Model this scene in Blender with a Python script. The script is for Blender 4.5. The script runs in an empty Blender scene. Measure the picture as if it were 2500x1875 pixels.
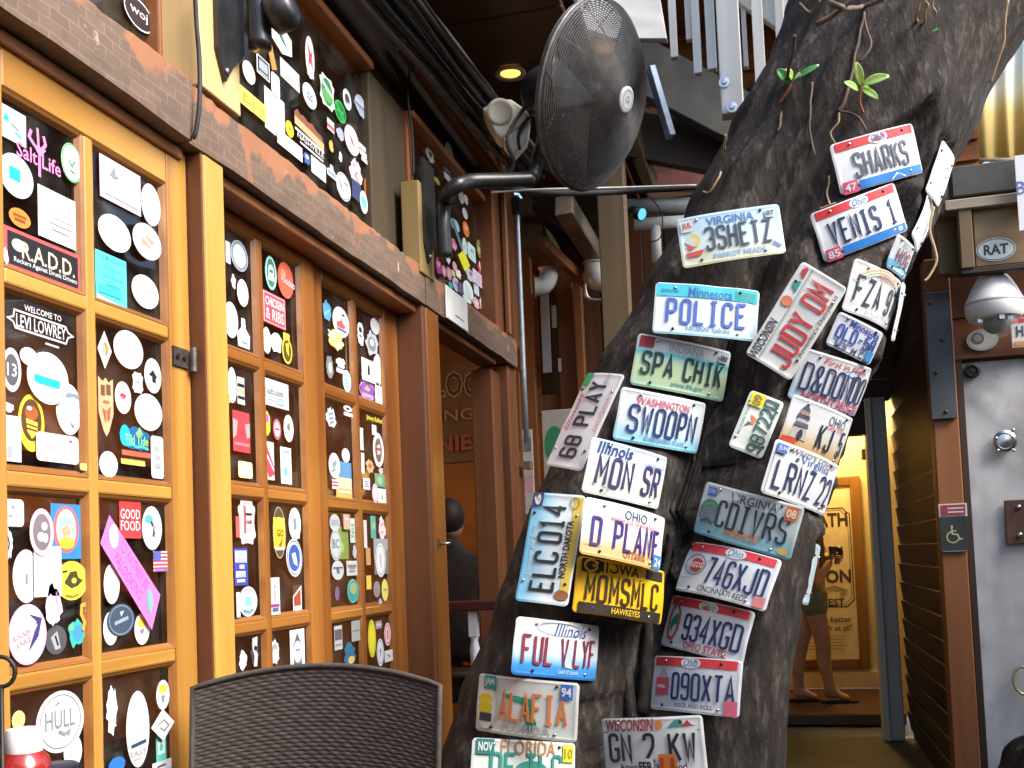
import bpy, bmesh, math, random
from mathutils import Vector, Matrix, noise

sc = bpy.context.scene
col = sc.collection
random.seed(11)
PI = math.pi

# ------------------------------------------------------------------ camera
F, CX, CY = 2500.0, 1250.0, 1232.22          # focal length and principal point for a 2500 x 1875 picture
CR = ((0.96703269, -0.05259889, -0.24916085), (0.2514151, 0.04168854, 0.96698114), (-0.04047498, -0.99774517, 0.05353834))
CAM = Vector((0, 0, 1.15))
M3 = Matrix(CR)
camd = bpy.data.cameras.new('camera')
camo = bpy.data.objects.new('camera', camd)
col.objects.link(camo)
rx, dn, fw = M3.col[0], M3.col[1], M3.col[2]
mw = Matrix.Identity(4)
for i in range(3):
    mw[i][0], mw[i][1], mw[i][2], mw[i][3] = rx[i], -dn[i], -fw[i], CAM[i]
camo.matrix_world = mw
camd.sensor_width = 36
camd.lens = 36.0 * F / 2500
camd.shift_y = (CY - 937.5) / 2500
camd.clip_end = 500
camd.clip_start = 0.05
sc.camera = camo

# ------------------------------------------------------------------ sky, sun, exposure
ROOF_EDGE = -1.6  # front edge of the unseen roof added to hold back sky light
SUN_EL, SUN_AZ = math.radians(43), math.radians(108)   # azimuth measured clockwise from +Y (along the wall)
world = bpy.data.worlds.new('World')
sc.world = world
world.use_nodes = True
wn = world.node_tree.nodes
sky = wn.new('ShaderNodeTexSky')
sky.sky_type = 'NISHITA'
sky.sun_disc = False
sky.sun_elevation = SUN_EL
sky.sun_rotation = SUN_AZ
sky.air_density = 1.0
sky.dust_density = 3.0
sky.ozone_density = 1.0
bg = wn['Background']
bg.inputs['Strength'].default_value = 0.10
world.node_tree.links.new(sky.outputs[0], bg.inputs['Color'])
sl = bpy.data.lights.new('sun', 'SUN')
sl.energy = 1.5
sl.angle = math.radians(35)
sl.color = (1.0, 0.97, 0.93)
so = bpy.data.objects.new('sun', sl)
col.objects.link(so)
sdir = Vector((math.sin(SUN_AZ) * math.cos(SUN_EL), math.cos(SUN_AZ) * math.cos(SUN_EL), math.sin(SUN_EL)))
so.rotation_euler = sdir.to_track_quat('Z', 'Y').to_euler()
so.location = (3, -2, 8)
sc.view_settings.view_transform = 'Standard'
sc.view_settings.look = 'None'
sc.view_settings.exposure = 2.05
sc.view_settings.gamma = 1
sc.view_settings.use_curve_mapping = False
sc.cycles.use_denoising = True
sc.cycles.max_bounces = 7
sc.cycles.diffuse_bounces = 4
sc.cycles.glossy_bounces = 3
sc.cycles.transparent_max_bounces = 16
sc.cycles.sample_clamp_indirect = 4.0
sc.cycles.caustics_reflective = False
sc.cycles.caustics_refractive = False

# ------------------------------------------------------------------ pixel helpers (source photograph pixels to points in the place)
def ray(x, y):
    return M3 @ Vector((x - CX, y - CY, F))
def onX(x, y, X):
    r = ray(x, y); return CAM + r * (X / r.x)
def onY(x, y, Y):
    r = ray(x, y); return CAM + r * (Y / r.y)
def onZ(x, y, Z):
    r = ray(x, y); return CAM + r * ((Z - CAM.z) / r.z)
def onD(x, y, d):
    return CAM + ray(x, y) * (d / F)
def proj(P):
    v = M3.transposed() @ (Vector(P) - CAM)
    return CX + F * v.x / v.z, CY + F * v.y / v.z, v.z

# ------------------------------------------------------------------ scene helpers
MW = {}
def tag(o, label=None, cat=None, group=None, kind=None):
    if label: o['label'] = label
    if cat: o['category'] = cat
    if group: o['group'] = group
    if kind: o['kind'] = kind
    return o
def thing(name, label, cat, loc=(0, 0, 0), rotz=0, group=None, mat=None):
    o = bpy.data.objects.new(name, None)
    o.empty_display_size = 0.1
    col.objects.link(o)
    m = mat if mat is not None else Matrix.Translation(Vector(loc)) @ Matrix.Rotation(rotz, 4, 'Z')
    o.matrix_world = m
    MW[o] = m.copy()
    return tag(o, label, cat, group)

class MB:
    def __init__(s):
        s.v = []; s.f = []; s.m = []; s.mats = []; s.uv = {}
    def mi(s, mat):
        if mat not in s.mats: s.mats.append(mat)
        return s.mats.index(mat)
    def add(s, vs, fs, mat):
        b = len(s.v); k = s.mi(mat)
        s.v += [tuple(v) for v in vs]
        for f in fs:
            s.f.append(tuple(b + i for i in f)); s.m.append(k)
        return s
    def box(s, a, b, mat):
        (x0, y0, z0), (x1, y1, z1) = a, b
        x0, x1 = min(x0, x1), max(x0, x1); y0, y1 = min(y0, y1), max(y0, y1); z0, z1 = min(z0, z1), max(z0, z1)
        return s.add([(x0, y0, z0), (x1, y0, z0), (x1, y1, z0), (x0, y1, z0), (x0, y0, z1), (x1, y0, z1), (x1, y1, z1), (x0, y1, z1)],
                     [(0, 3, 2, 1), (4, 5, 6, 7), (0, 1, 5, 4), (1, 2, 6, 5), (2, 3, 7, 6), (3, 0, 4, 7)], mat)
    def beam(s, p, q, w, h, mat, up=(0, 0, 1)):
        p, q = Vector(p), Vector(q); d = (q - p).normalized()
        sx = d.cross(Vector(up)).normalized() * w / 2; sz = sx.normalized().cross(d) * h / 2
        vs = [c + a * sx + b * sz for c in (p, q) for a, b in ((-1, -1), (1, -1), (1, 1), (-1, 1))]
        return s.add(vs, [(0, 1, 2, 3), (7, 6, 5, 4), (0, 4, 5, 1), (1, 5, 6, 2), (2, 6, 7, 3), (3, 7, 4, 0)], mat)
    def tube(s, pts, r, mat, n=8, closed=False, cap=True):
        pts = [Vector(p) for p in pts]; N = len(pts)
        rs = r if isinstance(r, (list, tuple)) else [r] * N
        vs = []; fs = []; prev = None
        for i, p in enumerate(pts):
            if closed: d = pts[(i + 1) % N] - pts[i - 1]
            else: d = pts[min(i + 1, N - 1)] - pts[max(i - 1, 0)]
            d.normalize()
            if prev is None:
                a = d.orthogonal().normalized()
            else:
                a = prev - d * prev.dot(d)
                a = a.normalized() if a.length > 1e-6 else d.orthogonal().normalized()
            prev = a; b = d.cross(a)
            for k in range(n):
                t = 2 * PI * k / n
                vs.append(p + (a * math.cos(t) + b * math.sin(t)) * rs[i])
        for i in range(N if closed else N - 1):
            j = (i + 1) % N
            for k in range(n):
                l = (k + 1) % n
                fs.append((i * n + k, i * n + l, j * n + l, j * n + k))
        if cap and not closed:
            fs.append(tuple(range(n - 1, -1, -1))); fs.append(tuple((N - 1) * n + k for k in range(n)))
        return s.add(vs, fs, mat)
    def lathe(s, prof, o, mat, n=24, ax=(0, 0, 1), cap=True):
        """prof: list of (radius, height along ax)"""
        o = Vector(o); az = Vector(ax).normalized(); a = az.orthogonal().normalized(); b = az.cross(a)
        vs = []; fs = []
        for r, h in prof:
            for k in range(n):
                t = 2 * PI * k / n
                vs.append(o + az * h + (a * math.cos(t) + b * math.sin(t)) * r)
        for i in range(len(prof) - 1):
            for k in range(n):
                l = (k + 1) % n
                fs.append((i * n + k, i * n + l, (i + 1) * n + l, (i + 1) * n + k))
        if cap:
            fs.append(tuple(range(n - 1, -1, -1))); e = (len(prof) - 1) * n
            fs.append(tuple(e + k for k in range(n)))
        return s.add(vs, fs, mat)
    def grid(s, fn, nu, nv, mat):
        vs = [fn(i / nu, j / nv) for j in range(nv + 1) for i in range(nu + 1)]
        fs = [(j * (nu + 1) + i, j * (nu + 1) + i + 1, (j + 1) * (nu + 1) + i + 1, (j + 1) * (nu + 1) + i) for j in range(nv) for i in range(nu)]
        return s.add(vs, fs, mat)
    def build(s, name, parent=None, smooth=False, bevel=0, seg=1, solid=0, auto=None):
        me = bpy.data.meshes.new(name)
        if parent is not None:
            im = MW[parent].inverted(); loc = None
            vs = [im @ Vector(v) for v in s.v]
        else:
            xs = [v[0] for v in s.v]; ys = [v[1] for v in s.v]; zs = [v[2] for v in s.v]
            loc = Vector(((min(xs) + max(xs)) / 2, (min(ys) + max(ys)) / 2, min(zs)))
            vs = [Vector(v) - loc for v in s.v]
        me.from_pydata([tuple(v) for v in vs], [], s.f)
        for m in s.mats: me.materials.append(m)
        me.polygons.foreach_set('material_index', s.m)
        if smooth: me.polygons.foreach_set('use_smooth', [True] * len(s.f))
        if s.uv:
            ul = me.uv_layers.new(name='UVMap')
            for lp in me.loops:
                ul.data[lp.index].uv = s.uv.get(lp.vertex_index, (0, 0))
        me.update()
        o = bpy.data.objects.new(name, me)
        col.objects.link(o)
        if parent is not None:
            o.parent = parent
            MW[o] = MW[parent].copy()
        else:
            o.location = loc
            MW[o] = Matrix.Translation(loc)
        if solid:
            md = o.modifiers.new('solid', 'SOLIDIFY'); md.thickness = solid; md.offset = -1
        if bevel:
            md = o.modifiers.new('bevel', 'BEVEL'); md.width = bevel; md.segments = seg; md.limit_method = 'ANGLE'; md.angle_limit = math.radians(40)
        if auto:
            me.polygons.foreach_set('use_smooth', [True] * len(s.f))
            try: me.set_sharp_from_angle(angle=math.radians(auto))
            except Exception: pass
        return o

# ------------------------------------------------------------------ materials
MATS = {}
def nt(name):
    m = bpy.data.materials.new(name); m.use_nodes = True
    t = m.node_tree; return m, t.nodes, t.links, t.nodes['Principled BSDF']
def surf(name, c1, c2=None, rough=.6, metal=0, scale=6, stretch=(1, 1, 1), detail=6, lo=.35, hi=.65, bump=.15, bscale=None, spots=None, spec=.5, coat=0, bdist=.004):
    """noise-mixed surface in object space; stretch < 1 lengthens the pattern along that axis (wood grain)"""
    if name in MATS: return MATS[name]
    m, n, l, bs = nt(name)
    tc = n.new('ShaderNodeTexCoord'); oi = n.new('ShaderNodeObjectInfo')
    mp = n.new('ShaderNodeMapping'); mp.inputs['Scale'].default_value = stretch
    ad = n.new('ShaderNodeVectorMath'); ad.operation = 'ADD'
    sca = n.new('ShaderNodeVectorMath'); sca.operation = 'SCALE'; sca.inputs['Scale'].default_value = 37.0
    cb = n.new('ShaderNodeCombineXYZ')
    for k in range(3): l.new(oi.outputs['Random'], cb.inputs[k])
    l.new(cb.outputs[0], sca.inputs[0]); l.new(tc.outputs['Object'], ad.inputs[0]); l.new(sca.outputs[0], ad.inputs[1])
    l.new(ad.outputs[0], mp.inputs[0])
    nz = n.new('ShaderNodeTexNoise'); nz.inputs['Scale'].default_value = scale; nz.inputs['Detail'].default_value = detail; nz.inputs['Distortion'].default_value = .6
    l.new(mp.outputs[0], nz.inputs['Vector'])
    rp = n.new('ShaderNodeValToRGB')
    rp.color_ramp.elements[0].position = lo; rp.color_ramp.elements[1].position = hi
    rp.color_ramp.elements[0].color = (*c1, 1); rp.color_ramp.elements[1].color = (*(c2 or [x * 1.25 for x in c1]), 1)
    l.new(nz.outputs[0], rp.inputs[0])
    out = rp.outputs[0]
    if spots:
        sc_, th, sw, scol = spots
        n2 = n.new('ShaderNodeTexNoise'); n2.inputs['Scale'].default_value = sc_; n2.inputs['Detail'].default_value = 8; n2.inputs['Roughness'].default_value = .65
        l.new(ad.outputs[0], n2.inputs['Vector'])
        r2 = n.new('ShaderNodeValToRGB'); r2.color_ramp.elements[0].position = th; r2.color_ramp.elements[1].position = th + sw
        l.new(n2.outputs[0], r2.inputs[0])
        mx = n.new('ShaderNodeMix'); mx.data_type = 'RGBA'; l.new(r2.outputs[0], mx.inputs[0]); l.new(out, mx.inputs[6]); mx.inputs[7].default_value = (*scol, 1)
        out = mx.outputs[2]
    l.new(out, bs.inputs['Base Color'])
    bs.inputs['Roughness'].default_value = rough; bs.inputs['Metallic'].default_value = metal
    bs.inputs['Specular IOR Level'].default_value = spec
    if coat:
        bs.inputs['Coat Weight'].default_value = coat; bs.inputs['Coat Roughness'].default_value = .25
    if bump:
        nb = nz
        if bscale:
            nb = n.new('ShaderNodeTexNoise'); nb.inputs['Scale'].default_value = bscale; nb.inputs['Detail'].default_value = 5; l.new(mp.outputs[0], nb.inputs['Vector'])
        bp = n.new('ShaderNodeBump'); bp.inputs['Strength'].default_value = bump; bp.inputs['Distance'].default_value = bdist
        l.new(nb.outputs[0], bp.inputs['Height']); l.new(bp.outputs[0], bs.inputs['Normal'])
    MATS[name] = m
    return m
def wood(name, c1, c2, axis='z', rough=.45, scale=9, spots=None, bump=.12, coat=0, spec=.4):
    st = {'x': (.06, 1, 1), 'y': (1, .06, 1), 'z': (1, 1, .06)}[axis]
    return surf(name + '_' + axis, c1, c2, rough, 0, scale, st, 7, .3, .72, bump, None, spots, spec, coat)
def ink(c, rough=.42):
    k = 'ink_%02x%02x%02x' % tuple(int(max(0, min(1, x)) * 255) for x in c)
    return surf(k, [x * .9 for x in c], c, rough, 0, 14, bump=.03, spec=.35)
def glow(name, c, e):
    if name in MATS: return MATS[name]
    m, n, l, bs = nt(name)
    bs.inputs['Base Color'].default_value = (*c, 1); bs.inputs['Emission Color'].default_value = (*c, 1); bs.inputs['Emission Strength'].default_value = e
    MATS[name] = m; return m
def glass_mat():
    m, n, l, bs = nt('window_glass'); n.remove(bs)
    tr = n.new('ShaderNodeBsdfTransparent'); tr.inputs[0].default_value = (.86, .88, .86, 1)
    gl = n.new('ShaderNodeBsdfGlossy'); gl.inputs['Roughness'].default_value = .03
    lw = n.new('ShaderNodeLayerWeight'); lw.inputs[0].default_value = .5
    pw_ = n.new('ShaderNodeMath'); pw_.operation = 'POWER'; l.new(lw.outputs['Facing'], pw_.inputs[0]); pw_.inputs[1].default_value = 4.0
    fr = n.new('ShaderNodeMath'); fr.operation = 'MULTIPLY_ADD'; l.new(pw_.outputs[0], fr.inputs[0]); fr.inputs[1].default_value = .5; fr.inputs[2].default_value = .03
    tc = n.new('ShaderNodeTexCoord'); nz = n.new('ShaderNodeTexNoise'); nz.inputs['Scale'].default_value = 2.2; nz.inputs['Detail'].default_value = 2
    l.new(tc.outputs['Object'], nz.inputs['Vector'])
    bp = n.new('ShaderNodeBump'); bp.inputs['Strength'].default_value = .12; bp.inputs['Distance'].default_value = .02
    l.new(nz.outputs[0], bp.inputs['Height']); l.new(bp.outputs[0], gl.inputs['Normal'])
    df = n.new('ShaderNodeBsdfDiffuse'); df.inputs[0].default_value = (.5, .48, .45, 1)
    m1 = n.new('ShaderNodeMixShader'); m2 = n.new('ShaderNodeMixShader')
    n2 = n.new('ShaderNodeTexNoise'); n2.inputs['Scale'].default_value = 9; n2.inputs['Detail'].default_value = 8
    l.new(tc.outputs['Object'], n2.inputs['Vector'])
    r2 = n.new('ShaderNodeMapRange'); r2.inputs[1].default_value = .45; r2.inputs[2].default_value = .8; r2.inputs[3].default_value = .004; r2.inputs[4].default_value = .06
    l.new(n2.outputs[0], r2.inputs[0])
    l.new(r2.outputs[0], m2.inputs[0]); l.new(tr.outputs[0], m2.inputs[1]); l.new(df.outputs[0], m2.inputs[2])
    l.new(fr.outputs[0], m1.inputs[0]); l.new(m2.outputs[0], m1.inputs[1]); l.new(gl.outputs[0], m1.inputs[2])
    l.new(m1.outputs[0], n['Material Output'].inputs[0])
    return m
GLASS = glass_mat()
def clear(name, c, rough=.05, ior=1.45, alpha=.25):
    m, n, l, bs = nt(name)
    bs.inputs['Base Color'].default_value = (*c, 1); bs.inputs['Roughness'].default_value = rough; bs.inputs['IOR'].default_value = ior
    bs.inputs['Alpha'].default_value = alpha
    return m

G1, G2 = (.30, .125, .020), (.60, .34, .075)      # varnished door wood
GOLD = {a: wood('golden_wood', G1, G2, a, .30, 7, (5, .68, .14, (.20, .075, .02)), .12, .45) for a in 'xyz'}
HONEY2 = {a: wood('darker_door_wood', (.17, .052, .011), (.40, .165, .034), a, .30, 7, (5, .66, .14, (.12, .04, .015)), .12, .45) for a in 'xyz'}  # darker, redder door wood for the two farther doors and doorway post
DKGOLD = {a: wood('bead_wood', (.15, .05, .012), (.30, .125, .028), a, .4, 9, None, .1, .1) for a in 'xyz'}
BROWN = {a: wood('brown_wood', (.10, .035, .015), (.19, .075, .03), a, .5, 8, None, .2) for a in 'xyz'}
DARK = {a: wood('dark_wood', (.022, .012, .008), (.05, .027, .016), a, .6, 7, None, .2) for a in 'xyz'}
ORANGE = {a: wood('orange_wood', (.17, .06, .02), (.32, .13, .045), a, .5, 7, (6, .62, .1, (.08, .04, .02)), .2) for a in 'xyz'}
WEATH = {a: wood('weathered_wood', (.20, .16, .12), (.36, .31, .25), a, .75, 10, (7, .62, .1, (.12, .09, .07)), .35) for a in 'xyz'}
GREYW = {a: wood('grey_painted_wood', (.50, .49, .46), (.70, .69, .66), a, .7, 10, (9, .66, .08, (.28, .25, .21)), .2) for a in 'xyz'}
OLIVE = {a: wood('olive_wood', (.12, .085, .045), (.21, .15, .085), a, .65, 9, None, .25) for a in 'xyz'}
RAW = {a: wood('raw_wood', (.50, .33, .14), (.66, .47, .23), a, .6, 9, None, .15) for a in 'xyz'}
BLACK = surf('black_metal', (.012, .012, .013), (.022, .022, .024), .35, 0, 20, bump=.05)
RUBBER = surf('black_rubber', (.012, .012, .012), (.02, .02, .02), .7, 0, 30)
STEEL = surf('brushed_steel', (.45, .46, .47), (.6, .61, .62), .3, 1, 40, (1, 1, .1))
GALV = surf('galvanised_pipe', (.34, .42, .50), (.46, .54, .62), .4, .6, 30)
WHITE = surf('white_paint', (.74, .74, .73), (.82, .82, .81), .5, 0, 8)
CREAM = surf('cream_plastic', (.62, .58, .50), (.70, .66, .58), .45, 0, 8)
PVC = surf('white_pvc', (.72, .74, .76), (.80, .81, .82), .35, 0, 5, bump=0)

# ------------------------------------------------------------------ flat print: text and shapes as thin layered geometry
TXT = {}
def text_mesh(s, bold=0.0, shear=0.0):
    k = (s, bold, shear)
    if k in TXT: return TXT[k]
    cu = bpy.data.curves.new('print', 'FONT'); cu.body = s; cu.resolution_u = 2; cu.offset = bold; cu.shear = shear
    cu.fill_mode = 'FRONT'
    ob = bpy.data.objects.new('print', cu)
    me = ob.to_mesh()
    vs = [(v.co.x, v.co.y) for v in me.vertices]; fs = [tuple(p.vertices) for p in me.polygons]
    ob.to_mesh_clear(); bpy.data.objects.remove(ob); bpy.data.curves.remove(cu)
    if vs:
        x0, x1 = min(v[0] for v in vs), max(v[0] for v in vs); y0, y1 = min(v[1] for v in vs), max(v[1] for v in vs)
        w, h = max(x1 - x0, 1e-4), max(y1 - y0, 1e-4)
        vs = [((x - (x0 + x1) / 2) / w, (y - (y0 + y1) / 2) / h) for x, y in vs]
        r = (vs, fs, w / h)
    else: r = ([], [], 1)
    TXT[k] = r
    return r

S = 1  # marks a sharp corner in a glyph stroke
GL = {
 'A': [[(0, 0), (.5, 1, S), (1, 0)], [(.17, .3), (.83, .3)]],
 'B': [[(0, .5), (.8, .5), (1, .4), (1, 0), (0, 0, S), (0, 1, S), (.95, 1), (.95, .5), (.6, .5)]],
 'C': [[(1, .76), (1, 1), (0, 1), (0, 0), (1, 0), (1, .24)]],
 'D': [[(.3, 0), (0, 0, S), (0, 1, S), (1, 1), (1, 0), (.3, 0)]],
 'E': [[(1, 1), (0, 1, S), (0, 0, S), (1, 0)], [(0, .52), (.8, .52)]],
 'F': [[(1, 1), (0, 1, S), (0, 0)], [(0, .52), (.8, .52)]],
 'G': [[(1, .76), (1, 1), (0, 1), (0, 0), (1, 0), (1, .45, S), (.55, .45)]],
 'H': [[(0, 0), (0, 1)], [(1, 0), (1, 1)], [(0, .52), (1, .52)]],
 'I': [[(.5, 0), (.5, 1)], [(.15, 1), (.85, 1)], [(.15, 0), (.85, 0)]],
 'J': [[(1, 1), (1, 0), (0, 0), (0, .26)]],
 'K': [[(0, 0), (0, 1)], [(1, 1), (0, .42)], [(.35, .6), (1, 0)]],
 'L': [[(0, 1), (0, 0, S), (1, 0)]],
 'M': [[(0, 0), (0, 1, S), (.5, .35, S), (1, 1, S), (1, 0)]],
 'N': [[(0, 0), (0, 1, S), (1, 0, S), (1, 1)]],
 'O': [[(.5, 0), (0, 0), (0, 1), (1, 1), (1, 0), (.5, 0)]],
 'P': [[(0, 0), (0, 1, S), (1, 1), (1, .46), (0, .46)]],
 'Q': [[(.5, 0), (0, 0), (0, 1), (1, 1), (1, 0), (.5, 0)], [(.6, .22), (1.05, -.06)]],
 'R': [[(0, 0), (0, 1, S), (1, 1), (1, .48), (0, .48)], [(.5, .48), (1, 0)]],
 'S': [[(1, .78), (1, 1), (0, 1), (0, .54), (1, .48), (1, 0), (0, 0), (0, .22)]],
 'T': [[(.5, 0), (.5, 1)], [(0, 1), (1, 1)]],
 'U': [[(0, 1), (0, 0), (1, 0), (1, 1)]],
 'V': [[(0, 1), (.5, 0, S), (1, 1)]],
 'W': [[(0, 1), (.22, 0, S), (.5, .7, S), (.78, 0, S), (1, 1)]],
 'X': [[(0, 0), (1, 1)], [(0, 1), (1, 0)]],
 'Y': [[(0, 1), (.5, .5, S), (1, 1)], [(.5, .5), (.5, 0)]],
 'Z': [[(0, 1), (1, 1, S), (0, 0, S), (1, 0)]],
 '0': [[(.5, 0), (0, 0), (0, 1), (1, 1), (1, 0), (.5, 0)]],
 '1': [[(.15, .8), (.5, 1, S), (.5, 0)], [(.15, 0), (.85, 0)]],
 '2': [[(0, .78), (0, 1), (1, 1), (1, .55), (0, 0, S), (1, 0)]],
 '3': [[(0, .82), (0, 1), (1, 1), (1, .52), (.4, .52)], [(.4, .52), (1, .52), (1, 0), (0, 0), (0, .2)]],
 '4': [[(.75, 0), (.75, 1, S), (0, .28, S), (1, .28)]],
 '5': [[(1, 1), (.05, 1, S), (0, .55, S), (1, .6), (1, 0), (0, 0), (0, .2)]],
 '6': [[(.95, .82), (.9, 1), (0, 1), (0, 0), (1, 0), (1, .55), (0, .5)]],
 '7': [[(0, 1), (1, 1, S), (.35, 0)]],
 '8': [[(.5, .52), (0, .52), (0, 1), (1, 1), (1, .52), (.5, .52)], [(.5, .52), (0, .52), (0, 0), (1, 0), (1, .52), (.5, .52)]],
 '9': [[(.05, .18), (.1, 0), (1, 0), (1, 1), (0, 1), (0, .45), (1, .5)]],
 '&': [[(1, 0), (.15, .75), (.15, 1), (.75, 1), (.75, .72), (0, .3), (0, 0), (.7, 0), (1, .4)]],
 '-': [[(.1, .5), (.9, .5)]],
}
def fillet(pl, rx_, ry_, n=4):
    out = [pl[0][:2]]
    for i in range(1, len(pl) - 1):
        p = pl[i]
        if len(p) == 3: out.append(p[:2]); continue
        a, c = pl[i - 1], pl[i + 1]
        def to(q):
            dx, dy = q[0] - p[0], q[1] - p[1]
            ln = math.hypot(dx / rx_, dy / ry_); k = min(1.0 / ln, .5) if ln > 0 else 0
            return p[0] + dx * k, p[1] + dy * k
        s0, e0 = to(a), to(c)
        for j in range(n + 1):
            t = j / n
            out.append(((1 - t) ** 2 * s0[0] + 2 * t * (1 - t) * p[0] + t * t * e0[0], (1 - t) ** 2 * s0[1] + 2 * t * (1 - t) * p[1] + t * t * e0[1]))
    out.append(pl[-1][:2])
    return out
def ribbon(pts, w):
    """strip of quads along a 2D polyline with mitred joints: (verts, faces)"""
    q = [pts[0]]
    for p in pts[1:]:
        if math.hypot(p[0] - q[-1][0], p[1] - q[-1][1]) > 1e-6: q.append(p)
    pts = q; N = len(pts); vs = []; fs = []
    closed = N > 3 and math.hypot(pts[0][0] - pts[-1][0], pts[0][1] - pts[-1][1]) < 1e-5
    for i, p in enumerate(pts):
        if closed and i in (0, N - 1): a, b = pts[N - 2], pts[1]
        else: a, b = pts[max(i - 1, 0)], pts[min(i + 1, N - 1)]
        d1 = (p[0] - a[0], p[1] - a[1]); d2 = (b[0] - p[0], b[1] - p[1])
        l1 = math.hypot(*d1) or 1; l2 = math.hypot(*d2) or 1
        if d1 == (0, 0): d1, l1 = d2, l2
        if d2 == (0, 0): d2, l2 = d1, l1
        n1 = (-d1[1] / l1, d1[0] / l1); n2 = (-d2[1] / l2, d2[0] / l2)
        m = (n1[0] + n2[0], n1[1] + n2[1]); ml = math.hypot(*m) or 1; m = (m[0] / ml, m[1] / ml)
        k = min(1 / max(m[0] * n1[0] + m[1] * n1[1], .35), 2.2) * w / 2
        vs += [(p[0] + m[0] * k, p[1] + m[1] * k), (p[0] - m[0] * k, p[1] - m[1] * k)]
    for i in range(N - 1): fs.append((2 * i + 1, 2 * i + 3, 2 * i + 2, 2 * i))
    return vs, fs

class Decal:
    """layers of print in a sheet's own (u, v) metres; place() maps (u, v, height) to the place"""
    def __init__(s): s.items = []; s.lay = 0
    def raw(s, vs, fs, c, h=None, mat=None):
        s.lay += 1
        s.items.append((vs, fs, mat or ink(c), h if h is not None else .0004 + .00035 * s.lay)); return s
    def poly(s, pts, c): return s.raw(list(pts), [tuple(range(len(pts)))], c)
    def rect(s, x, y, w, h, c, rot=0, n=1, mat=None):
        ca, sa = math.cos(rot), math.sin(rot); vs = []; fs = []
        for j in (-.5, .5):
            for i in range(n + 1):
                a, b = (i / n - .5) * w, j * h
                vs.append((x + a * ca - b * sa, y + a * sa + b * ca))
        for i in range(n): fs.append((i, i + 1, n + 2 + i, n + 1 + i))
        return s.raw(vs, fs, c, mat=mat)
    def rrect(s, x, y, w, h, c, r=.1, rot=0, mat=None):
        pts = []; r = min(r, w / 2, h / 2); ca, sa = math.cos(rot), math.sin(rot)
        for qx, qy, a0 in ((1, 1, 0), (-1, 1, 90), (-1, -1, 180), (1, -1, 270)):
            for k in range(5):
                t = math.radians(a0 + 22.5 * k)
                a, b = qx * (w / 2 - r) + r * math.cos(t), qy * (h / 2 - r) + r * math.sin(t)
                pts.append((x + a * ca - b * sa, y + a * sa + b * ca))
        return s.raw(pts, [tuple(range(len(pts)))], c, mat=mat)
    def ell(s, x, y, w, h, c, rot=0, n=28, mat=None):
        ca, sa = math.cos(rot), math.sin(rot); pts = []
        for k in range(n):
            t = 2 * PI * k / n; a, b = w / 2 * math.cos(t), h / 2 * math.sin(t)
            pts.append((x + a * ca - b * sa, y + a * sa + b * ca))
        return s.raw(pts, [tuple(range(n))], c, mat=mat)
    def ring(s, x, y, w, h, th, c, rot=0, n=32, a0=0, a1=360):
        pts = []; ca, sa = math.cos(rot), math.sin(rot)
        for k in range(n + 1):
            t = math.radians(a0 + (a1 - a0) * k / n); a, b = w / 2 * math.cos(t), h / 2 * math.sin(t)
            pts.append((x + a * ca - b * sa, y + a * sa + b * ca))
        v, f = ribbon(pts, th); return s.raw(v, f, c)
    def line(s, pts, th, c): v, f = ribbon(pts, th); return s.raw(v, f, c)
    def text(s, t, x, y, h, c, w=None, rot=0, bold=0, shear=0):
        vs, fs, ar = text_mesh(t, bold, shear); w = w or h * ar; ca, sa = math.cos(rot), math.sin(rot)
        return s.raw([(x + a * w * ca - b * h * sa, y + a * w * sa + b * h * ca) for a, b in vs], fs, c)
    def plate_text(s, t, x, y, w, h, th, c, hgt=.0016, fill=.62, space=.5):
        """embossed licence-plate lettering, raised"""
        tot = sum(space if ch == ' ' else 1 for ch in t); adv = w / tot; cx = x - w / 2
        mat = ink(c)
        for ch in t:
            if ch == ' ': cx += adv * space; continue
            cw = adv * fill; ox = cx + (adv - cw) / 2
            for pl in GL.get(ch, []):
                pp = fillet(pl, .5, .5 * cw / h if cw / h < 1 else .5)
                vs, fs = ribbon([(ox + px * cw, y - h / 2 + th / 2 + py * (h - th)) for px, py in pp], th)
                s.items.append((vs, fs, mat, hgt))
                s.items.append((vs, [tuple(reversed(f)) for f in []], mat, hgt))
            cx += adv
        return s
    def build(s, name, parent, place):
        mb = MB()
        for vs, fs, mat, h in s.items:
            if fs: mb.add([place(u, v, h) for u, v in vs], fs, mat)
        o = mb.build(name, parent)
        if name in ('printing', 'lettering', 'badge_mark', 'strip_print'): o['kind'] = 'stuff'
        return o

# ================================================================== the setting
FLOORM = surf('courtyard_concrete', (.05, .046, .034), (.09, .082, .06), .7, 0, 3, bump=.3, bscale=60, spots=(5, .58, .12, (.06, .06, .035)))
mb = MB(); mb.add([(-60, -60, 0), (60, -60, 0), (60, 60, 0), (-60, 60, 0)], [(0, 1, 2, 3)], FLOORM)
tag(mb.build('ground'), kind='structure')

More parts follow.
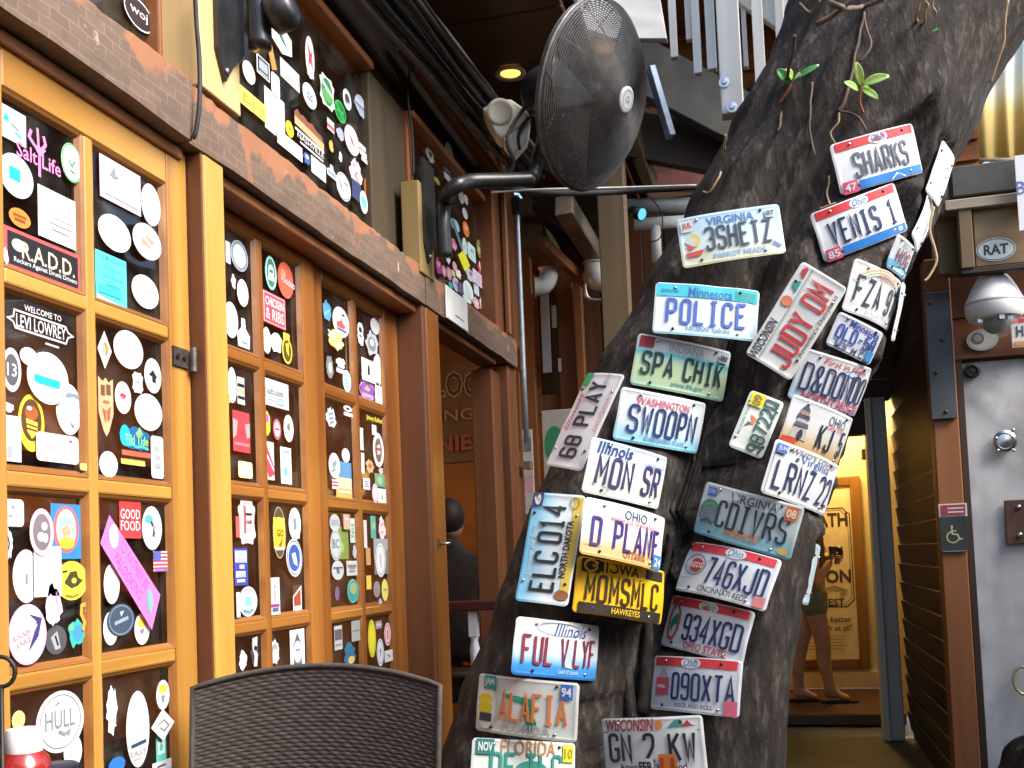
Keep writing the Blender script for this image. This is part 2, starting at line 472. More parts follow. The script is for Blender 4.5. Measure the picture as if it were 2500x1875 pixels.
# ---- timber front of the bar: room behind it
INT = surf('interior_brown', (.10, .05, .026), (.17, .09, .045), .7, 0, 3, bump=.1)
INTO = surf('interior_orange', (.20, .07, .015), (.34, .13, .03), .6, 0, 2.2, bump=.1)
rm = thing('bar_room', 'dim brown bar room behind the stickered glass doors', 'room', (-3.6, 3.4, 0))
for nm, a, b, m in (('back_wall', (-4.6, -1, 0.004), (-4.5, 7.4, 3.3), INTO), ('end_wall', (-4.5, 7.3, 0.004), (-1.45, 7.4, 3.3), INTO), ('near_wall', (-4.5, -1, .004), (-1.45, -.9, 3.3), INT),
                    ('ceiling', (-4.6, -1, 3.3), (-1.45, 7.4, 3.38), INT), ('floor', (-4.5, -.9, .004), (-1.45, 7.3, .02), DARK['y'])):
    mb = MB(); mb.box(a, b, m); mb.build(nm, rm)
# shelves on the back wall
for z in (1.0, 1.45, 1.9):
    mb = MB(); mb.box((-4.5, 1.0, z), (-4.22, 6.8, z + .035), BROWN['y']); mb.build('shelf', rm)
# wall above the beam, behind the cables, and below nothing (doors reach the floor)
fasc = thing('upper_wall', 'dark boarded wall strip under the eave above the transom windows', 'wall', (-1.42, 3.2, 2.96))
for i in range(3):
    mb = MB(); z0 = 2.975 + i * .145
    mb.box((-1.46, -.5, z0), (-1.40, 5.5, z0 + .141), DARK['y']); mb.build('board', fasc, bevel=.003)

# ---- ceiling over the far half: stained boards
CEILW = wood('ceiling_board', (.075, .030, .014), (.115, .05, .022), 'x', .5, 5, None, .1)
ceil = tag(bpy.data.objects.new('ceiling', None), kind='structure'); col.objects.link(ceil); ceil.location = (-.6, 5.4, 3.4); MW[ceil] = Matrix.Translation((-.6, 5.4, 3.4))
y = 2.42; k = 0  # nearest boards lie out of view, added to shade the doors and windows
while y < 7.4:
    mb = MB(); w = .40
    mb.box((-1.40, y, 3.40 + .003 * (k % 2)), (-.74, y + w - .008, 3.44), CEILW); mb.build('board', ceil, bevel=.003); y += w; k += 1
mb = MB(); mb.box((-1.46, 2.40, 3.45), (-.70, 6.6, 3.50), DARK['x']); mb.build('roof_deck', ceil)

# ---- beam, in three lengths
def beam_mat():
    m, n, l, bs = nt('worn_beam')
    tc = n.new('ShaderNodeTexCoord'); mp = n.new('ShaderNodeMapping'); mp.inputs['Rotation'].default_value = (0, PI / 2, PI / 2)
    sep = n.new('ShaderNodeSeparateXYZ'); cb = n.new('ShaderNodeCombineXYZ')
    l.new(tc.outputs['Object'], sep.inputs[0]); l.new(sep.outputs['Y'], cb.inputs[0]); l.new(sep.outputs['Z'], cb.inputs[1])
    br = n.new('ShaderNodeTexBrick'); br.inputs['Scale'].default_value = 1; br.inputs['Brick Width'].default_value = .055; br.inputs['Row Height'].default_value = .026
    br.inputs['Mortar Size'].default_value = .0022; br.inputs['Mortar Smooth'].default_value = .5
    br.inputs['Color1'].default_value = (.125, .080, .056, 1); br.inputs['Color2'].default_value = (.155, .100, .070, 1); br.inputs['Mortar'].default_value = (.19, .135, .095, 1)
    dn_ = n.new('ShaderNodeTexNoise'); dn_.inputs['Scale'].default_value = 14; l.new(tc.outputs['Object'], dn_.inputs['Vector'])
    dv_ = n.new('ShaderNodeVectorMath'); dv_.operation = 'MULTIPLY_ADD'; l.new(dn_.outputs['Color'], dv_.inputs[0]); dv_.inputs[1].default_value = (.022, .022, 0); l.new(cb.outputs[0], dv_.inputs[2]); l.new(dv_.outputs[0], br.inputs['Vector'])
    def nzr(scale, th, sw, vec=None):
        a = n.new('ShaderNodeTexNoise'); a.inputs['Scale'].default_value = scale; a.inputs['Detail'].default_value = 7; a.inputs['Roughness'].default_value = .6
        l.new(vec or tc.outputs['Object'], a.inputs['Vector'])
        r = n.new('ShaderNodeValToRGB'); r.color_ramp.elements[0].position = th; r.color_ramp.elements[1].position = th + sw
        l.new(a.outputs[0], r.inputs[0]); return r.outputs[0]
    def mix(f, a, bcol):
        mx = n.new('ShaderNodeMix'); mx.data_type = 'RGBA'; l.new(f, mx.inputs[0]); l.new(a, mx.inputs[6])
        if isinstance(bcol, tuple): mx.inputs[7].default_value = (*bcol, 1)
        else: l.new(bcol, mx.inputs[7])
        return mx.outputs[2]
    st = n.new('ShaderNodeMapping'); st.inputs['Scale'].default_value = (1, .2, 1); l.new(tc.outputs['Object'], st.inputs[0])
    c = mix(nzr(30, .45, .2, st.outputs[0]), br.outputs['Color'], (.11, .075, .055))
    # patches where the grey coating has flaked off, mostly along the upper edge
    ed = n.new('ShaderNodeMapRange'); ed.inputs[1].default_value = .07; ed.inputs[2].default_value = .15; ed.inputs[3].default_value = 0; ed.inputs[4].default_value = .22
    l.new(sep.outputs['Z'], ed.inputs[0])
    a = n.new('ShaderNodeTexNoise'); a.inputs['Scale'].default_value = 7; a.inputs['Detail'].default_value = 6; l.new(tc.outputs['Object'], a.inputs['Vector'])
    sm = n.new('ShaderNodeMath'); sm.operation = 'ADD'; l.new(a.outputs[0], sm.inputs[0]); l.new(ed.outputs[0], sm.inputs[1])
    r = n.new('ShaderNodeValToRGB'); r.color_ramp.elements[0].position = .64; r.color_ramp.elements[1].position = .69; l.new(sm.outputs[0], r.inputs[0])
    c = mix(r.outputs[0], c, (.29, .125, .06))
    c = mix(nzr(16, .66, .06), c, (.42, .33, .25))
    l.new(c, bs.inputs['Base Color']); bs.inputs['Roughness'].default_value = .8
    bp = n.new('ShaderNodeBump'); bp.inputs['Strength'].default_value = .5; bp.inputs['Distance'].default_value = .004
    l.new(c, bp.inputs['Height']); l.new(bp.outputs[0], bs.inputs['Normal'])
    return m
BEAM = beam_mat()
def worn_box(mb, a, b, mat, ny=60, amp=.004):
    """long timber along Y with slightly uneven arrises"""
    (x0, y0, z0), (x1, y1, z1) = a, b
    vs = []; fs = []
    ring = [(x1, z0), (x1, z0 + .05), (x1, z1 - .05), (x1, z1), (x0, z1), (x0, z0)]
    for i in range(ny + 1):
        y = y0 + (y1 - y0) * i / ny
        for k, (x, z) in enumerate(ring):
            q = noise.noise(Vector((x * 9, y * 6, z * 9))) * amp
            e = -abs(noise.noise(Vector((k * 3.3, y * 15, 1.7)))) * amp * 2 if k in (0, 3) else 0
            vs.append((x + q + e, y, z + (q * .6 if k in (0, 3) else 0) + (e if k == 3 else -e if k == 0 else 0)))
    nr = len(ring)
    for i in range(ny):
        for k in range(nr):
            l2 = (k + 1) % nr
            fs.append((i * nr + k, (i + 1) * nr + k, (i + 1) * nr + l2, i * nr + l2))
    fs.append(tuple(range(nr))); fs.append(tuple(ny * nr + k for k in range(nr - 1, -1, -1)))
    return mb.add(vs, fs, mat)
for lab, ya, yb, dx in (('worn grey-brown beam length above the nearest glass door', .3, 2.075, .012), ('worn beam length with flaked orange patches above the middle glass doors', 2.08, 3.72, 0), ('worn beam length above the dark open doorway', 3.725, 5.16, .004)):
    mb = MB(); worn_box(mb, (-1.43, ya, 2.148), (-1.272 + dx, yb, 2.292), BEAM, int((yb - ya) * 40)); tag(mb.build('header_beam'), lab, 'beam')
# ledge strip on top of the beam and stop strip below it
hj = thing('door_head_trim', 'thin golden head strip tucked under the worn beam', 'trim', (-1.33, 3, 2.1))
for ya, yb in ((.3, 2.10), (2.245, 3.70), (3.90, 4.86)):
    mb = MB(); mb.box((-1.40, ya, 2.118), (-1.305, yb, 2.146), ORANGE['y']); mb.build('strip', hj, bevel=.003)

# ---- posts standing between the doors
def post(name, label, x0, x1, y0, y1, z0, z1, m, grp=None, bev=.006):
    mb = MB(); mb.box((x0, y0, z0), (x1, y1, z1), m)
    return tag(mb.build(name, bevel=bev, seg=2), label, 'post', grp)
post('door_post', 'golden varnished post between the nearest and the middle glass doors', -1.42, -1.275, 2.141, 2.232, .004, 2.146, GOLD['z'])
post('post_side_shade', 'reddish-brown strip added as shade on the near side of the golden post', -1.42, -1.279, 2.1325, 2.1395, .004, 2.146, BROWN['z'], None, .002)  # thin brown strip added; its colour gives the post's near side shade
post('door_post', 'golden post on the near side of the dark doorway', -1.42, -1.275, 3.735, 3.885, .004, 2.146, HONEY2['z'])
post('door_jamb', 'dark brown jamb board right of the third glass door', -1.44, -1.280, 3.703, 3.733, .004, 2.146, BROWN['z'])
post('door_jamb', 'greyed wooden jamb on the far side of the dark doorway', -1.44, -1.33, 4.86, 5.02, .004, 2.10, BROWN['z'])
post('corner_post', 'brown worn corner post beyond the doorway below the beam end', -1.45, -1.29, 5.03, 5.30, .004, 2.147, BROWN['z'])
post('transom_post', 'golden-brown post left of the nearest wooden bracket block', -1.44, -1.36, 2.10, 2.235, 2.294, 2.97, ORANGE['z'])
post('transom_post', 'wide olive-brown post between the two upper windows', -1.45, -1.365, 3.44, 3.80, 2.294, 2.97, wood('dark_olive_wood', (.035, .026, .014), (.07, .052, .03), 'z', .65, 9))
post('transom_trim', 'narrow orange-brown strip on the far edge of the wide upper post', -1.45, -1.35, 3.805, 3.86, 2.294, 2.97, ORANGE['z'])
post('corner_post', 'reddish-brown corner post above the beam beside the conduit', -1.46, -1.31, 4.93, 5.42, 2.294, 3.40, BROWN['z'])
mb = MB(); mb.box((-1.30, 5.06, 2.31), (-1.275, 5.10, 3.35), ORANGE['z']); tag(mb.build('corner_batten', bevel=.004), 'thin shiny batten down the face of the upper corner post', 'trim')
# latch bolt on the doorway post
HINGE = surf('old_hinge', (.10, .085, .075), (.18, .15, .13), .45, .8, 30)
lb = thing('latch_bolt', 'small steel latch bolt sticking out of the doorway post', 'latch', (-1.27, 3.88, 1.36))
p = onX(1075, 1328, -1.272)
mb = MB(); mb.tube([p, p + Vector((.038, .010, .002))], .0055, STEEL, 10); mb.build('bolt', lb, smooth=True)
mb = MB(); mb.box((-1.2755, p.y - .03, p.z - .02), (-1.272, p.y - .004, p.z + .02), HINGE); mb.build('strike_plate', lb, bevel=.002)

# ---- glazed doors
HINGE = surf('old_hinge', (.10, .085, .075), (.18, .15, .13), .45, .8, 30)
PANES = []     # (pane object, x of outer glass face, y0, y1, z0, z1)
def bead(mb, Xf, Xg, y0, y1, z0, z1, m, w=.013):
    o = [(y0, z0), (y1, z0), (y1, z1), (y0, z1)]; i_ = [(y0 + w, z0 + w), (y1 - w, z0 + w), (y1 - w, z1 - w), (y0 + w, z1 - w)]
    h_ = [(y0 + w * .45, z0 + w * .45), (y1 - w * .45, z0 + w * .45), (y1 - w * .45, z1 - w * .45), (y0 + w * .45, z1 - w * .45)]
    vs = [(Xf - .004, *q) for q in o] + [(Xf - .007, *q) for q in h_] + [(Xg + .001, *q) for q in i_]
    fs = []
    for r in (0, 4):
        for k in range(4): fs.append((r + k, r + (k + 1) % 4, r + 4 + (k + 1) % 4, r + 4 + k))
    return mb.add(vs, fs, m)
def glass_door(label, Xf, yl, yr, gl, gr, ym, rows, ztop, WD=GOLD):
    t = thing('glass_door', label, 'door', (Xf - .02, (yl + yr) / 2, .02)); Xg = Xf - .017; mw_ = .015
    for a, b in ((yl, gl), (gr, yr)):
        mb = MB(); mb.box((Xf - .04, a, .02), (Xf, b, ztop), WD['z']); mb.build('stile', t, bevel=.004, seg=2)
    for a, b in ((rows[0], ztop), (.02, rows[-1])):
        mb = MB(); mb.box((Xf - .039, gl + .0006, a), (Xf - .0008, gr - .0006, b), WD['y']); mb.build('rail', t, bevel=.003)
    mb = MB(); mb.box((Xf - .036, ym - mw_, rows[-1] + .0006), (Xf - .0015, ym + mw_, rows[0] - .0006), WD['z']); mb.build('muntin', t, bevel=.005, seg=2)
    for z in rows[1:-1]:
        mb = MB(); mb.box((Xf - .035, gl + .001, z - mw_), (Xf - .0025, gr - .001, z + mw_), WD['y']); mb.build('muntin', t, bevel=.005, seg=2)
    for r in range(len(rows) - 1):
        z1 = rows[r] - (mw_ if r else 0); z0 = rows[r + 1] + (mw_ if r < len(rows) - 2 else 0)
        for y0, y1 in ((gl, ym - mw_), (ym + mw_, gr)):
            mb = MB(); mb.box((Xg - .004, y0 + .002, z0 + .002), (Xg, y1 - .002, z1 - .002), GLASS)
            pn = mb.build('pane', t)
            mb = MB(); bead(mb, Xf, Xg, y0, y1, z0, z1, DKGOLD['y']); mb.build('glazing_bead', pn)
            PANES.append((pn, Xg, y0, y1, z0, z1))
    return t
d1y = [onX(px, 900, -1.32).y for px in (222,)][0]
door1 = glass_door('nearest glass door, ten panes crowded with large white oval stickers', -1.315, 1.43, 2.128, 1.53, 2.045, d1y, [2.045, 1.698, 1.331, .968, .604, .24], 2.145)
dm = onX(638, 1000, -1.385).y
door2 = glass_door('second glass door, partly hidden by the golden post at its left', -1.375, 2.245, 2.944, 2.33, 2.858, dm, [2.085, 1.7275, 1.363, .998, .634, .27], 2.118, HONEY2)
dm = onX(875, 1000, -1.385).y
door3 = glass_door('third glass door, farthest and in shade beside the dark jamb', -1.385, 2.948, 3.70, 3.022, 3.56, dm, [2.08, 1.722, 1.355, .992, .634, .27], 2.118, HONEY2)
h0 = onX(425, 868, -1.312)
mb = MB(); mb.box((-1.3145, h0.y - .005, h0.z - .022), (-1.309, h0.y + .055, h0.z + .022), HINGE)
for dy in (.008, .036): mb.lathe([(.006, 0), (.006, .004)], (-1.3088, h0.y + dy, h0.z), BLACK, 10, (1, 0, 0))
mb.lathe([(.009, -.028), (.009, .028)], (-1.300, h0.y + .062, h0.z), HINGE, 12); mb.build('hinge', door1, auto=40)

# ---- transom windows over the beam
def transom(label, ya, yb, z0=2.294, z1=2.965, X=-1.392):
    t = thing('transom_window', label, 'window', (X, (ya + yb) / 2, z0))
    mb = MB(); mb.box((X - .004, ya + .004, z0 + .02), (X, yb - .004, z1), GLASS); pn = mb.build('pane', t)
    mb = MB(); mb.box((X - .04, ya, z0), (X + .012, yb, z0 + .018), ORANGE['y']); mb.build('sill', t, bevel=.003)
    mb = MB(); mb.box((X - .04, ya, z1), (X + .05, yb, z1 + .03), ORANGE['y']); mb.build('head', t, bevel=.003)
    PANES.append((pn, X, ya, yb, z0, z1))
    return t
transom('upper window at the left picture edge with one round sticker', .3, 2.098)
transom('upper window above the middle doors covered with many stickers', 2.238, 3.438)
transom('farther upper window above the doorway packed with bright stickers', 3.865, 4.925)

# ---- unseen blockers added to cut sky light: roof behind camera, fence on the right
pr = thing('blocker_roof', 'unseen boarded roof added behind the camera to cut sky light', 'roof', (.5, -2, 3.05))
for i in range(24):
    mb = MB(); y0 = -6.0 + i * .29
    if y0 + .28 > ROOF_EDGE: break
    mb.box((-1.6, y0, 3.06 + .004 * (i % 2)), (3.4, y0 + .28, 3.09), BROWN['x']); mb.build('roof_board', pr)
mb = MB(); mb.box((-1.6, ROOF_EDGE - .1, 2.93), (3.4, ROOF_EDGE - .04, 3.055), BROWN['x']); mb.build('edge_beam', pr, bevel=.005)
pf = thing('plank_fence', 'unseen plank fence added right of the courtyard to cut low sky light', 'fence', (2.6, 0, 0))
for i in range(46):
    mb = MB(); y0 = -6 + i * .23; mb.box((2.60 + .005 * (i % 3), y0, .004), (2.63, y0 + .222, 2.7), BROWN['z']); mb.build('plank', pf)

# ------------------------------------------------------------------ stickers on the panes
W_ = (.62, .63, .65); K_ = (.02, .02, .022); TE = (.02, .55, .58); PK = (.85, .25, .52); RD = (.62, .05, .05); YE = (.85, .66, .05); GR = (.05, .38, .10)
BL = (.03, .10, .42); LB = (.35, .62, .80); GY = (.24, .25, .26); LG = (.36, .37, .38); OR = (.75, .24, .04); TN = (.62, .40, .22); PU = (.30, .12, .40); MI = (.62, .85, .78); LI = (.70, .62, .80); LP = (.90, .68, .74)
ZN = {'a': (0, 0, .3767), 'b': (0, 600, .3767), 'c': (0, 1200, .4069), 'd': (450, 0, .3617), 'e': (500, 450, .3617), 'f': (500, 1000, .4219), 'g': (950, 400, .3013), 'h': (900, 0, .3617)}
def sticker(z, x, y, w, h, shape, base, prints=(), rot=0):
    ox, oy, k = ZN[z]; px, py = ox + x * k, oy + y * k; pw, ph = w * k, h * k
    # nearest pane whose plane the pixel falls on
    best = None
    for pn, X, y0, y1, z0, z1 in PANES:
        P = onX(px, py, X + .002)
        d = max(y0 - P.y, P.y - y1, 0) + max(z0 - P.z, P.z - z1, 0)
        if best is None or d < best[0]: best = (d, pn, X, P)
    d, pn, X, P = best
    if d > .12: return
    n_on[pn] = n_on.get(pn, 0) + 1
    off = .0022 + .0022 * (n_on[pn] % 5)
    wy = onX(px + pw / 2, py, X).y - onX(px - pw / 2, py, X).y
    hz = ph / F * proj(P)[2]
    slope = abs((proj((X, P.y + .05, P.z))[1] - proj((X, P.y - .05, P.z))[1]))
    dc = Decal(); dc.lay = 0
    if shape == 'o': hz = math.sqrt(max(hz * hz - (slope * wy / .1 * proj(P)[2] / F) ** 2 * .8, (hz * .6) ** 2))
    elif shape in 'rR': hz = max(hz - slope * wy / .1 * proj(P)[2] / F * .0, hz * .5)
    a, b = wy / 2, hz / 2
    if shape == 'o': dc.ell(0, 0, wy, hz, base, rot)
    elif shape == 'r': dc.rect(0, 0, wy, hz, base, rot)
    elif shape == 'R': dc.rrect(0, 0, wy, hz, base, min(wy, hz) * .18, rot)
    elif shape == 'd': dc.poly([(-a, 0), (0, -b), (a, 0), (0, b)], base)
    elif shape == 'x': dc.poly([(-a, b * .55), (-a, -b * .55), (0, -b), (a, -b * .55), (a, b * .55), (0, b)], base)
    elif shape == 'h': dc.poly([(-a, b), (-a, -b * .2), (-a * .4, -b * .8), (0, -b), (a * .4, -b * .8), (a, -b * .2), (a, b), (a * .4, b * .85), (0, b), (-a * .4, b * .85)], base)
    elif shape == 'b': dc.poly([(-a * .9, -b), (a * .9, -b), (a, -b * .1), (a * .35, b * .35), (a * .3, b), (-a * .3, b), (-a * .35, b * .35), (-a, -b * .1)], base)
    elif shape == 'm':      # ragged cut-out outline
        rr = random.Random(int(x * 7 + y * 3)); N = 22
        dc.poly([(a * math.cos(2 * PI * i / N) * rr.uniform(.62, 1.05), b * math.sin(2 * PI * i / N) * rr.uniform(.66, 1.05)) for i in range(N)], base)
    elif shape == 's':      # scalloped label
        dc.poly([(a * (math.copysign(abs(math.cos(t)) ** .55, math.cos(t))) * (1 - .10 * math.cos(8 * t)), b * (math.copysign(abs(math.sin(t)) ** .55, math.sin(t))) * (1 - .05 * math.cos(8 * t))) for t in [2 * PI * i / 48 for i in range(48)]], base)
    if not prints and min(base) > .55 and shape in 'oR':
        q = tuple(c * .72 for c in base); dc.ring(0, 0, wy * .82, hz * .84, wy * .025, q, rot); dc.rect(0, hz * .08, wy * .46, hz * .05, q); dc.rect(0, -hz * .10, wy * .34, hz * .04, q)
    for p in prints:
        if p[0] == 't':
            _, s_, tx, ty, th, tw, c = p[:7]
            dc.text(s_, tx * a, ty * b, th * hz, c, tw * wy if tw else None, p[7] if len(p) > 7 else 0, .012)
        elif p[0] == 'r': dc.rect(p[1] * a, p[2] * b, p[3] * wy, p[4] * hz, p[5], p[6] if len(p) > 6 else 0)
        elif p[0] == 'e': dc.ell(p[1] * a, p[2] * b, p[3] * wy, p[4] * hz, p[5])
        elif p[0] == 'o': dc.ring(0, 0, p[1] * wy, p[2] * hz, p[3] * wy, p[4], rot)
        elif p[0] == 'p': dc.poly([(q[0] * a, q[1] * b) for q in p[1]], p[2])
        elif p[0] == 'l': dc.line([(q[0] * a, q[1] * b) for q in p[1]], p[2] * wy, p[3])
        elif p[0] == 'x':   # lines of fine print
            rr = random.Random(int(x + y))
            for i in range(p[1]):
                ww = rr.uniform(.35, .75); dc.rect(rr.uniform(-.12, .12) * a, b * (.6 - 1.2 * (i + .5) / p[1]), ww * wy, hz * .35 / p[1], p[2])
    dc.build('sticker', pn, lambda u, v, hh: (X + off + hh * .8, P.y + u, P.z + v))
n_on = {}
def R1(c): return ('r', 0, 0, .8, .35, c)
def FINE(n, c=LG): return ('x', n, c)
def pic(c1, c2, c3=None):
    o = [('e', -.15, .2, .45, .4, c1), ('p', [(-.5, -.5), (.1, -.1), (.5, -.55)], c2)]
    if c3: o.append(('e', .3, .1, .25, .3, c3))
    return o
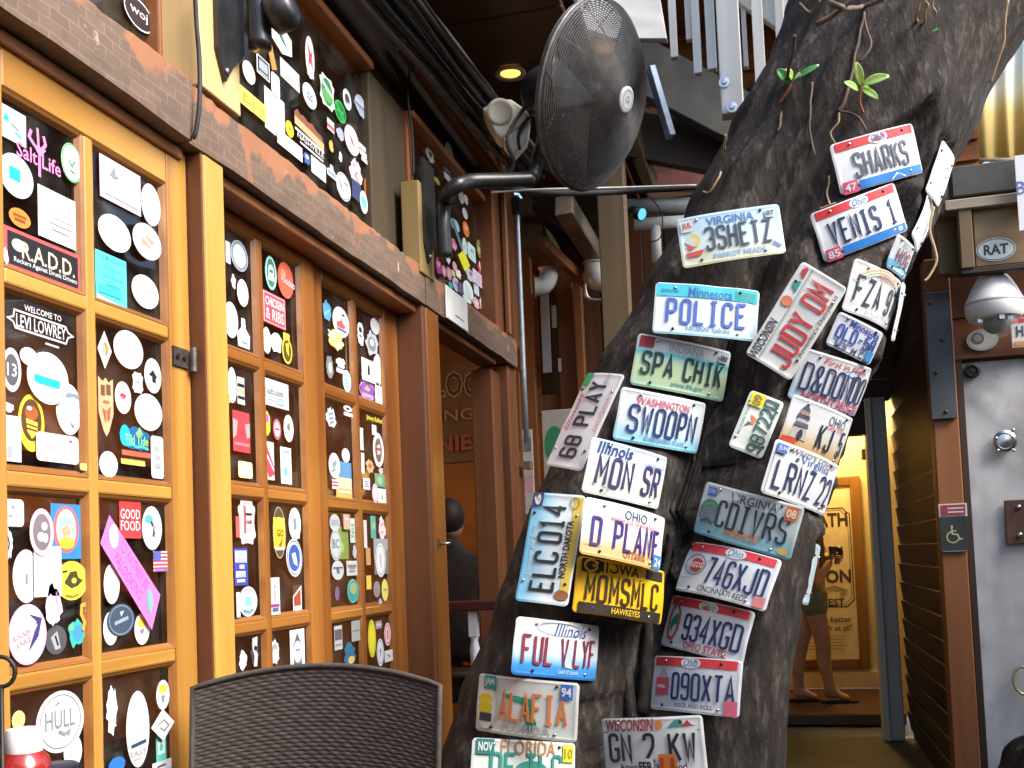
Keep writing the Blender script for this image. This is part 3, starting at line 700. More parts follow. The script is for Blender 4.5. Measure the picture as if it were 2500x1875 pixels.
ST = [
# nearest door, top row
('a', 78, 815, 165, 215, 'r', W_, [('p', [(-.85, .1), (-.5, .6), (-.3, .05)], TE), ('l', [(-.2, .1), (.4, -.2)], .06, GY), ('l', [(.1, -.35), (.6, -.55)], .05, TE)]),
('a', 240, 1035, 285, 105, 'n', K_, [('t', 'Salt Life', 0, 0, .95, 1, PK), ('l', [(-.35, 3.2), (-.45, 2.2), (-.2, 1.4), (0, .9), (0, -2.2)], .06, PK), ('l', [(.2, 3.2), (.28, 2.2), (.12, 1.4), (0, .9)], .06, PK), ('l', [(-.08, 3.8), (-.05, 2), (0, .9)], .05, PK), ('p', [(-.3, 1.6), (.3, 1.5), (0, .2)], PK)]),
('a', 445, 1060, 135, 265, 'o', (.70, .92, .74), [('o', .92, .95, .05, GR), ('m', 0) if 0 else ('l', [(-.3, .1), (0, -.2), (.3, .2)], .07, (.10, .25, .14)), ('l', [(-.2, -.4), (.25, -.5)], .06, (.10, .25, .14))]),
('a', 78, 1145, 225, 300, 'o', W_, [('r', -.1, .05, .32, .30, TE), ('l', [(-.35, .05), (.2, .05)], .012, (.02, .3, .32))]),
('a', 385, 1420, 272, 330, 'r', W_, [FINE(5, (.46, .47, .48))]),
('a', 120, 1415, 140, 135, 'o', OR, [('l', [(-.6, .2), (.6, .2)], .10, (.25, .08, .02)), ('l', [(-.5, -.25), (.5, -.25)], .10, (.25, .08, .02))]),
('b', 272, 100, 520, 262, 'r', (.66, .10, .10), [('r', 0, .02, .87, .80, K_), ('t', 'R.A.D.D.', .12, .12, .42, .66, (.85, .55, .42)), ('t', 'Rockers Against Drunk Drivers', .05, -.5, .16, .78, W_), ('e', -.62, .25, .16, .30, W_)]),
('b', 15, 70, 45, 130, 'm', W_, []),
('a', 775, 1205, 262, 275, 'r', (.84, .58, .80), [('r', 0, -.35, .92, .62, (.88, .84, .88)), ('p', [(-.55, .2), (-.3, .75), (-.25, .35), (-.05, .3), (-.3, .1)], GY), ('r', .35, .6, .45, .14, (.93, .84, .9)), ('l', [(-.8, -.75), (.8, -.75)], .02, GY)]),
('a', 965, 1330, 125, 280, 'o', W_, [('e', .2, -.72, .12, .05, LB)]),
('a', 725, 1515, 212, 250, 'o', (.86, .82, .76), [('l', [(-.5, .3), (-.1, .1), (.4, .35)], .05, (.75, .66, .54)), ('l', [(-.4, -.2), (.5, -.1)], .06, (.75, .66, .54))]),
('a', 930, 1570, 185, 245, 'o', W_, [('p', [(-.45, -.2), (-.2, .35), (.5, .2), (.25, -.35)], (.78, .30, .22)), ('l', [(-.3, .25), (.35, -.3)], .05, W_)]),
('b', 720, 225, 200, 330, 'r', (.10, .72, .76), [('t', '-18-room', .1, .82, .08, .8, (.04, .2, .22)), ('x', 4, (.08, .45, .5)), ('r', -.1, -.45, .7, .18, (.05, .62, .68)), ('p', [(-1, -1), (-1, -.75), (.6, -.92), (1, -.98), (1, -1)], W_)]),
('b', 935, 300, 175, 225, 'o', W_, [('l', [(-.4, .1), (.4, .05)], .04, LG)]),
# second row
('b', 262, 530, 400, 165, 'n', K_, [('l', [(-.85, .75), (.8, .62), (.88, .2), (1.05, 0), (.88, -.2), (.8, -.75), (-.82, -.62), (-.88, -.2), (-1.05, 0), (-.88, .2), (-.85, .75)], .022, W_), ('t', 'LEVI LOWREY', 0, 0, .52, .80, W_), ('t', 'WELCOME TO', .05, 1.15, .24, .6, W_), ('l', [(.1, -1.2), (.55, -1.25)], .022, W_)]),
('b', 60, 805, 125, 290, 'o', W_, [('e', 0, 0, .72, .72, (.10, .10, .12)), ('t', '13', 0, 0, .3, .5, W_)]),
('b', 165, 720, 115, 120, 'o', (.90, .78, .62), []),
('b', 285, 862, 270, 345, 'o', W_, [('o', .9, .92, .012, GY), ('r', -.05, -.12, .62, .14, TE, -.06), ('r', -.05, -.19, .5, .1, TE, -.06)]),
('b', 445, 1060, 165, 335, 'o', (.85, .85, .87), [('o', .86, .9, .03, (.65, .68, .72)), ('r', .2, .55, .6, .1, (.2, .24, .3)), ('e', .3, 0, .5, .5, (.76, .8, .86)), ('p', [(-.05, -.45), (.3, -.6), (.6, -.35), (.3, -.75)], (.2, .25, .33))]),
('b', 195, 1150, 170, 375, 'o', YE, [('e', 0, .1, .78, .74, (.10, .05, .02)), ('e', 0, .35, .5, .25, (.38, .10, .03)), ('p', [(-.45, .15), (.45, .05), (.4, -.35), (0, -.55), (-.35, -.3)], (.80, .52, .08)), ('l', [(-.4, -.05), (.4, -.12)], .04, (.1, .05, .02)), ('l', [(-.38, -.2), (.38, -.26)], .04, (.1, .05, .02)), ('e', -.2, .5, .2, .08, W_)]),
('b', 60, 1250, 125, 300, 'r', W_, [('r', -.2, -.6, .25, .25, LG)]),
('b', 355, 1315, 275, 185, 'R', W_, [('t', 'Geneva', .05, .1, .34, .66, (.72, .35, .55)), ('e', .6, .6, .08, .12, PU)]),
('b', 516, 1435, 42, 44, 'R', (.75, .9, .2), []),
('b', 52, 1045, 95, 70, 'm', W_, []),
('b', 670, 675, 92, 250, 'd', W_, [('e', .1, .05, .4, .35, OR), ('e', -.15, -.05, .22, .3, (.25, .45, .6))]),
('b', 820, 675, 192, 255, 'o', W_, [('l', [(-.2, .3), (.2, .25)], .03, LG)]),
('b', 972, 845, 110, 230, 'o', W_, [('p', [(-.5, .0), (0, .35), (.5, -.05), (.35, -.1), (.3, -.42), (-.1, -.35), (-.1, -.05)], K_)]),
('b', 868, 890, 66, 135, 's', W_, [('l', [(-.4, .1), (.4, 0)], .1, GY)]),
('b', 685, 1045, 96, 385, 'h', TN, [('r', -.4, .55, .28, .18, (.16, .08, .04)), ('r', .35, .6, .3, .18, (.16, .08, .04)), ('p', [(-.5, -.05), (0, -.15), (-.05, -.55), (-.3, -.4)], (.38, .12, .06)), ('p', [(.1, -.1), (.6, .05), (.45, -.4), (.15, -.5)], (.38, .12, .06)), ('r', 0, .18, .4, .04, (.5, .15, .1))]),
('b', 790, 985, 105, 212, 'o', W_, [('p', [(-.45, .12), (-.1, .3), (.1, .22), (.45, .18), (.1, -.02), (-.1, -.02)], RD), ('p', [(-.4, .08), (.4, .1), (.1, -.12)], (.75, .1, .15))]),
('b', 950, 1080, 180, 243, 'o', W_, []),
('b', 855, 1250, 212, 172, 'm', (.02, .12, .30), [('e', -.6, .1, .3, .8, (.02, .45, .75)), ('t', 'Tiki Tide', .1, -.1, .36, .72, (.30, .75, .22)), ('p', [(.0, .3), (.3, .9), (.5, .3)], (.25, .6, .2)), ('l', [(-.5, -.6), (-.2, -.5), (.1, -.65), (.4, -.55), (.8, -.7)], .05, (.05, .6, .85))]),
('b', 862, 1352, 190, 34, 'r', (.45, .12, .08), []),
('b', 862, 1402, 155, 38, 'R', (.80, .74, .16), []),
('b', 1012, 1372, 80, 275, 'R', W_, [FINE(3)]),
('b', 690, 1418, 120, 172, 'o', (.66, .70, .76), [('o', .9, .92, .05, W_), ('e', -.1, 0, .5, .5, (.48, .54, .64)), ('t', 'Z', -.1, 0, .28, .3, W_)]),
# third row
('c', 70, 128, 132, 165, 'R', W_, [('t', 'LIMITED', 0, -.25, .1, .6, (.6, .2, .25)), ('r', 0, .4, .12, .12, (.6, .2, .25))]),
('c', 38, 310, 62, 200, 'm', W_, [('l', [(-.2, .4), (.1, 0), (-.1, -.4)], .12, K_)]),
('c', 268, 480, 165, 300, 'r', (.80, .82, .86), []),
('c', 225, 245, 145, 285, 'o', (.82, .55, .66), [('e', 0, 0, .74, .78, (.20, .16, .18)), ('e', .2, .25, .25, .18, W_), ('e', -.1, -.2, .3, .2, W_), ('e', .25, -.25, .22, .2, (.7, .7, .75))]),
('c', 395, 240, 178, 330, 'r', (.04, .22, .58), [('e', 0, .08, .86, .86, (.72, .14, .14)), ('e', 0, .08, .66, .74, (.82, .74, .6)), ('e', -.05, .35, .4, .2, (.3, .65, .6)), ('p', [(-.35, .1), (.1, .3), (.3, -.1), (-.2, -.2)], (.65, .35, .2)), ('e', 0, -.42, .5, .22, YE)]),
('c', 150, 508, 162, 320, 'o', W_, [('o', .8, .84, .035, (.78, .76, .80)), ('r', 0, -.1, .09, .2, (.30, .22, .26))]),
('c', 418, 535, 190, 235, 'o', (.80, .75, .06), [('p', [(-.5, -.1), (-.1, .45), (.3, .5), (.4, .15), (.7, .0), (.35, -.3), (-.05, -.4)], (.06, .055, .02)), ('e', .12, 0, .16, .14, (.7, .6, .1)), ('l', [(-.6, .45), (-.3, .5)], .04, K_), ('l', [(-.45, -.72), (0, -.82), (.4, -.7)], .05, (.25, .22, .05))]),
('c', 302, 690, 112, 290, 'm', (.80, .74, .78), [('l', [(-.4, .5), (.2, .2), (-.2, -.1), (.3, -.5)], .1, (.45, .42, .46)), ('l', [(.3, .6), (.35, -.2)], .06, (.6, .2, .35))]),
('c', 140, 858, 232, 365, 'o', (.70, .40, .68), [('e', 0, 0, .92, .93, W_), ('p', [(.05, .66), (.75, .5), (.55, -.1), (.0, -.6), (.3, .0), (.45, .4)], (.06, .04, .18)), ('p', [(-.05, .45), (.5, .3), (.35, .1), (.1, -.1)], (.62, .64, .7)), ('t', 'ROCKIN', -.32, .0, .10, .46, (.72, .30, .36), .30), ('t', 'JAKE', -.22, -.25, .12, .42, (.72, .30, .36), .30)]),
('c', 335, 890, 130, 175, 'o', (.08, .08, .09), [('p', [(-.5, .2), (.1, .6), (.4, -.6), (-.1, -.7)], LG), ('l', [(-.1, .3), (.15, -.4)], .08, K_)]),
('c', 450, 850, 120, 190, 'm', (.05, .42, .36), [('e', .15, 0, .5, .5, (.06, .28, .60)), ('e', -.5, .4, .25, .2, (.15, .6, .3))]),
('c', 490, 750, 80, 165, 'n', OR, [('l', [(-.2, -1), (.1, -.4), (-.4, .2), (-.3, .8), (.3, .9), (.6, .5), (.3, .3)], .20, (.72, .33, .06))]),
('c', 775, 165, 130, 232, 'r', RD, [('t', 'GOOD', 0, .25, .26, .9, W_), ('t', 'FOOD', 0, -.35, .26, .9, W_)]),
('c', 900, 220, 120, 262, 'o', W_, [('e', -.3, .4, .4, .2, (.10, .38, .42)), ('l', [(-.1, .3), (.2, 0), (.1, -.4)], .10, (.06, .06, .08)), ('l', [(.1, .1), (.35, -.3), (.2, -.5)], .04, (.7, .4, .5))]),
('c', 652, 555, 95, 240, 'o', (.82, .88, .82), []),
('c', 940, 420, 84, 122, 'r', (.82, .80, .82), [('r', 0, .78, 1, .1, (.55, .08, .12)), ('r', 0, .42, 1, .1, (.55, .08, .12)), ('r', 0, .06, 1, .1, (.55, .08, .12)), ('r', 0, -.3, 1, .1, (.55, .08, .12)), ('r', 0, -.66, 1, .1, (.55, .08, .12)), ('r', -.5, .55, .5, .45, (.10, .12, .45)), ('r', 0, -.92, 1, .08, (.25, .1, .5))]),
('c', 662, 822, 88, 200, 'o', (.80, .82, .86), []),
('c', 720, 770, 165, 195, 'o', (.05, .08, .12), [('o', .85, .88, .02, (.25, .32, .42)), ('p', [(-.1, .5), (.2, .55), (0, .2)], W_), ('l', [(-.5, -.2), (.5, .1)], .08, (.28, .36, .46))]),
('c', 840, 825, 90, 188, 'o', (.88, .86, .82), [('e', 0, .4, .6, .3, YE), ('p', [(-.4, -.1), (.3, .1), (.1, -.4)], (.25, .15, .3))]),
# fourth row
('c', 430, 1560, 110, 200, 'o', (.78, .82, .85), []),
('c', 350, 1380, 290, 372, 'o', W_, [('o', .84, .86, .016, (.16, .17, .18)), ('t', 'HULL', -.02, .08, .30, .62, (.22, .23, .24)), ('l', [(-.1, -.3), (.15, -.45), (.35, -.35), (.3, -.5)], .05, GY), ('l', [(-.25, .55), (-.08, .6), (-.15, .66)], .02, GY)]),
('c', 90, 1370, 80, 110, 'o', (.82, .74, .22), [('l', [(-.3, 0), (.3, 0)], .1, (.6, .5, .1))]),
('c', 665, 1310, 76, 330, 'm', (.80, .86, .88), []),
('c', 815, 1425, 140, 455, 'o', W_, [('l', [(-.6, -.42), (.7, -.36)], .10, (.03, .05, .12)), ('t', 'EAST', 0, -.62, .07, .7, GY), ('l', [(-.8, -.2), (.8, -.18)], .02, LG), ('l', [(-.4, -.78), (.3, -.76)], .05, LG)]),
('c', 960, 1220, 80, 178, 'o', W_, [('e', 0, .4, .6, .3, YE), ('p', [(-.3, .0), (.3, -.05), (.1, -.5), (-.2, -.5)], (.2, .22, .3))]),
('c', 955, 1400, 140, 190, 'd', (.80, .81, .83), [('l', [(-.5, .0), (.1, .3), (.5, -.1), (.1, -.4), (-.3, -.1)], .05, GY)]),
('c', 965, 1535, 60, 175, 'r', (.12, .52, .42), [('r', 0, 0, .7, .45, (.70, .85, .78)), ('e', 0, 0, .4, .25, (.12, .52, .42))]),
('c', 695, 1640, 100, 100, 'o', (.03, .16, .55), []),
('c', 960, 1645, 115, 60, 'r', W_, [('l', [(-.5, 0), (.4, .1)], .05, K_)]),
# second door
('e', 150, 460, 32, 150, 'r', W_, []), ('e', 222, 485, 115, 215, 'o', W_, [('o', .84, .86, .10, (.18, .26, .34)), ('p', [(-.45, .45), (.4, .35), (.35, -.5), (-.4, -.35)], W_)]),
('e', 240, 735, 75, 188, 'o', (.90, .78, .82), []), ('e', 172, 660, 35, 110, 'm', (.86, .72, .62), []), ('e', 175, 915, 98, 248, 'o', W_, [('r', -.1, -.2, .3, .03, GY)]), ('e', 255, 1005, 85, 200, 'b', W_, [('r', .05, -.35, .6, .22, (.72, .76, .72)), ('r', .1, -.65, .5, .06, GY)]),
('e', 440, 600, 80, 238, 'o', (.04, .22, .16), [('o', .82, .9, .1, (.45, .72, .66)), ('e', 0, .1, .5, .4, W_), ('r', 0, -.3, .5, .15, W_), ('r', 0, .1, .3, .08, (.04, .2, .15))]),
('e', 535, 650, 105, 250, 'o', (.66, .12, .07), [('t', 'Voodoo', .25, 0, .22, .9, W_, -.1), ('e', -.3, .3, .3, .3, (.8, .3, .2))]),
('e', 455, 852, 150, 215, 'r', (.66, .09, .12), [('r', 0, .0, .94, .92, (.84, .66, .66)), ('r', 0, .0, .9, .88, (.62, .07, .10)), ('t', 'CHICKEN', 0, .42, .28, .8, (.88, .78, .78)), ('t', '& RIBS', 0, -.36, .36, .8, W_)]),
('e', 398, 1055, 55, 182, 'o', (.80, .86, .88), []), ('e', 478, 1072, 115, 148, 'm', (.90, .86, .72), []), ('e', 545, 1045, 42, 80, 'r', (.82, .60, .06), []), ('e', 545, 1125, 70, 185, 'o', (.10, .08, .02), [('o', .86, .9, .10, (.66, .56, .05)), ('p', [(-.3, .5), (.4, .6), (.2, .1), (.35, -.4), (-.1, -.1)], YE)]),
('e', 178, 1355, 62, 245, 'o', W_, []), ('e', 232, 1395, 50, 185, 'r', (.55, .56, .54), [('r', 0, .4, .9, .12, K_), ('r', 0, 0, .8, .14, TN), ('r', 0, -.5, .9, .1, K_), ('r', 0, .75, .9, .1, W_)]),
('e', 470, 1415, 182, 180, 'r', W_, [('x', 5, (.50, .56, .62)), ('r', .35, -.55, .3, .2, (.35, .62, .78)), ('t', 'reab.com', -.1, .15, .26, .66, (.30, .33, .38))]),
('f', 198, 130, 98, 235, 'r', (.60, .06, .08), [('p', [(-1, .6), (-.4, .5), (-.6, -.2), (-1, -.4)], (.38, .34, .33)), ('p', [(1, .5), (.4, .4), (.6, -.3), (1, -.2)], (.38, .34, .33)), ('r', 0, -.62, .9, .08, (.75, .2, .2))]),
('f', 217, 350, 82, 95, 'R', (.88, .80, .42), [('r', 0, 0, .6, .6, (.92, .88, .66))]), ('f', 352, 80, 32, 150, 'x', YE, [('e', -.2, .4, .8, .35, (.7, .1, .4))]),
('f', 405, 115, 46, 122, 'o', (.66, .12, .18), [('e', 0, 0, .66, .72, W_), ('r', 0, 0, .5, .1, RD)]), ('f', 468, 110, 56, 158, 'o', (.86, .88, .84), [('p', [(-.4, .2), (.2, .5), (.4, -.2), (0, -.1), (-.1, -.5)], (.16, .20, .12))]),
('f', 368, 295, 64, 222, 'r', W_, [('p', [(-1, 1), (-.3, .8), (1, -.3), (1, -.7), (.0, -.9), (-1, .3)], (.66, .06, .10)), ('l', [(-.8, .6), (.9, -.5)], .12, W_)]), ('f', 465, 325, 62, 212, 'r', (.80, .90, .92), [('p', [(-.5, -.2), (.3, .0), (.2, -.5), (-.4, -.6)], (.16, .42, .55)), ('r', .1, .75, .6, .05, (.16, .4, .5)), ('r', -.2, .3, .2, .06, LB)]),
('f', 238, 650, 95, 258, 's', (.72, .58, .60), [('o', .8, .86, .04, (.50, .34, .36)), ('r', -.25, .1, .14, .62, (.36, .12, .14)), ('t', 'AME', .25, 0, .1, .4, (.3, .1, .12)), ('r', .2, .35, .4, .05, K_)]),
('f', 200, 910, 78, 215, 'r', (.05, .07, .40), [('r', 0, .55, .85, .32, W_), ('r', -.1, -.4, .7, .16, (.80, .84, .92)), ('r', -.1, -.75, .6, .08, W_), ('x', 3, (.4, .44, .6))]), ('f', 180, 1130, 22, 145, 'r', W_, []), ('f', 172, 680, 22, 120, 'r', (.66, .12, .10), []),
('f', 250, 1110, 106, 175, 'o', W_, [('o', .8, .82, .03, (.10, .34, .36)), ('p', [(-.25, .35), (.3, .3), (.4, -.3), (-.4, -.3)], (.22, .48, .48)), ('l', [(-.5, -.55), (0, -.7), (.5, -.55)], .05, (.08, .25, .28))]),
('f', 425, 712, 72, 300, 'o', (.10, .07, .03), [('o', .98, .98, .03, (.5, .48, .42)), ('r', 0, -.02, .92, .60, (.80, .52, .04)), ('e', 0, .40, .6, .2, (.82, .62, .1)), ('t', 'GO', .1, -.02, .14, .5, K_), ('r', 0, -.62, .7, .06, W_), ('p', [(-.2, -.5), (.6, -.1), (.2, -.55)], (.25, .12, .04))]),
('f', 512, 662, 70, 188, 'o', (.80, .84, .88), [('o', .72, .78, .05, (.36, .42, .50)), ('p', [(-.3, .3), (.2, .4), (.3, -.3), (-.2, -.4)], (.20, .24, .30)), ('r', .5, -.8, .2, .1, W_)]),
('f', 505, 858, 92, 222, 'o', W_, [('e', 0, 0, .72, .70, (.04, .10, .38)), ('p', [(-.35, .2), (.1, .3), (.3, -.1), (.35, -.45), (-.1, -.3)], W_), ('o', .86, .88, .025, (.04, .1, .38))], .3),
('f', 388, 1080, 58, 215, 'r', W_, [('p', [(-.25, -.3), (-.12, .45), (.12, .45), (.3, -.3)], (.52, .36, .38)), ('p', [(-.2, .45), (0, .7), (.2, .45)], (.2, .22, .28)), ('r', 0, -.5, .8, .08, (.30, .05, .2)), ('r', 0, -.72, .6, .1, (.1, .12, .2))]),
('f', 533, 1090, 50, 148, 'r', (.34, .06, .03), [('p', [(-1, .1), (1, .9), (1, 1), (-1, 1)], (.10, .05, .03)), ('l', [(-.9, -.9), (-.9, .1), (.9, .85), (.9, -.9), (-.9, -.9)], .09, (.86, .80, .76)), ('r', 0, -.72, .7, .12, W_)]),
('f', 215, 1455, 50, 125, 'm', (.78, .86, .84), []), ('f', 280, 1400, 52, 190, 'm', (.06, .05, .07), [('p', [(-.5, .8), (.6, .9), (.5, .3), (.2, .1), (.6, -.2), (.4, -.9), (-.3, -.9), (-.1, -.3), (-.5, .2)], W_), ('e', .1, .2, .35, .16, K_)]),
('f', 400, 1405, 60, 165, 'm', (.70, .72, .74), [('e', 0, .1, .6, .5, (.28, .30, .33)), ('e', 0, -.1, .5, .35, W_)]), ('f', 527, 1375, 84, 205, 'r', (.74, .78, .82), [('p', [(-.55, -1), (-.6, .1), (0, .85), (.6, .1), (.55, -1)], (.10, .12, .15)), ('e', 0, -.25, .62, .62, (.46, .50, .55)), ('e', -.16, -.15, .08, .06, K_), ('e', .16, -.15, .08, .06, K_)]),
# third door
('e', 820, 860, 68, 165, 'm', (.10, .34, .66), [('l', [(-.5, -.3), (.4, .2)], .1, (.3, .55, .8))]), ('e', 910, 932, 110, 212, 'o', (.78, .80, .84), [('o', .9, .92, .03, W_), ('p', [(-.6, -.1), (-.1, .05), (.1, .35), (.2, .0), (.55, -.2), (.3, -.4), (-.5, -.4)], (.60, .10, .10)), ('r', .05, -.52, .6, .07, (.1, .12, .2)), ('l', [(.1, .55), (.4, .5)], .05, K_)]),
('e', 872, 1055, 118, 150, 'm', (.88, .62, .20), [('p', [(-.9, .7), (-.1, .6), (-.2, 0), (-.7, .2)], W_), ('p', [(.0, -.2), (.8, .1), (.3, -.7)], (.9, .82, .66))]),
('e', 828, 1240, 58, 185, 'm', (.20, .22, .22), [('e', 0, 0, .4, .4, (.5, .52, .52))]), ('e', 915, 1205, 65, 88, 'm', (.74, .78, .80), []), ('e', 915, 1262, 62, 30, 'r', W_, []), ('e', 950, 1330, 55, 152, 'o', (.52, .72, .68), [FINE(4, (.30, .46, .44))]),
('e', 1045, 1010, 52, 188, 'm', (.72, .76, .80), [('e', 0, .3, .4, .2, K_), ('l', [(-.3, -.1), (.3, -.2)], .1, K_)]), ('e', 1140, 960, 60, 112, 'o', W_, []), ('e', 1115, 1080, 92, 195, 'm', (.42, .46, .50), [('e', 0, 0, .55, .5, (.18, .20, .23)), ('e', 0, .1, .3, .25, (.62, .66, .7))]),
('e', 1090, 1260, 92, 150, 'r', (.80, .84, .86), [('b', 0) if 0 else ('p', [(-.15, -.4), (-.15, .3), (0, .6), (.15, .3), (.15, -.4)], K_)]), ('e', 1170, 1255, 72, 225, 'm', W_, []), ('e', 1092, 1395, 86, 128, 'r', (.26, .10, .36), [('p', [(-.5, .1), (0, .6), (.5, .2), (.1, -.05)], (.72, .36, .34)), ('r', 0, -.5, .8, .2, (.45, .32, .6)), ('o', 1.2, .9, .03, (.6, .4, .7))]), ('e', 1165, 1420, 45, 120, 'r', (.84, .80, .86), [('r', 0, 0, .12, .3, (.4, .12, .4))]), ('e', 1058, 1290, 30, 80, 'm', W_, []),
('e', 848, 1580, 76, 155, 'm', (.56, .64, .70), [('l', [(-.5, .3), (.3, .5)], .1, (.2, .25, .3)), ('l', [(-.4, -.1), (.4, .1)], .1, (.2, .25, .3)), ('l', [(-.3, -.5), (.4, -.2)], .1, (.2, .25, .3))]), ('e', 955, 1515, 55, 45, 'o', (.62, .66, .70), [('e', 0, -.1, .4, .4, K_)]), ('e', 955, 1555, 58, 24, 'r', (.7, .74, .78), []), ('e', 1140, 1590, 105, 52, 'n', K_, [('t', 'Jimmy Buffett', 0, 0, .8, 1, (.85, .75, .08))]),
('f', 735, 325, 66, 148, 'o', (.58, .62, .64), [('p', [(-.5, .1), (.2, .5), (.4, .2), (-.1, -.3)], (.24, .28, .30)), ('l', [(-.6, -.5), (.2, -.3)], .08, (.24, .28, .3))]), ('f', 815, 265, 46, 84, 'o', (.60, .64, .64), [('e', 0, 0, .6, .6, (.46, .5, .52))]),
('f', 800, 410, 92, 215, 'r', (.10, .26, .46), [('r', 0, -.15, 1, .3, (.52, .50, .38)), ('r', 0, -.72, 1, .28, (.66, .40, .10)), ('e', .25, -.3, .12, .15, (.8, .7, .4)), ('r', 0, -.62, .8, .06, W_)]), ('f', 745, 430, 34, 60, 'r', (.66, .62, .66), [('r', 0, .3, 1, .15, RD), ('r', 0, -.3, 1, .15, RD)]),
('f', 997, 235, 62, 200, 'o', (.78, .78, .76), [('e', 0, 0, .62, .72, (.20, .13, .11)), ('p', [(-.35, .2), (.3, .4), (.35, -.2), (-.2, -.3)], (.60, .58, .58)), ('r', 0, .05, .5, .07, (.35, .08, .06))]), ('f', 945, 330, 52, 90, 'm', (.58, .38, .20), [('e', 0, .1, .4, .3, (.3, .17, .08))]), ('f', 966, 120, 26, 60, 'r', (.80, .74, .78), []), ('f', 907, 170, 18, 130, 'r', (.7, .72, .7), []), ('f', 910, 310, 18, 120, 'r', (.72, .72, .72), []),
('f', 1006, 410, 58, 75, 'r', (.16, .34, .20), [('e', 0, 0, .5, .6, (.30, .5, .3))]), ('f', 1015, 505, 48, 95, 'r', (.62, .72, .70), [('r', 0, -.1, .15, .25, (.1, .3, .3))]), ('f', 972, 485, 36, 112, 'o', (.76, .48, .58), [('e', 0, 0, .5, .6, (.84, .72, .76))]), ('f', 935, 430, 40, 66, 'r', (.66, .70, .72), [FINE(3, GY)]), ('f', 1015, 355, 30, 50, 'm', (.6, .48, .46), []),
('f', 748, 655, 60, 100, 'o', (.42, .45, .47), [R1((.28, .3, .32))]), ('f', 750, 785, 64, 178, 'o', (.44, .48, .50), [('o', .82, .86, .05, (.24, .27, .3)), ('t', 'BC', 0, .1, .3, .6, (.10, .11, .12))]), ('f', 758, 930, 70, 112, 'o', (.42, .46, .48), [('p', [(-.3, .2), (.1, .4), (.3, -.3), (-.1, -.4)], (.1, .12, .14)), ('l', [(-.8, .25), (.8, .25)], .06, (.1, .12, .14))]),
('f', 805, 650, 36, 88, 'r', (.46, .30, .24), [('r', 0, .4, .6, .15, (.62, .5, .46))]), ('f', 800, 770, 60, 190, 'r', (.18, .24, .06), [('e', -.2, -.3, .4, .3, (.24, .40, .08))]), ('f', 850, 700, 28, 142, 'r', (.42, .56, .48), [FINE(4, (.2, .3, .26))]), ('f', 858, 825, 24, 90, 'm', (.4, .42, .44), []), ('f', 840, 918, 62, 85, 'r', (.46, .48, .48), [('r', 0, .3, .8, .2, (.16, .17, .18)), FINE(3, (.2, .2, .2))]), ('f', 842, 1050, 66, 140, 'o', (.04, .26, .26), [('e', .1, .2, .6, .5, (.28, .36, .16)), ('o', .9, .92, .05, (.1, .4, .4))]), ('f', 765, 1065, 26, 80, 'o', (.16, .1, .2), []),
('f', 970, 680, 30, 130, 'r', (.10, .36, .32), [('e', 0, .1, .6, .3, (.3, .5, .2))]), ('f', 1018, 690, 46, 165, 'm', (.76, .62, .62), [('l', [(-.4, .2), (.4, .4)], .1, (.6, .3, .32)), ('l', [(-.4, -.3), (.3, -.2)], .1, (.6, .3, .32))]), ('f', 1010, 850, 82, 205, 'r', (.34, .36, .40), [('p', [(-1, -.2), (1, .4), (1, -1), (-1, -1)], (.22, .2, .2))]), ('f', 1003, 872, 60, 195, 'o', (.74, .76, .76), [('o', .8, .86, .05, (.4, .42, .44)), ('l', [(-.1, .4), (.05, -.4)], .06, GY)]), ('f', 945, 850, 26, 100, 'r', (.5, .26, .12), []), ('f', 945, 1000, 28, 80, 'r', (.66, .50, .08), []), ('f', 1035, 1045, 38, 128, 'o', (.72, .70, .18), [('l', [(-.5, 0), (.5, .05)], .1, (.3, .28, .1))]), ('f', 985, 1040, 40, 94, 'o', (.30, .24, .24), []), ('f', 1002, 1112, 26, 44, 'm', (.4, .46, .5), []), ('f', 928, 720, 18, 160, 'r', (.6, .58, .55), []),
('f', 768, 1320, 46, 138, 'r', (.44, .46, .46), [('r', 0, .25, .9, .45, (.10, .10, .11)), ('r', 0, -.6, .8, .08, (.2, .2, .22))]), ('f', 866, 1280, 50, 118, 'r', (.34, .35, .34), [('r', 0, 0, .9, .06, (.16, .15, .14))]), ('f', 828, 1412, 76, 150, 'm', (.03, .15, .26), [('e', .2, -.5, .5, .3, (.60, .50, .16))]), ('f', 963, 1325, 46, 218, 'o', (.72, .68, .04), [('o', .8, .86, .08, (.5, .46, .03))]), ('f', 1050, 1300, 38, 132, 'o', (.86, .66, .70), [('o', .72, .8, .08, (.6, .1, .2)), ('r', 0, 0, .16, .4, (.5, .06, .1))]), ('f', 1005, 1405, 42, 158, 'o', (.72, .75, .78), [('o', .8, .84, .06, (.36, .38, .42)), ('p', [(-.3, .2), (.2, .3), (.1, -.3)], (.2, .22, .25))]), ('f', 1050, 1425, 48, 66, 'r', (.74, .76, .78), [('p', [(-.8, .6), (.4, 0), (.9, .6), (.2, -.4)], (.3, .31, .34))]), ('f', 1005, 1245, 36, 46, 'r', (.3, .31, .36), [R1((.6, .6, .64))]),
# upper window, first
('a', 893, 95, 195, 250, 'o', (.03, .02, .03), [('o', .93, .95, .03, W_), ('t', 'woj', 0, .05, .36, .58, W_)]),
# upper window over the middle doors
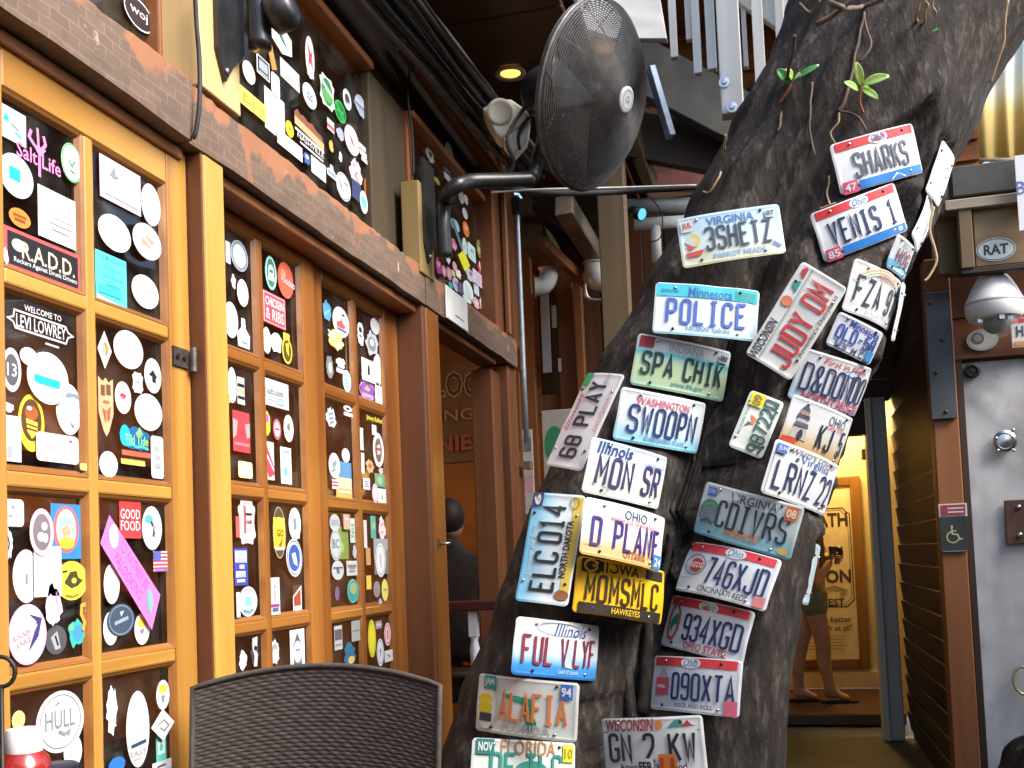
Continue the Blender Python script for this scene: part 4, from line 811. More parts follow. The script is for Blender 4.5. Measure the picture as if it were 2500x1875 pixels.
('d', 430, 490, 85, 165, 'o', W_, [('r', 0, .25, .3, .08, (.8, .6, .4))]), ('d', 522, 460, 85, 130, 'r', (.72, .76, .80), [('r', 0, 0, .86, .86, K_), ('r', 0, .1, .66, .5, (.36, .40, .46)), ('r', 0, -.7, .7, .06, W_)]), ('d', 572, 365, 36, 205, 'r', (.50, .28, .08), [], .42), ('d', 640, 268, 132, 205, 'x', (.80, .84, .84), [('p', [(-.7, .42), (0, .3), (.35, -.1), (.75, -.5), (.0, -.15)], (.03, .22, .16))]),
('d', 712, 508, 125, 130, 'r', (.72, .74, .78), [FINE(5, (.56, .58, .62))]), ('d', 610, 575, 56, 152, 'R', (.70, .74, .78), [FINE(4, (.50, .54, .58))]), ('d', 838, 390, 60, 300, 'o', (.76, .76, .78), [('p', [(-.5, .6), (.2, .2), (.6, .45), (.35, .0), (.6, -.5), (.0, -.2), (-.5, -.6), (-.2, 0)], (.62, .05, .06)), ('r', 0, -.82, .7, .1, (.8, .78, .78))]), ('d', 832, 650, 92, 182, 'o', (.80, .84, .86), [('o', .86, .88, .03, (.3, .34, .4)), ('t', 'Vic', 0, .15, .3, .5, (.12, .14, .18)), ('l', [(-.4, -.25), (.4, -.35)], .07, (.2, .22, .28))]),
('d', 947, 625, 92, 215, 's', (.72, .76, .70), [('e', 0, 0, .8, .84, (.04, .26, .12)), ('e', -.05, -.25, .66, .4, (.12, .42, .12)), ('r', 0, .2, .8, .14, (.6, .66, .6), -.3)]), ('d', 1098, 672, 56, 150, 'o', (.72, .76, .80), [('e', 0, .05, .55, .5, (.08, .08, .10)), ('r', .3, -.5, .3, .25, W_)]), ('d', 1185, 715, 88, 165, 'm', (.40, .48, .62), [('r', 0, .2, .8, .15, (.62, .66, .72)), ('r', 0, -.1, .9, .1, (.2, .26, .45))]), ('d', 1042, 755, 60, 145, 'x', (.02, .20, .05), [('l', [(-.8, .6), (.8, -.6)], .10, (.06, .55, .10)), ('l', [(-.8, -.1), (.8, .1)], .08, (.06, .5, .1)), ('o', 1.2, .9, .08, (.05, .5, .1))]),
('d', 405, 668, 90, 125, 'r', (.80, .62, .14), [('l', [(-.4, .5), (-.35, -.3)], .05, K_), ('x', 2, (.5, .36, .05))]), ('d', 492, 745, 84, 120, 'r', (.76, .58, .12), [('t', 'LIVE', 0, 0, .3, .6, (.25, .18, .03))]), ('d', 610, 775, 132, 285, 'r', (.80, .84, .86), [('r', -.1, .6, .6, .12, (.45, .54, .72)), ('r', .1, .3, .6, .05, (.6, .66, .76)), ('l', [(.0, 0), (.3, -.2)], .06, (.45, .5, .6)), ('e', -.5, -.7, .3, .15, MI)]), ('d', 705, 872, 54, 118, 'o', (.78, .62, .05), [('o', .7, .8, .06, (.45, .34, .02)), ('p', [(-.2, .3), (.3, .1), (0, -.4)], (.2, .14, .02))]),
('d', 835, 860, 192, 175, 'n', K_, [('p', [(-1, .2), (-.8, .6), (-.6, .35), (-.4, .5), (-.1, .3), (.2, .45), (.5, .2), (.9, .1), (1, -.6), (-1, -.55)], (.26, .10, .06)), ('p', [(-1, -.1), (1, -.35), (1, -.95), (-1, -.7)], (.66, .40, .22)), ('r', 0, -1.05, 1, .10, W_), ('t', 'NASHVILLE', .05, -1.4, .22, .9, W_), ('r', .1, -1.85, .8, .08, W_)]), ('d', 700, 985, 165, 100, 'r', (.74, .82, .84), [FINE(3, (.6, .68, .72))]), ('d', 810, 1075, 52, 92, 'm', (.06, .12, .36), [('e', 0, .3, .4, .3, (.7, .74, .8))]), ('d', 905, 1140, 96, 120, 'r', W_, [('l', [(-.2, .4), (-.2, -.5)], .08, LG), ('l', [(.1, -.2), (.5, -.5)], .06, LG)]), ('d', 990, 1158, 66, 86, 'b', (.62, .68, .74), [('r', 0, -.35, .8, .3, (.28, .32, .4))]),
('d', 1122, 950, 96, 212, 'o', (.80, .82, .84), [('o', .86, .88, .03, (.5, .52, .56)), ('p', [(-.35, .35), (.1, .1), (.3, -.35), (-.05, -.2)], (.60, .10, .12))]), ('d', 1283, 937, 86, 200, 'o', (.36, .38, .36), [('o', .85, .88, .04, (.52, .53, .5)), ('p', [(-.5, .3), (.1, .5), (.4, -.2), (-.1, -.1)], (.22, .2, .2))]), ('d', 1297, 1128, 72, 142, 'o', (.34, .36, .34), [('o', .82, .86, .04, (.5, .5, .48))]), ('d', 1160, 1172, 92, 205, 'm', (.72, .54, .56), [('l', [(-.4, .5), (.2, .2), (-.2, -.2), (.4, -.6)], .08, (.4, .2, .24)), ('e', .1, .35, .3, .2, (.84, .72, .7))]), ('d', 1070, 1262, 96, 200, 'o', (.78, .82, .84), [('o', .88, .9, .04, (.2, .24, .3)), ('t', 'NUTS', 0, .0, .4, .66, (.10, .12, .15))]), ('d', 1198, 1000, 55, 34, 'r', W_, []), ('d', 1200, 1045, 58, 36, 'r', (.7, .74, .76), []), ('d', 1208, 1092, 55, 30, 'r', W_, []), ('d', 1053, 1060, 26, 82, 'm', (.7, .74, .8), []), ('d', 1048, 910, 58, 100, 'm', (.40, .44, .54), []), ('d', 982, 985, 32, 92, 'm', (.62, .44, .10), []), ('d', 975, 850, 46, 76, 'r', (.66, .62, .64), [('r', 0, -.3, 1, .3, (.5, .12, .12))]),
('d', 1195, 1367, 52, 158, 'o', (.66, .78, .84), [('e', 0, 0, .7, .5, (.16, .50, .66))]), ('d', 1232, 1270, 40, 148, 'o', (.42, .12, .04), []), ('d', 1293, 1352, 38, 118, 'o', (.44, .48, .48), []), ('d', 1262, 1435, 46, 130, 'o', (.70, .60, .62), [('o', .7, .8, .05, (.5, .3, .36))]), ('d', 1335, 1500, 50, 98, 'm', (.30, .05, .05), []), ('d', 1150, 1290, 60, 130, 'r', (.05, .07, .16), []), ('d', 1275, 1232, 80, 30, 'r', (.36, .36, .34), [], -.5),
# upper window over the doorway
('h', 412, 1050, 66, 112, 'm', (.66, .70, .74), [('e', 0, .1, .3, .3, K_)]), ('h', 365, 1155, 38, 80, 'o', (.78, .80, .84), []), ('h', 535, 1045, 56, 168, 'o', (.82, .84, .88), []), ('h', 577, 1140, 40, 58, 'm', (.6, .7, .82), []), ('h', 555, 1205, 88, 84, 'r', (.74, .80, .86), [('l', [(-1, .2), (1, .5)], .06, K_), ('l', [(0, 1), (-.1, -1)], .06, K_)]), ('h', 458, 1222, 44, 44, 'm', (.72, .62, .08), []), ('h', 618, 1325, 36, 108, 'o', (.40, .42, .46), [('o', .7, .8, .1, (.6, .62, .66))]), ('h', 648, 1350, 32, 70, 'm', (.76, .66, .70), []),
('g', 600, 405, 42, 95, 'o', W_, []), ('g', 622, 530, 52, 132, 'o', (.72, .20, .06), [('e', 0, .2, .5, .4, (.84, .42, .26))]), ('g', 530, 500, 92, 110, 'm', (.30, .58, .66), [('l', [(-.5, .3), (.5, -.3)], .1, W_)]), ('g', 545, 575, 88, 60, 'r', (.12, .24, .26), [], -.6), ('g', 440, 662, 80, 92, 'r', (.78, .84, .90), [('l', [(-.8, 0), (.8, .2)], .05, K_)]), ('g', 510, 660, 52, 110, 'm', (.70, .22, .42), [('e', 0, -.2, .4, .3, W_)]), ('g', 612, 670, 40, 145, 'o', (.60, .74, .76), []), ('g', 665, 720, 62, 130, 'R', (.56, .80, .80), [('e', 0, .2, .4, .2, (.1, .4, .4))]), ('g', 600, 785, 96, 175, 'd', (.80, .78, .05), []), ('g', 720, 690, 46, 155, 'o', (.30, .26, .08), [('e', 0, -.2, .5, .4, (.6, .58, .2))]), ('g', 772, 700, 44, 148, 'o', (.66, .30, .05), [('e', 0, 0, .5, .4, (.8, .5, .2))]), ('g', 807, 862, 46, 118, 'o', (.74, .40, .04), []),
('g', 400, 830, 56, 150, 'm', (.62, .08, .32), [('e', 0, .2, .4, .3, (.8, .5, .66))]), ('g', 440, 870, 40, 98, 'o', (.72, .30, .44), [('e', 0, 0, .5, .6, (.85, .7, .76))]), ('g', 477, 890, 46, 112, 'o', (.70, .22, .36), [('e', 0, 0, .55, .6, W_)]), ('g', 520, 832, 36, 80, 'o', (.72, .40, .50), []), ('g', 462, 770, 42, 90, 'm', (.74, .84, .88), []), ('g', 560, 892, 52, 80, 'm', (.84, .84, .80), []), ('g', 515, 885, 40, 60, 'm', (.7, .66, .2), []), ('g', 742, 885, 72, 180, 'm', (.62, .05, .10), [('l', [(-.5, .8), (.6, -.8)], .16, (.86, .76, .80))]), ('g', 650, 905, 82, 125, 'm', (.56, .54, .66), [('e', 0, .2, .3, .3, (.2, .18, .26))]), ('g', 705, 932, 80, 110, 'R', (.70, .64, .78), [FINE(3, (.5, .44, .58))]), ('g', 640, 1040, 82, 190, 'o', (.66, .82, .80), [FINE(5, (.5, .66, .66))]), ('g', 540, 980, 60, 120, 'o', (.60, .54, .66), [('e', 0, .2, .5, .3, (.36, .3, .44))]), ('g', 490, 985, 40, 60, 'm', (.05, .46, .40), []), ('g', 605, 1080, 52, 95, 'm', (.56, .76, .76), []), ('g', 692, 1130, 62, 105, 'm', (.76, .36, .46), [('e', 0, 0, .4, .4, W_)]), ('g', 750, 1140, 36, 140, 'm', (.72, .74, .80), []), ('g', 785, 1150, 52, 225, 'R', (.78, .84, .86), [FINE(6, (.6, .68, .72))]), ('g', 810, 962, 38, 118, 'o', (.44, .40, .48), [('e', 0, 0, .5, .5, (.7, .66, .74))]), ('g', 832, 1090, 42, 195, 'm', (.50, .68, .66), []), ('g', 832, 1280, 40, 56, 'o', (.76, .84, .88), [('e', 0, 0, .5, .5, K_)]), ('g', 700, 1010, 40, 110, 'R', (.62, .76, .82), []), ('g', 570, 1010, 40, 90, 'r', (.1, .12, .2), []),
('d', 1525, 1500, 40, 180, 'o', (.03, .34, .28), []),
]
for s_ in ST: sticker(*s_)
# the pink sash-shaped sticker with handwriting, hung askew on the nearest door
def quad_sticker(z, pts, c, extra):
    ox, oy, k = ZN[z]; X = PANES[0][1] + .016
    P = [onX(ox + a * k, oy + b * k, X) for a, b in pts]
    pn = min(PANES[:10], key=lambda q: abs((q[2] + q[3]) / 2 - sum(p.y for p in P) / 4) + abs((q[4] + q[5]) / 2 - sum(p.z for p in P) / 4))[0]
    dc = Decal(); dc.poly([(p.y, p.z) for p in P], c)
    ctr = sum((p for p in P), Vector()) / 4; ax = ((P[1] - P[0]) + (P[2] - P[3])) / 2; ang = math.atan2(ax.z, ax.y); L = ax.length
    nrm = Vector((0, -math.sin(ang), math.cos(ang))); up = nrm * (((P[0] - P[3]).length) * .5)
    extra(dc, ctr, ang, L, nrm)
    dc.build('sticker', pn, lambda u, v, h: (X + h * .8, u, v))
def sash(dc, c, ang, L, n):
    a = Vector((0, math.cos(ang), math.sin(ang)))
    q = c + n * .018 + a * .0; dc.text("I'D RATHER BE", q.y, q.z, .022, (.36, .10, .30), L * .52, ang)
    q = c - n * .014 + a * .0; dc.text('PALOOKING', q.y, q.z, .022, (.36, .10, .30), L * .50, ang)
    q = c - a * L * .38 + n * .01; dc.ell(q.y, q.z, .03, .05, (.75, .8, .5)); q = c + a * L * .36; dc.ell(q.y, q.z, .02, .05, (.2, .4, .4))
quad_sticker('c', [(655, 140), (960, 620), (910, 830), (600, 310)], (.82, .20, .62), sash)

# ------------------------------------------------------------------ licence plates: centre, u axis, v axis, bends
PLATES = {
'3shetz':(-0.086,3.068,2.085,0.985,0.151,0.085,-0.092,0.036,0.995,0.984,0.196),
'venis':(0.305,3.234,2.132,0.854,0.385,0.349,-0.249,-0.286,0.925,2.199,0.411),
'sharks':(0.365,3.224,2.317,0.846,0.451,0.285,-0.183,-0.256,0.949,2.130,0.305),
'police':(-0.164,2.989,1.847,0.959,0.253,-0.126,0.107,0.085,0.991,0.967,0.190),
'spa':(-0.239,3.028,1.694,0.865,0.467,-0.183,0.226,-0.039,0.973,2.305,0.335),
'swoopn':(-0.295,2.958,1.529,0.739,0.662,-0.128,0.241,-0.082,0.967,2.337,0.334),
'68play':(-0.520,2.875,1.542,0.404,0.238,0.883,-0.785,0.587,0.201,0.106,1.954),
'mon':(-0.382,2.839,1.372,0.589,0.792,-0.164,0.235,0.026,0.972,2.209,0.289),
'elc':(-0.593,2.690,1.178,0.164,0.228,0.960,-0.978,0.168,0.127,0.030,1.855),
'dplane':(-0.388,2.776,1.204,0.603,0.772,-0.201,0.130,0.154,0.979,2.168,0.266),
'momsmlc':(-0.413,2.810,1.052,0.705,0.685,-0.182,0.113,0.145,0.983,1.988,0.307),
'fulvlyf':(-0.578,2.743,0.899,0.603,0.782,-0.160,0.114,0.114,0.987,2.440,0.343),
'alafia':(-0.676,2.645,0.759,0.970,-0.234,-0.071,0.086,0.057,0.995,2.035,0.262),
'florida':(-0.676,2.672,0.591,0.814,0.561,-0.150,0.039,0.204,0.978,2.342,0.337),
'gn2kw':(-0.366,2.814,0.629,0.947,-0.311,0.081,-0.062,0.072,0.995,1.645,0.208),
'090xt':(-0.259,2.894,0.784,0.853,-0.521,-0.007,0.123,0.187,0.975,2.391,0.387),
'934xg':(-0.232,3.007,0.935,0.810,-0.565,-0.157,0.276,0.132,0.952,2.793,0.573),
'746xj':(-0.157,2.957,1.091,0.849,-0.486,-0.207,0.356,0.238,0.904,2.445,0.420),
'cdivrs':(-0.090,2.960,1.237,0.897,-0.312,-0.313,0.309,-0.065,0.949,2.394,0.388),
'lrnz':(0.093,3.007,1.341,0.577,0.785,-0.226,0.318,0.039,0.947,2.332,0.349),
'ohiokj':(0.141,3.025,1.470,0.564,0.806,-0.179,0.356,-0.041,0.934,2.140,0.317),
'dondo':(0.200,3.190,1.631,0.685,0.713,-0.151,0.367,-0.158,0.917,2.943,0.584),
'98722':(-0.041,2.994,1.508,0.403,0.154,0.902,-0.894,-0.144,0.424,0.301,2.028),
'judy':(0.087,3.051,1.806,0.562,0.014,0.827,-0.800,-0.245,0.548,0.120,1.945),
'old58':(0.255,3.139,1.755,0.719,0.620,-0.315,0.447,-0.066,0.892,2.074,0.318),
'fza':(0.334,3.208,1.889,0.503,0.860,-0.084,0.309,-0.088,0.947,2.227,0.347),
'hog':(0.416,3.297,2.022,0.376,0.926,-0.042,0.384,-0.115,0.916,2.051,0.316),
'white_a':(0.556,3.383,2.297,0.351,0.173,0.920,-0.468,-0.819,0.332,0.956,2.229),
'white_b':(0.500,3.375,2.152,0.372,0.275,0.887,-0.254,-0.888,0.382,2.401,2.405),
'edge_c':(0.404,3.36,1.869,0.215,-0.172,0.961,-0.197,-0.972,-0.130,0.4,2.061),
'edge_d':(0.094,3.102,1.070,0.252,0.050,0.966,-0.153,-0.984,0.091,0.4,2.065),
}

# ================================================================== the tree
STL = [(2420, -700, .27, 3.6), (2280, -400, .28, 3.58), (2190, -150, .285, 3.55), (2133, 0, 205, 3.5), (2100, 100, 205, 3.48), (1995, 300, 205, 3.45), (1860, 500, 185, 3.42), (1715, 700, 140, 3.30), (1600, 900, 148, 3.2), (1498, 1100, 150, 3.1), (1430, 1300, 166, 3.02), (1366, 1500, 158, 2.98), (1288, 1700, 166, 2.95), (1258, 1875, 196, 2.95), (1265, 2150, 250, 2.97)]
STR = [(2620, -700, .36, 3.62), (2430, -300, .36, 3.58), (2290, 0, 260, 3.52), (2140, 300, 242, 3.45), (2065, 500, 225, 3.4), (2000, 700, 195, 3.3), (1945, 900, 188, 3.2), (1890, 1100, 160, 3.1), (1848, 1300, 146, 3.02), (1799, 1500, 140, 2.98), (1764, 1700, 146, 2.95), (1748, 1875, 152, 2.95), (1720, 2150, 195, 2.97)]
def stem(S_):
    o = []
    for x, y, r, d in S_:
        P = onD(x, y, d); o.append((P.z, P.x, P.y, r if r < 1 else r * d / F))
    return sorted(o)
SLz, SRz = stem(STL), stem(STR)
def interp(T, z):
    if z <= T[0][0]: return T[0][1:]
    for a, b in zip(T, T[1:]):
        if z <= b[0]:
            t = (z - a[0]) / (b[0] - a[0]); t = t * t * (3 - 2 * t) * .5 + t * .5
            return tuple(a[i] + (b[i] - a[i]) * t for i in (1, 2, 3))
    a, b = T[-2], T[-1]; t = (z - a[0]) / (b[0] - a[0])
    return tuple(a[i] + (b[i] - a[i]) * t for i in (1, 2)) + (b[3],)
def kz(z):
    P_ = [(.6, .012), (1.5, .02), (1.95, .05), (2.3, .10), (3, .18)]
    if z <= .6: return .012
    for (a, ka), (b, kb) in zip(P_, P_[1:]):
        if z <= b: return ka + (kb - ka) * (z - a) / (b - a)
    return .2
def tsdf(x, y, A, B, k):
    da = math.hypot(x - A[0], y - A[1]) - A[2]; db = math.hypot(x - B[0], y - B[1]) - B[2]
    h = max(k - abs(da - db), 0) / k
    return min(da, db) - h * h * k * .25
class Plate:
    def __init__(s, key):
        p = PLATES[key]; s.key = key
        s.c = Vector(p[:3]); s.u = Vector(p[3:6]).normalized(); s.v = Vector(p[6:9]); s.v = (s.v - s.u * s.v.dot(s.u)).normalized(); s.n = s.u.cross(s.v)
        s.ku, s.kv = p[9], p[10]
        s.W, s.H = (.178, .102) if key in ('98722', 'old58', 'hog', 'white_a', 'white_b', 'edge_c', 'edge_d') else (.305, .152)
        k = NUDGE.get(key, 0); s.c = CAM + (s.c - CAM) * (1 - k)
    def bend(s, u, k):
        return (u, 0) if abs(k) < 1e-4 else (math.sin(k * u) / k, -(1 - math.cos(k * u)) / k)
    def place(s, u, v, h=0):
        x, w1 = s.bend(u, s.ku); y, w2 = s.bend(v, s.kv)
        return s.c + s.u * x + s.v * y + s.n * (w1 + w2 + h)
NUDGE = {'68play': .014, 'mon': .006, 'dplane': .010, 'momsmlc': .002, 'judy': .014, 'lrnz': .014, 'ohiokj': .002, 'dondo': .012, 'alafia': .005, 'florida': .002, '746xj': .010, '934xg': .018, 'cdivrs': .010, 'gn2kw': .010, 'fulvlyf': .012, '090xt': .006, 'sharks': .0, 'venis': .006}
PLOBJ = {k: Plate(k) for k in PLATES}

BARK = None
def bark_mat():
    m, n, l, bs = nt('bark')
    tc = n.new('ShaderNodeTexCoord'); mp = n.new('ShaderNodeMapping'); mp.inputs['Scale'].default_value = (1, 1, .35); mp.inputs['Rotation'].default_value = (0, .28, 0)
    l.new(tc.outputs['Object'], mp.inputs[0])
    a = n.new('ShaderNodeTexNoise'); a.inputs['Scale'].default_value = 34; a.inputs['Detail'].default_value = 9; a.inputs['Roughness'].default_value = .65; l.new(mp.outputs[0], a.inputs['Vector'])
    b = n.new('ShaderNodeTexNoise'); b.inputs['Scale'].default_value = 4.5; b.inputs['Detail'].default_value = 5; l.new(tc.outputs['Object'], b.inputs['Vector'])
    r = n.new('ShaderNodeValToRGB'); e = r.color_ramp.elements
    e[0].position = .34; e[0].color = (.012, .010, .009, 1); e[1].position = .70; e[1].color = (.098, .083, .070, 1)
    x = r.color_ramp.elements.new(.54); x.color = (.032, .025, .021, 1)
    l.new(a.outputs[0], r.inputs[0])
    r2 = n.new('ShaderNodeValToRGB'); r2.color_ramp.elements[0].position = .58; r2.color_ramp.elements[1].position = .75
    l.new(b.outputs[0], r2.inputs[0])
    mx = n.new('ShaderNodeMix'); mx.data_type = 'RGBA'; l.new(r2.outputs[0], mx.inputs[0]); l.new(r.outputs[0], mx.inputs[6]); mx.inputs[7].default_value = (.040, .029, .023, 1)
    v = n.new('ShaderNodeTexNoise'); v.inputs['Scale'].default_value = 110; v.inputs['Detail'].default_value = 4; l.new(mp.outputs[0], v.inputs['Vector'])
    r3 = n.new('ShaderNodeValToRGB'); r3.color_ramp.elements[0].position = .66; r3.color_ramp.elements[1].position = .80; l.new(v.outputs[0], r3.inputs[0])
    m2 = n.new('ShaderNodeMix'); m2.data_type = 'RGBA'; l.new(r3.outputs[0], m2.inputs[0]); l.new(mx.outputs[2], m2.inputs[6]); m2.inputs[7].default_value = (.13, .118, .106, 1)
    l.new(m2.outputs[2], bs.inputs['Base Color']); bs.inputs['Roughness'].default_value = .85; bs.inputs['Specular IOR Level'].default_value = .25
    bp = n.new('ShaderNodeBump'); bp.inputs['Strength'].default_value = .65; bp.inputs['Distance'].default_value = .010; l.new(a.outputs[0], bp.inputs['Height'])
    b2 = n.new('ShaderNodeBump'); b2.inputs['Strength'].default_value = .5; b2.inputs['Distance'].default_value = .004; l.new(v.outputs[0], b2.inputs['Height']); l.new(bp.outputs[0], b2.inputs['Normal'])
    l.new(b2.outputs[0], bs.inputs['Normal'])
    return m
BARK = bark_mat()
ROOTM = surf('root_bark', (.07, .045, .03), (.15, .10, .07), .8, 0, 30, (1, 1, .2))
PALER = surf('pale_root', (.30, .20, .10), (.45, .33, .19), .7, 0, 30)

tree = thing('fig_tree', 'leaning dark fig tree trunk nailed full of licence plates', 'tree', (onD(1500, 1875, 3.0).x, onD(1500, 1875, 3.0).y, 0))
NA = 150; zs = [-.02 + .018 * i for i in range(205)] + [3.72 + .06 * i for i in range(45)]
vs = []; fs = []
def trunk_ring(z):
    A, B = interp(SLz, z), interp(SRz, z); k = kz(z)
    cx, cy = (A[0] + B[0]) / 2, (A[1] + B[1]) / 2
    out = []
    for i in range(NA):
        t = 2 * PI * i / NA; dx, dy = math.cos(t), math.sin(t); r = 1.3
        for _ in range(140):
            s_ = tsdf(cx + dx * r, cy + dy * r, A, B, k)
            if s_ < .002: break
            r -= max(s_ * .9, .002)
            if r < .03: r = .03; break
        # ridges, lumps and hollows of the bark
        q = Vector((math.cos(t) * 2.2, math.sin(t) * 2.2, z * .9))
        d = noise.fractal(q * 1.6, 1.0, 2.0, 4) * .026
        q2 = Vector((math.cos(t) * 9, math.sin(t) * 9, z * 1.6 + .5 * math.sin(t * 2)))
        d += (abs(noise.noise(q2)) - .25) * -.016
        d += noise.noise(Vector((math.cos(t) * 22, math.sin(t) * 22, z * 14))) * .005
        flare = max(0, .5 - z) * .12 * (1 + .6 * math.sin(5 * t + 1))
        r = max(r + d + flare, .02)
        out.append(Vector((cx + dx * r, cy + dy * r, z)))
    return out
rings = [trunk_ring(z) for z in zs]
# the trunk has grown against the plates: press it back behind them
for rg in rings:
    for P in rg:
        for pl in PLOBJ.values():
            q = P - pl.c
            if q.length > .25: continue
            a, b = q.dot(pl.u), q.dot(pl.v); du = abs(a) - pl.W / 2; dv = abs(b) - pl.H / 2
            e = max(du, dv)
            if e > .06: continue
            w = q.dot(pl.n); lim = pl.bend(a, pl.ku)[1] + pl.bend(b, pl.kv)[1] - .020 + max(e, 0) * 1.2
            if lim < w < .22: P -= pl.n * (w - lim)
for rg in rings: vs += rg
for j in range(len(zs) - 1):
    for i in range(NA):
        k = (i + 1) % NA
        fs.append((j * NA + i, j * NA + k, (j + 1) * NA + k, (j + 1) * NA + i))
fs.append(tuple((len(zs) - 1) * NA + i for i in range(NA)))
mb = MB(); mb.add(vs, fs, BARK); mb.build('trunk', tree, smooth=True)

def surf_pt(px, py, lift=.0):
    """point on the trunk under a pixel"""
    r = ray(px, py).normalized(); t = 2.0
    for _ in range(400):
        P = CAM + r * t; s_ = tsdf(P.x, P.y, interp(SLz, P.z), interp(SRz, P.z), kz(P.z))
        if s_ < .004: break
        t += max(s_ * .7, .003)
        if t > 3.7: t = 3.02; break
    return CAM + r * (t - lift)
def smooth_path(pts, n=6):
    o = []
    for i in range(len(pts) - 1):
        p0, p1, p2, p3 = pts[max(i - 1, 0)], pts[i], pts[i + 1], pts[min(i + 2, len(pts) - 1)]
        for k in range(n):
            t = k / n
            o.append(.5 * ((2 * p1) + (-p0 + p2) * t + (2 * p0 - 5 * p1 + 4 * p2 - p3) * t * t + (-p0 + 3 * p1 - 3 * p2 + p3) * t ** 3))
    o.append(pts[-1]); return o
def root(name, px, r0, r1, m, lift=.008, n=8):
    P = smooth_path([surf_pt(a, b, lift) for a, b in px]); N = len(P)
    P = [p + Vector((noise.noise(p * 20), noise.noise(p * 20 + Vector((5, 0, 0))), 0)) * .006 for p in P]
    mb = MB(); mb.tube(P, [r0 + (r1 - r0) * i / (N - 1) for i in range(N)], m, n); return mb.build(name, tree, smooth=True)
# roots in the cleft between the two stems
for px, r0, r1 in (([(1512, 1560), (1506, 1650), (1500, 1760), (1470, 1890)], .012, .026), ([(1555, 1520), (1530, 1620), (1540, 1720), (1550, 1860)], .010, .022), ([(1600, 1420), (1560, 1520), (1515, 1620), (1500, 1740)], .012, .02),
                   ([(1640, 1300), (1620, 1400), (1590, 1480), (1580, 1580), (1570, 1740)], .010, .02)):
    root('root', px, r0, r1, BARK, -.004)
# vines and aerial roots over the upper trunk
for px, r0, r1, m in (([(2110, 30), (2090, 120), (2080, 180), (2060, 250), (2050, 270)], .004, .006, ROOTM), ([(2050, 270), (2095, 285), (2115, 320)], .004, .003, ROOTM), ([(2050, 275), (2048, 300), (2030, 325), (2040, 350)], .0035, .002, PALER),
                      ([(2020, 0), (2060, 20), (2110, 15), (2150, 0)], .008, .006, ROOTM), ([(1990, 60), (2030, 40), (2075, 5), (2095, -20)], .008, .006, ROOTM), ([(1950, 10), (1980, 30), (2000, 0)], .006, .005, ROOTM), ([(2105, 40), (2120, 80), (2125, 115), (2100, 150)], .004, .003, ROOTM),
                      ([(2024, 430), (2020, 470), (2024, 500)], .0035, .003, PALER), ([(2000, 510), (2040, 495)], .003, .002, PALER), ([(1772, 330), (1765, 380), (1755, 430), (1735, 468), (1715, 468)], .004, .003, PALER), ([(2460, 0), (2450, 90), (2435, 150), (2420, 200)], .004, .005, PALER), ([(2245, -10), (2238, 50), (2255, 55), (2262, 5)], .005, .004, PALER), ([(2270, -10), (2285, 35)], .004, .003, PALER),
                      ([(1985, 200), (1975, 300), (1990, 380)], .004, .003, ROOTM), ([(1940, 90), (1920, 200), (1900, 320)], .006, .004, ROOTM)):
    root('aerial_root', px, r0, r1, m)
# hanging root tip on the right of the trunk
P = [onD(a, b, 3.2) for a, b in ((2280, 505), (2270, 560), (2283, 610), (2286, 640), (2268, 675), (2258, 685))]
mb = MB(); mb.tube(smooth_path(P), .004, PALER, 6); mb.build('aerial_root', tree, smooth=True)

LEAF = surf('fig_leaf', (.22, .46, .07), (.48, .66, .16), .35, 0, 9, spec=.6); LEAFD = surf('fig_leaf_deep', (.03, .17, .04), (.08, .30, .07), .35, 0, 9, spec=.6)
def leaf(mb, base, tip, w, m, nrm, fold=.25):
    base, tip = Vector(base), Vector(tip); ax = tip - base; L = ax.length; ax.normalize(); sd = ax.cross(nrm).normalized(); up = sd.cross(ax)
    def fn(i, j):
        t = j; ww = w * math.sin(PI * min(t * .92 + .04, 1)) ** .8; s_ = (i - .5) * 2
        return base + ax * (L * t) + sd * (ww * s_) + up * (abs(s_) * ww * fold - (t - .3) ** 2 * L * .25)
    return mb.grid(fn, 6, 8, m)
def sprig(label, bx, by, leaves, stalk):
    b = surf_pt(bx, by, 0); t = thing('leaf_sprig', label, 'plant', b, group=None)
    d0 = proj(b)[2]
    mb = MB(); mb.tube(smooth_path([onD(x, y, d0 - dd) for x, y, dd in stalk]), .004, PALER if len(leaves) < 4 else surf('red_stalk', (.28, .07, .03), (.42, .14, .06), .6), 6); mb.build('stem', t, smooth=True)
    for (x0, y0, x1, y1, w, m, dd) in leaves:
        mb = MB(); leaf(mb, onD(x0, y0, d0 - .03), onD(x1, y1, d0 - .03 - dd), w, m, (CAM - b).normalized() + Vector((random.uniform(-.3, .3), 0, .5))); mb.build('leaf', t, smooth=True, solid=.0008)
sprig('three-leaved green sprout on the darker left side of the trunk', 1905, 250, [(1930, 205, 1900, 168, .018, LEAFD, .02), (1935, 195, 1925, 168, .012, LEAF, .05), (1935, 200, 1950, 180, .017, LEAF, .05), (1945, 190, 1998, 155, .010, LEAFD, .03)], [(1905, 250, 0), (1922, 225, .02), (1932, 205, .03)])
sprig('four-leaved yellow-green sprout above the topmost licence plate', 2105, 272, [(2103, 210, 2092, 152, .013, LEAF, .03), (2105, 205, 2168, 182, .016, LEAF, .05), (2096, 220, 2066, 198, .011, LEAF, .04), (2106, 216, 2142, 236, .011, LEAF, .05), (2104, 212, 2120, 210, .005, LEAF, .05)], [(2107, 275, 0), (2098, 245, .02), (2104, 212, .03)])
mb = MB(); b = surf_pt(2272, 74, .004); leaf(mb, b, b + Vector((.022, 0, .004)), .006, LEAFD, (CAM - b).normalized()); tag(mb.build('stray_leaf', smooth=True), 'tiny dark green leaf stuck to the pale upper bark', 'leaf')

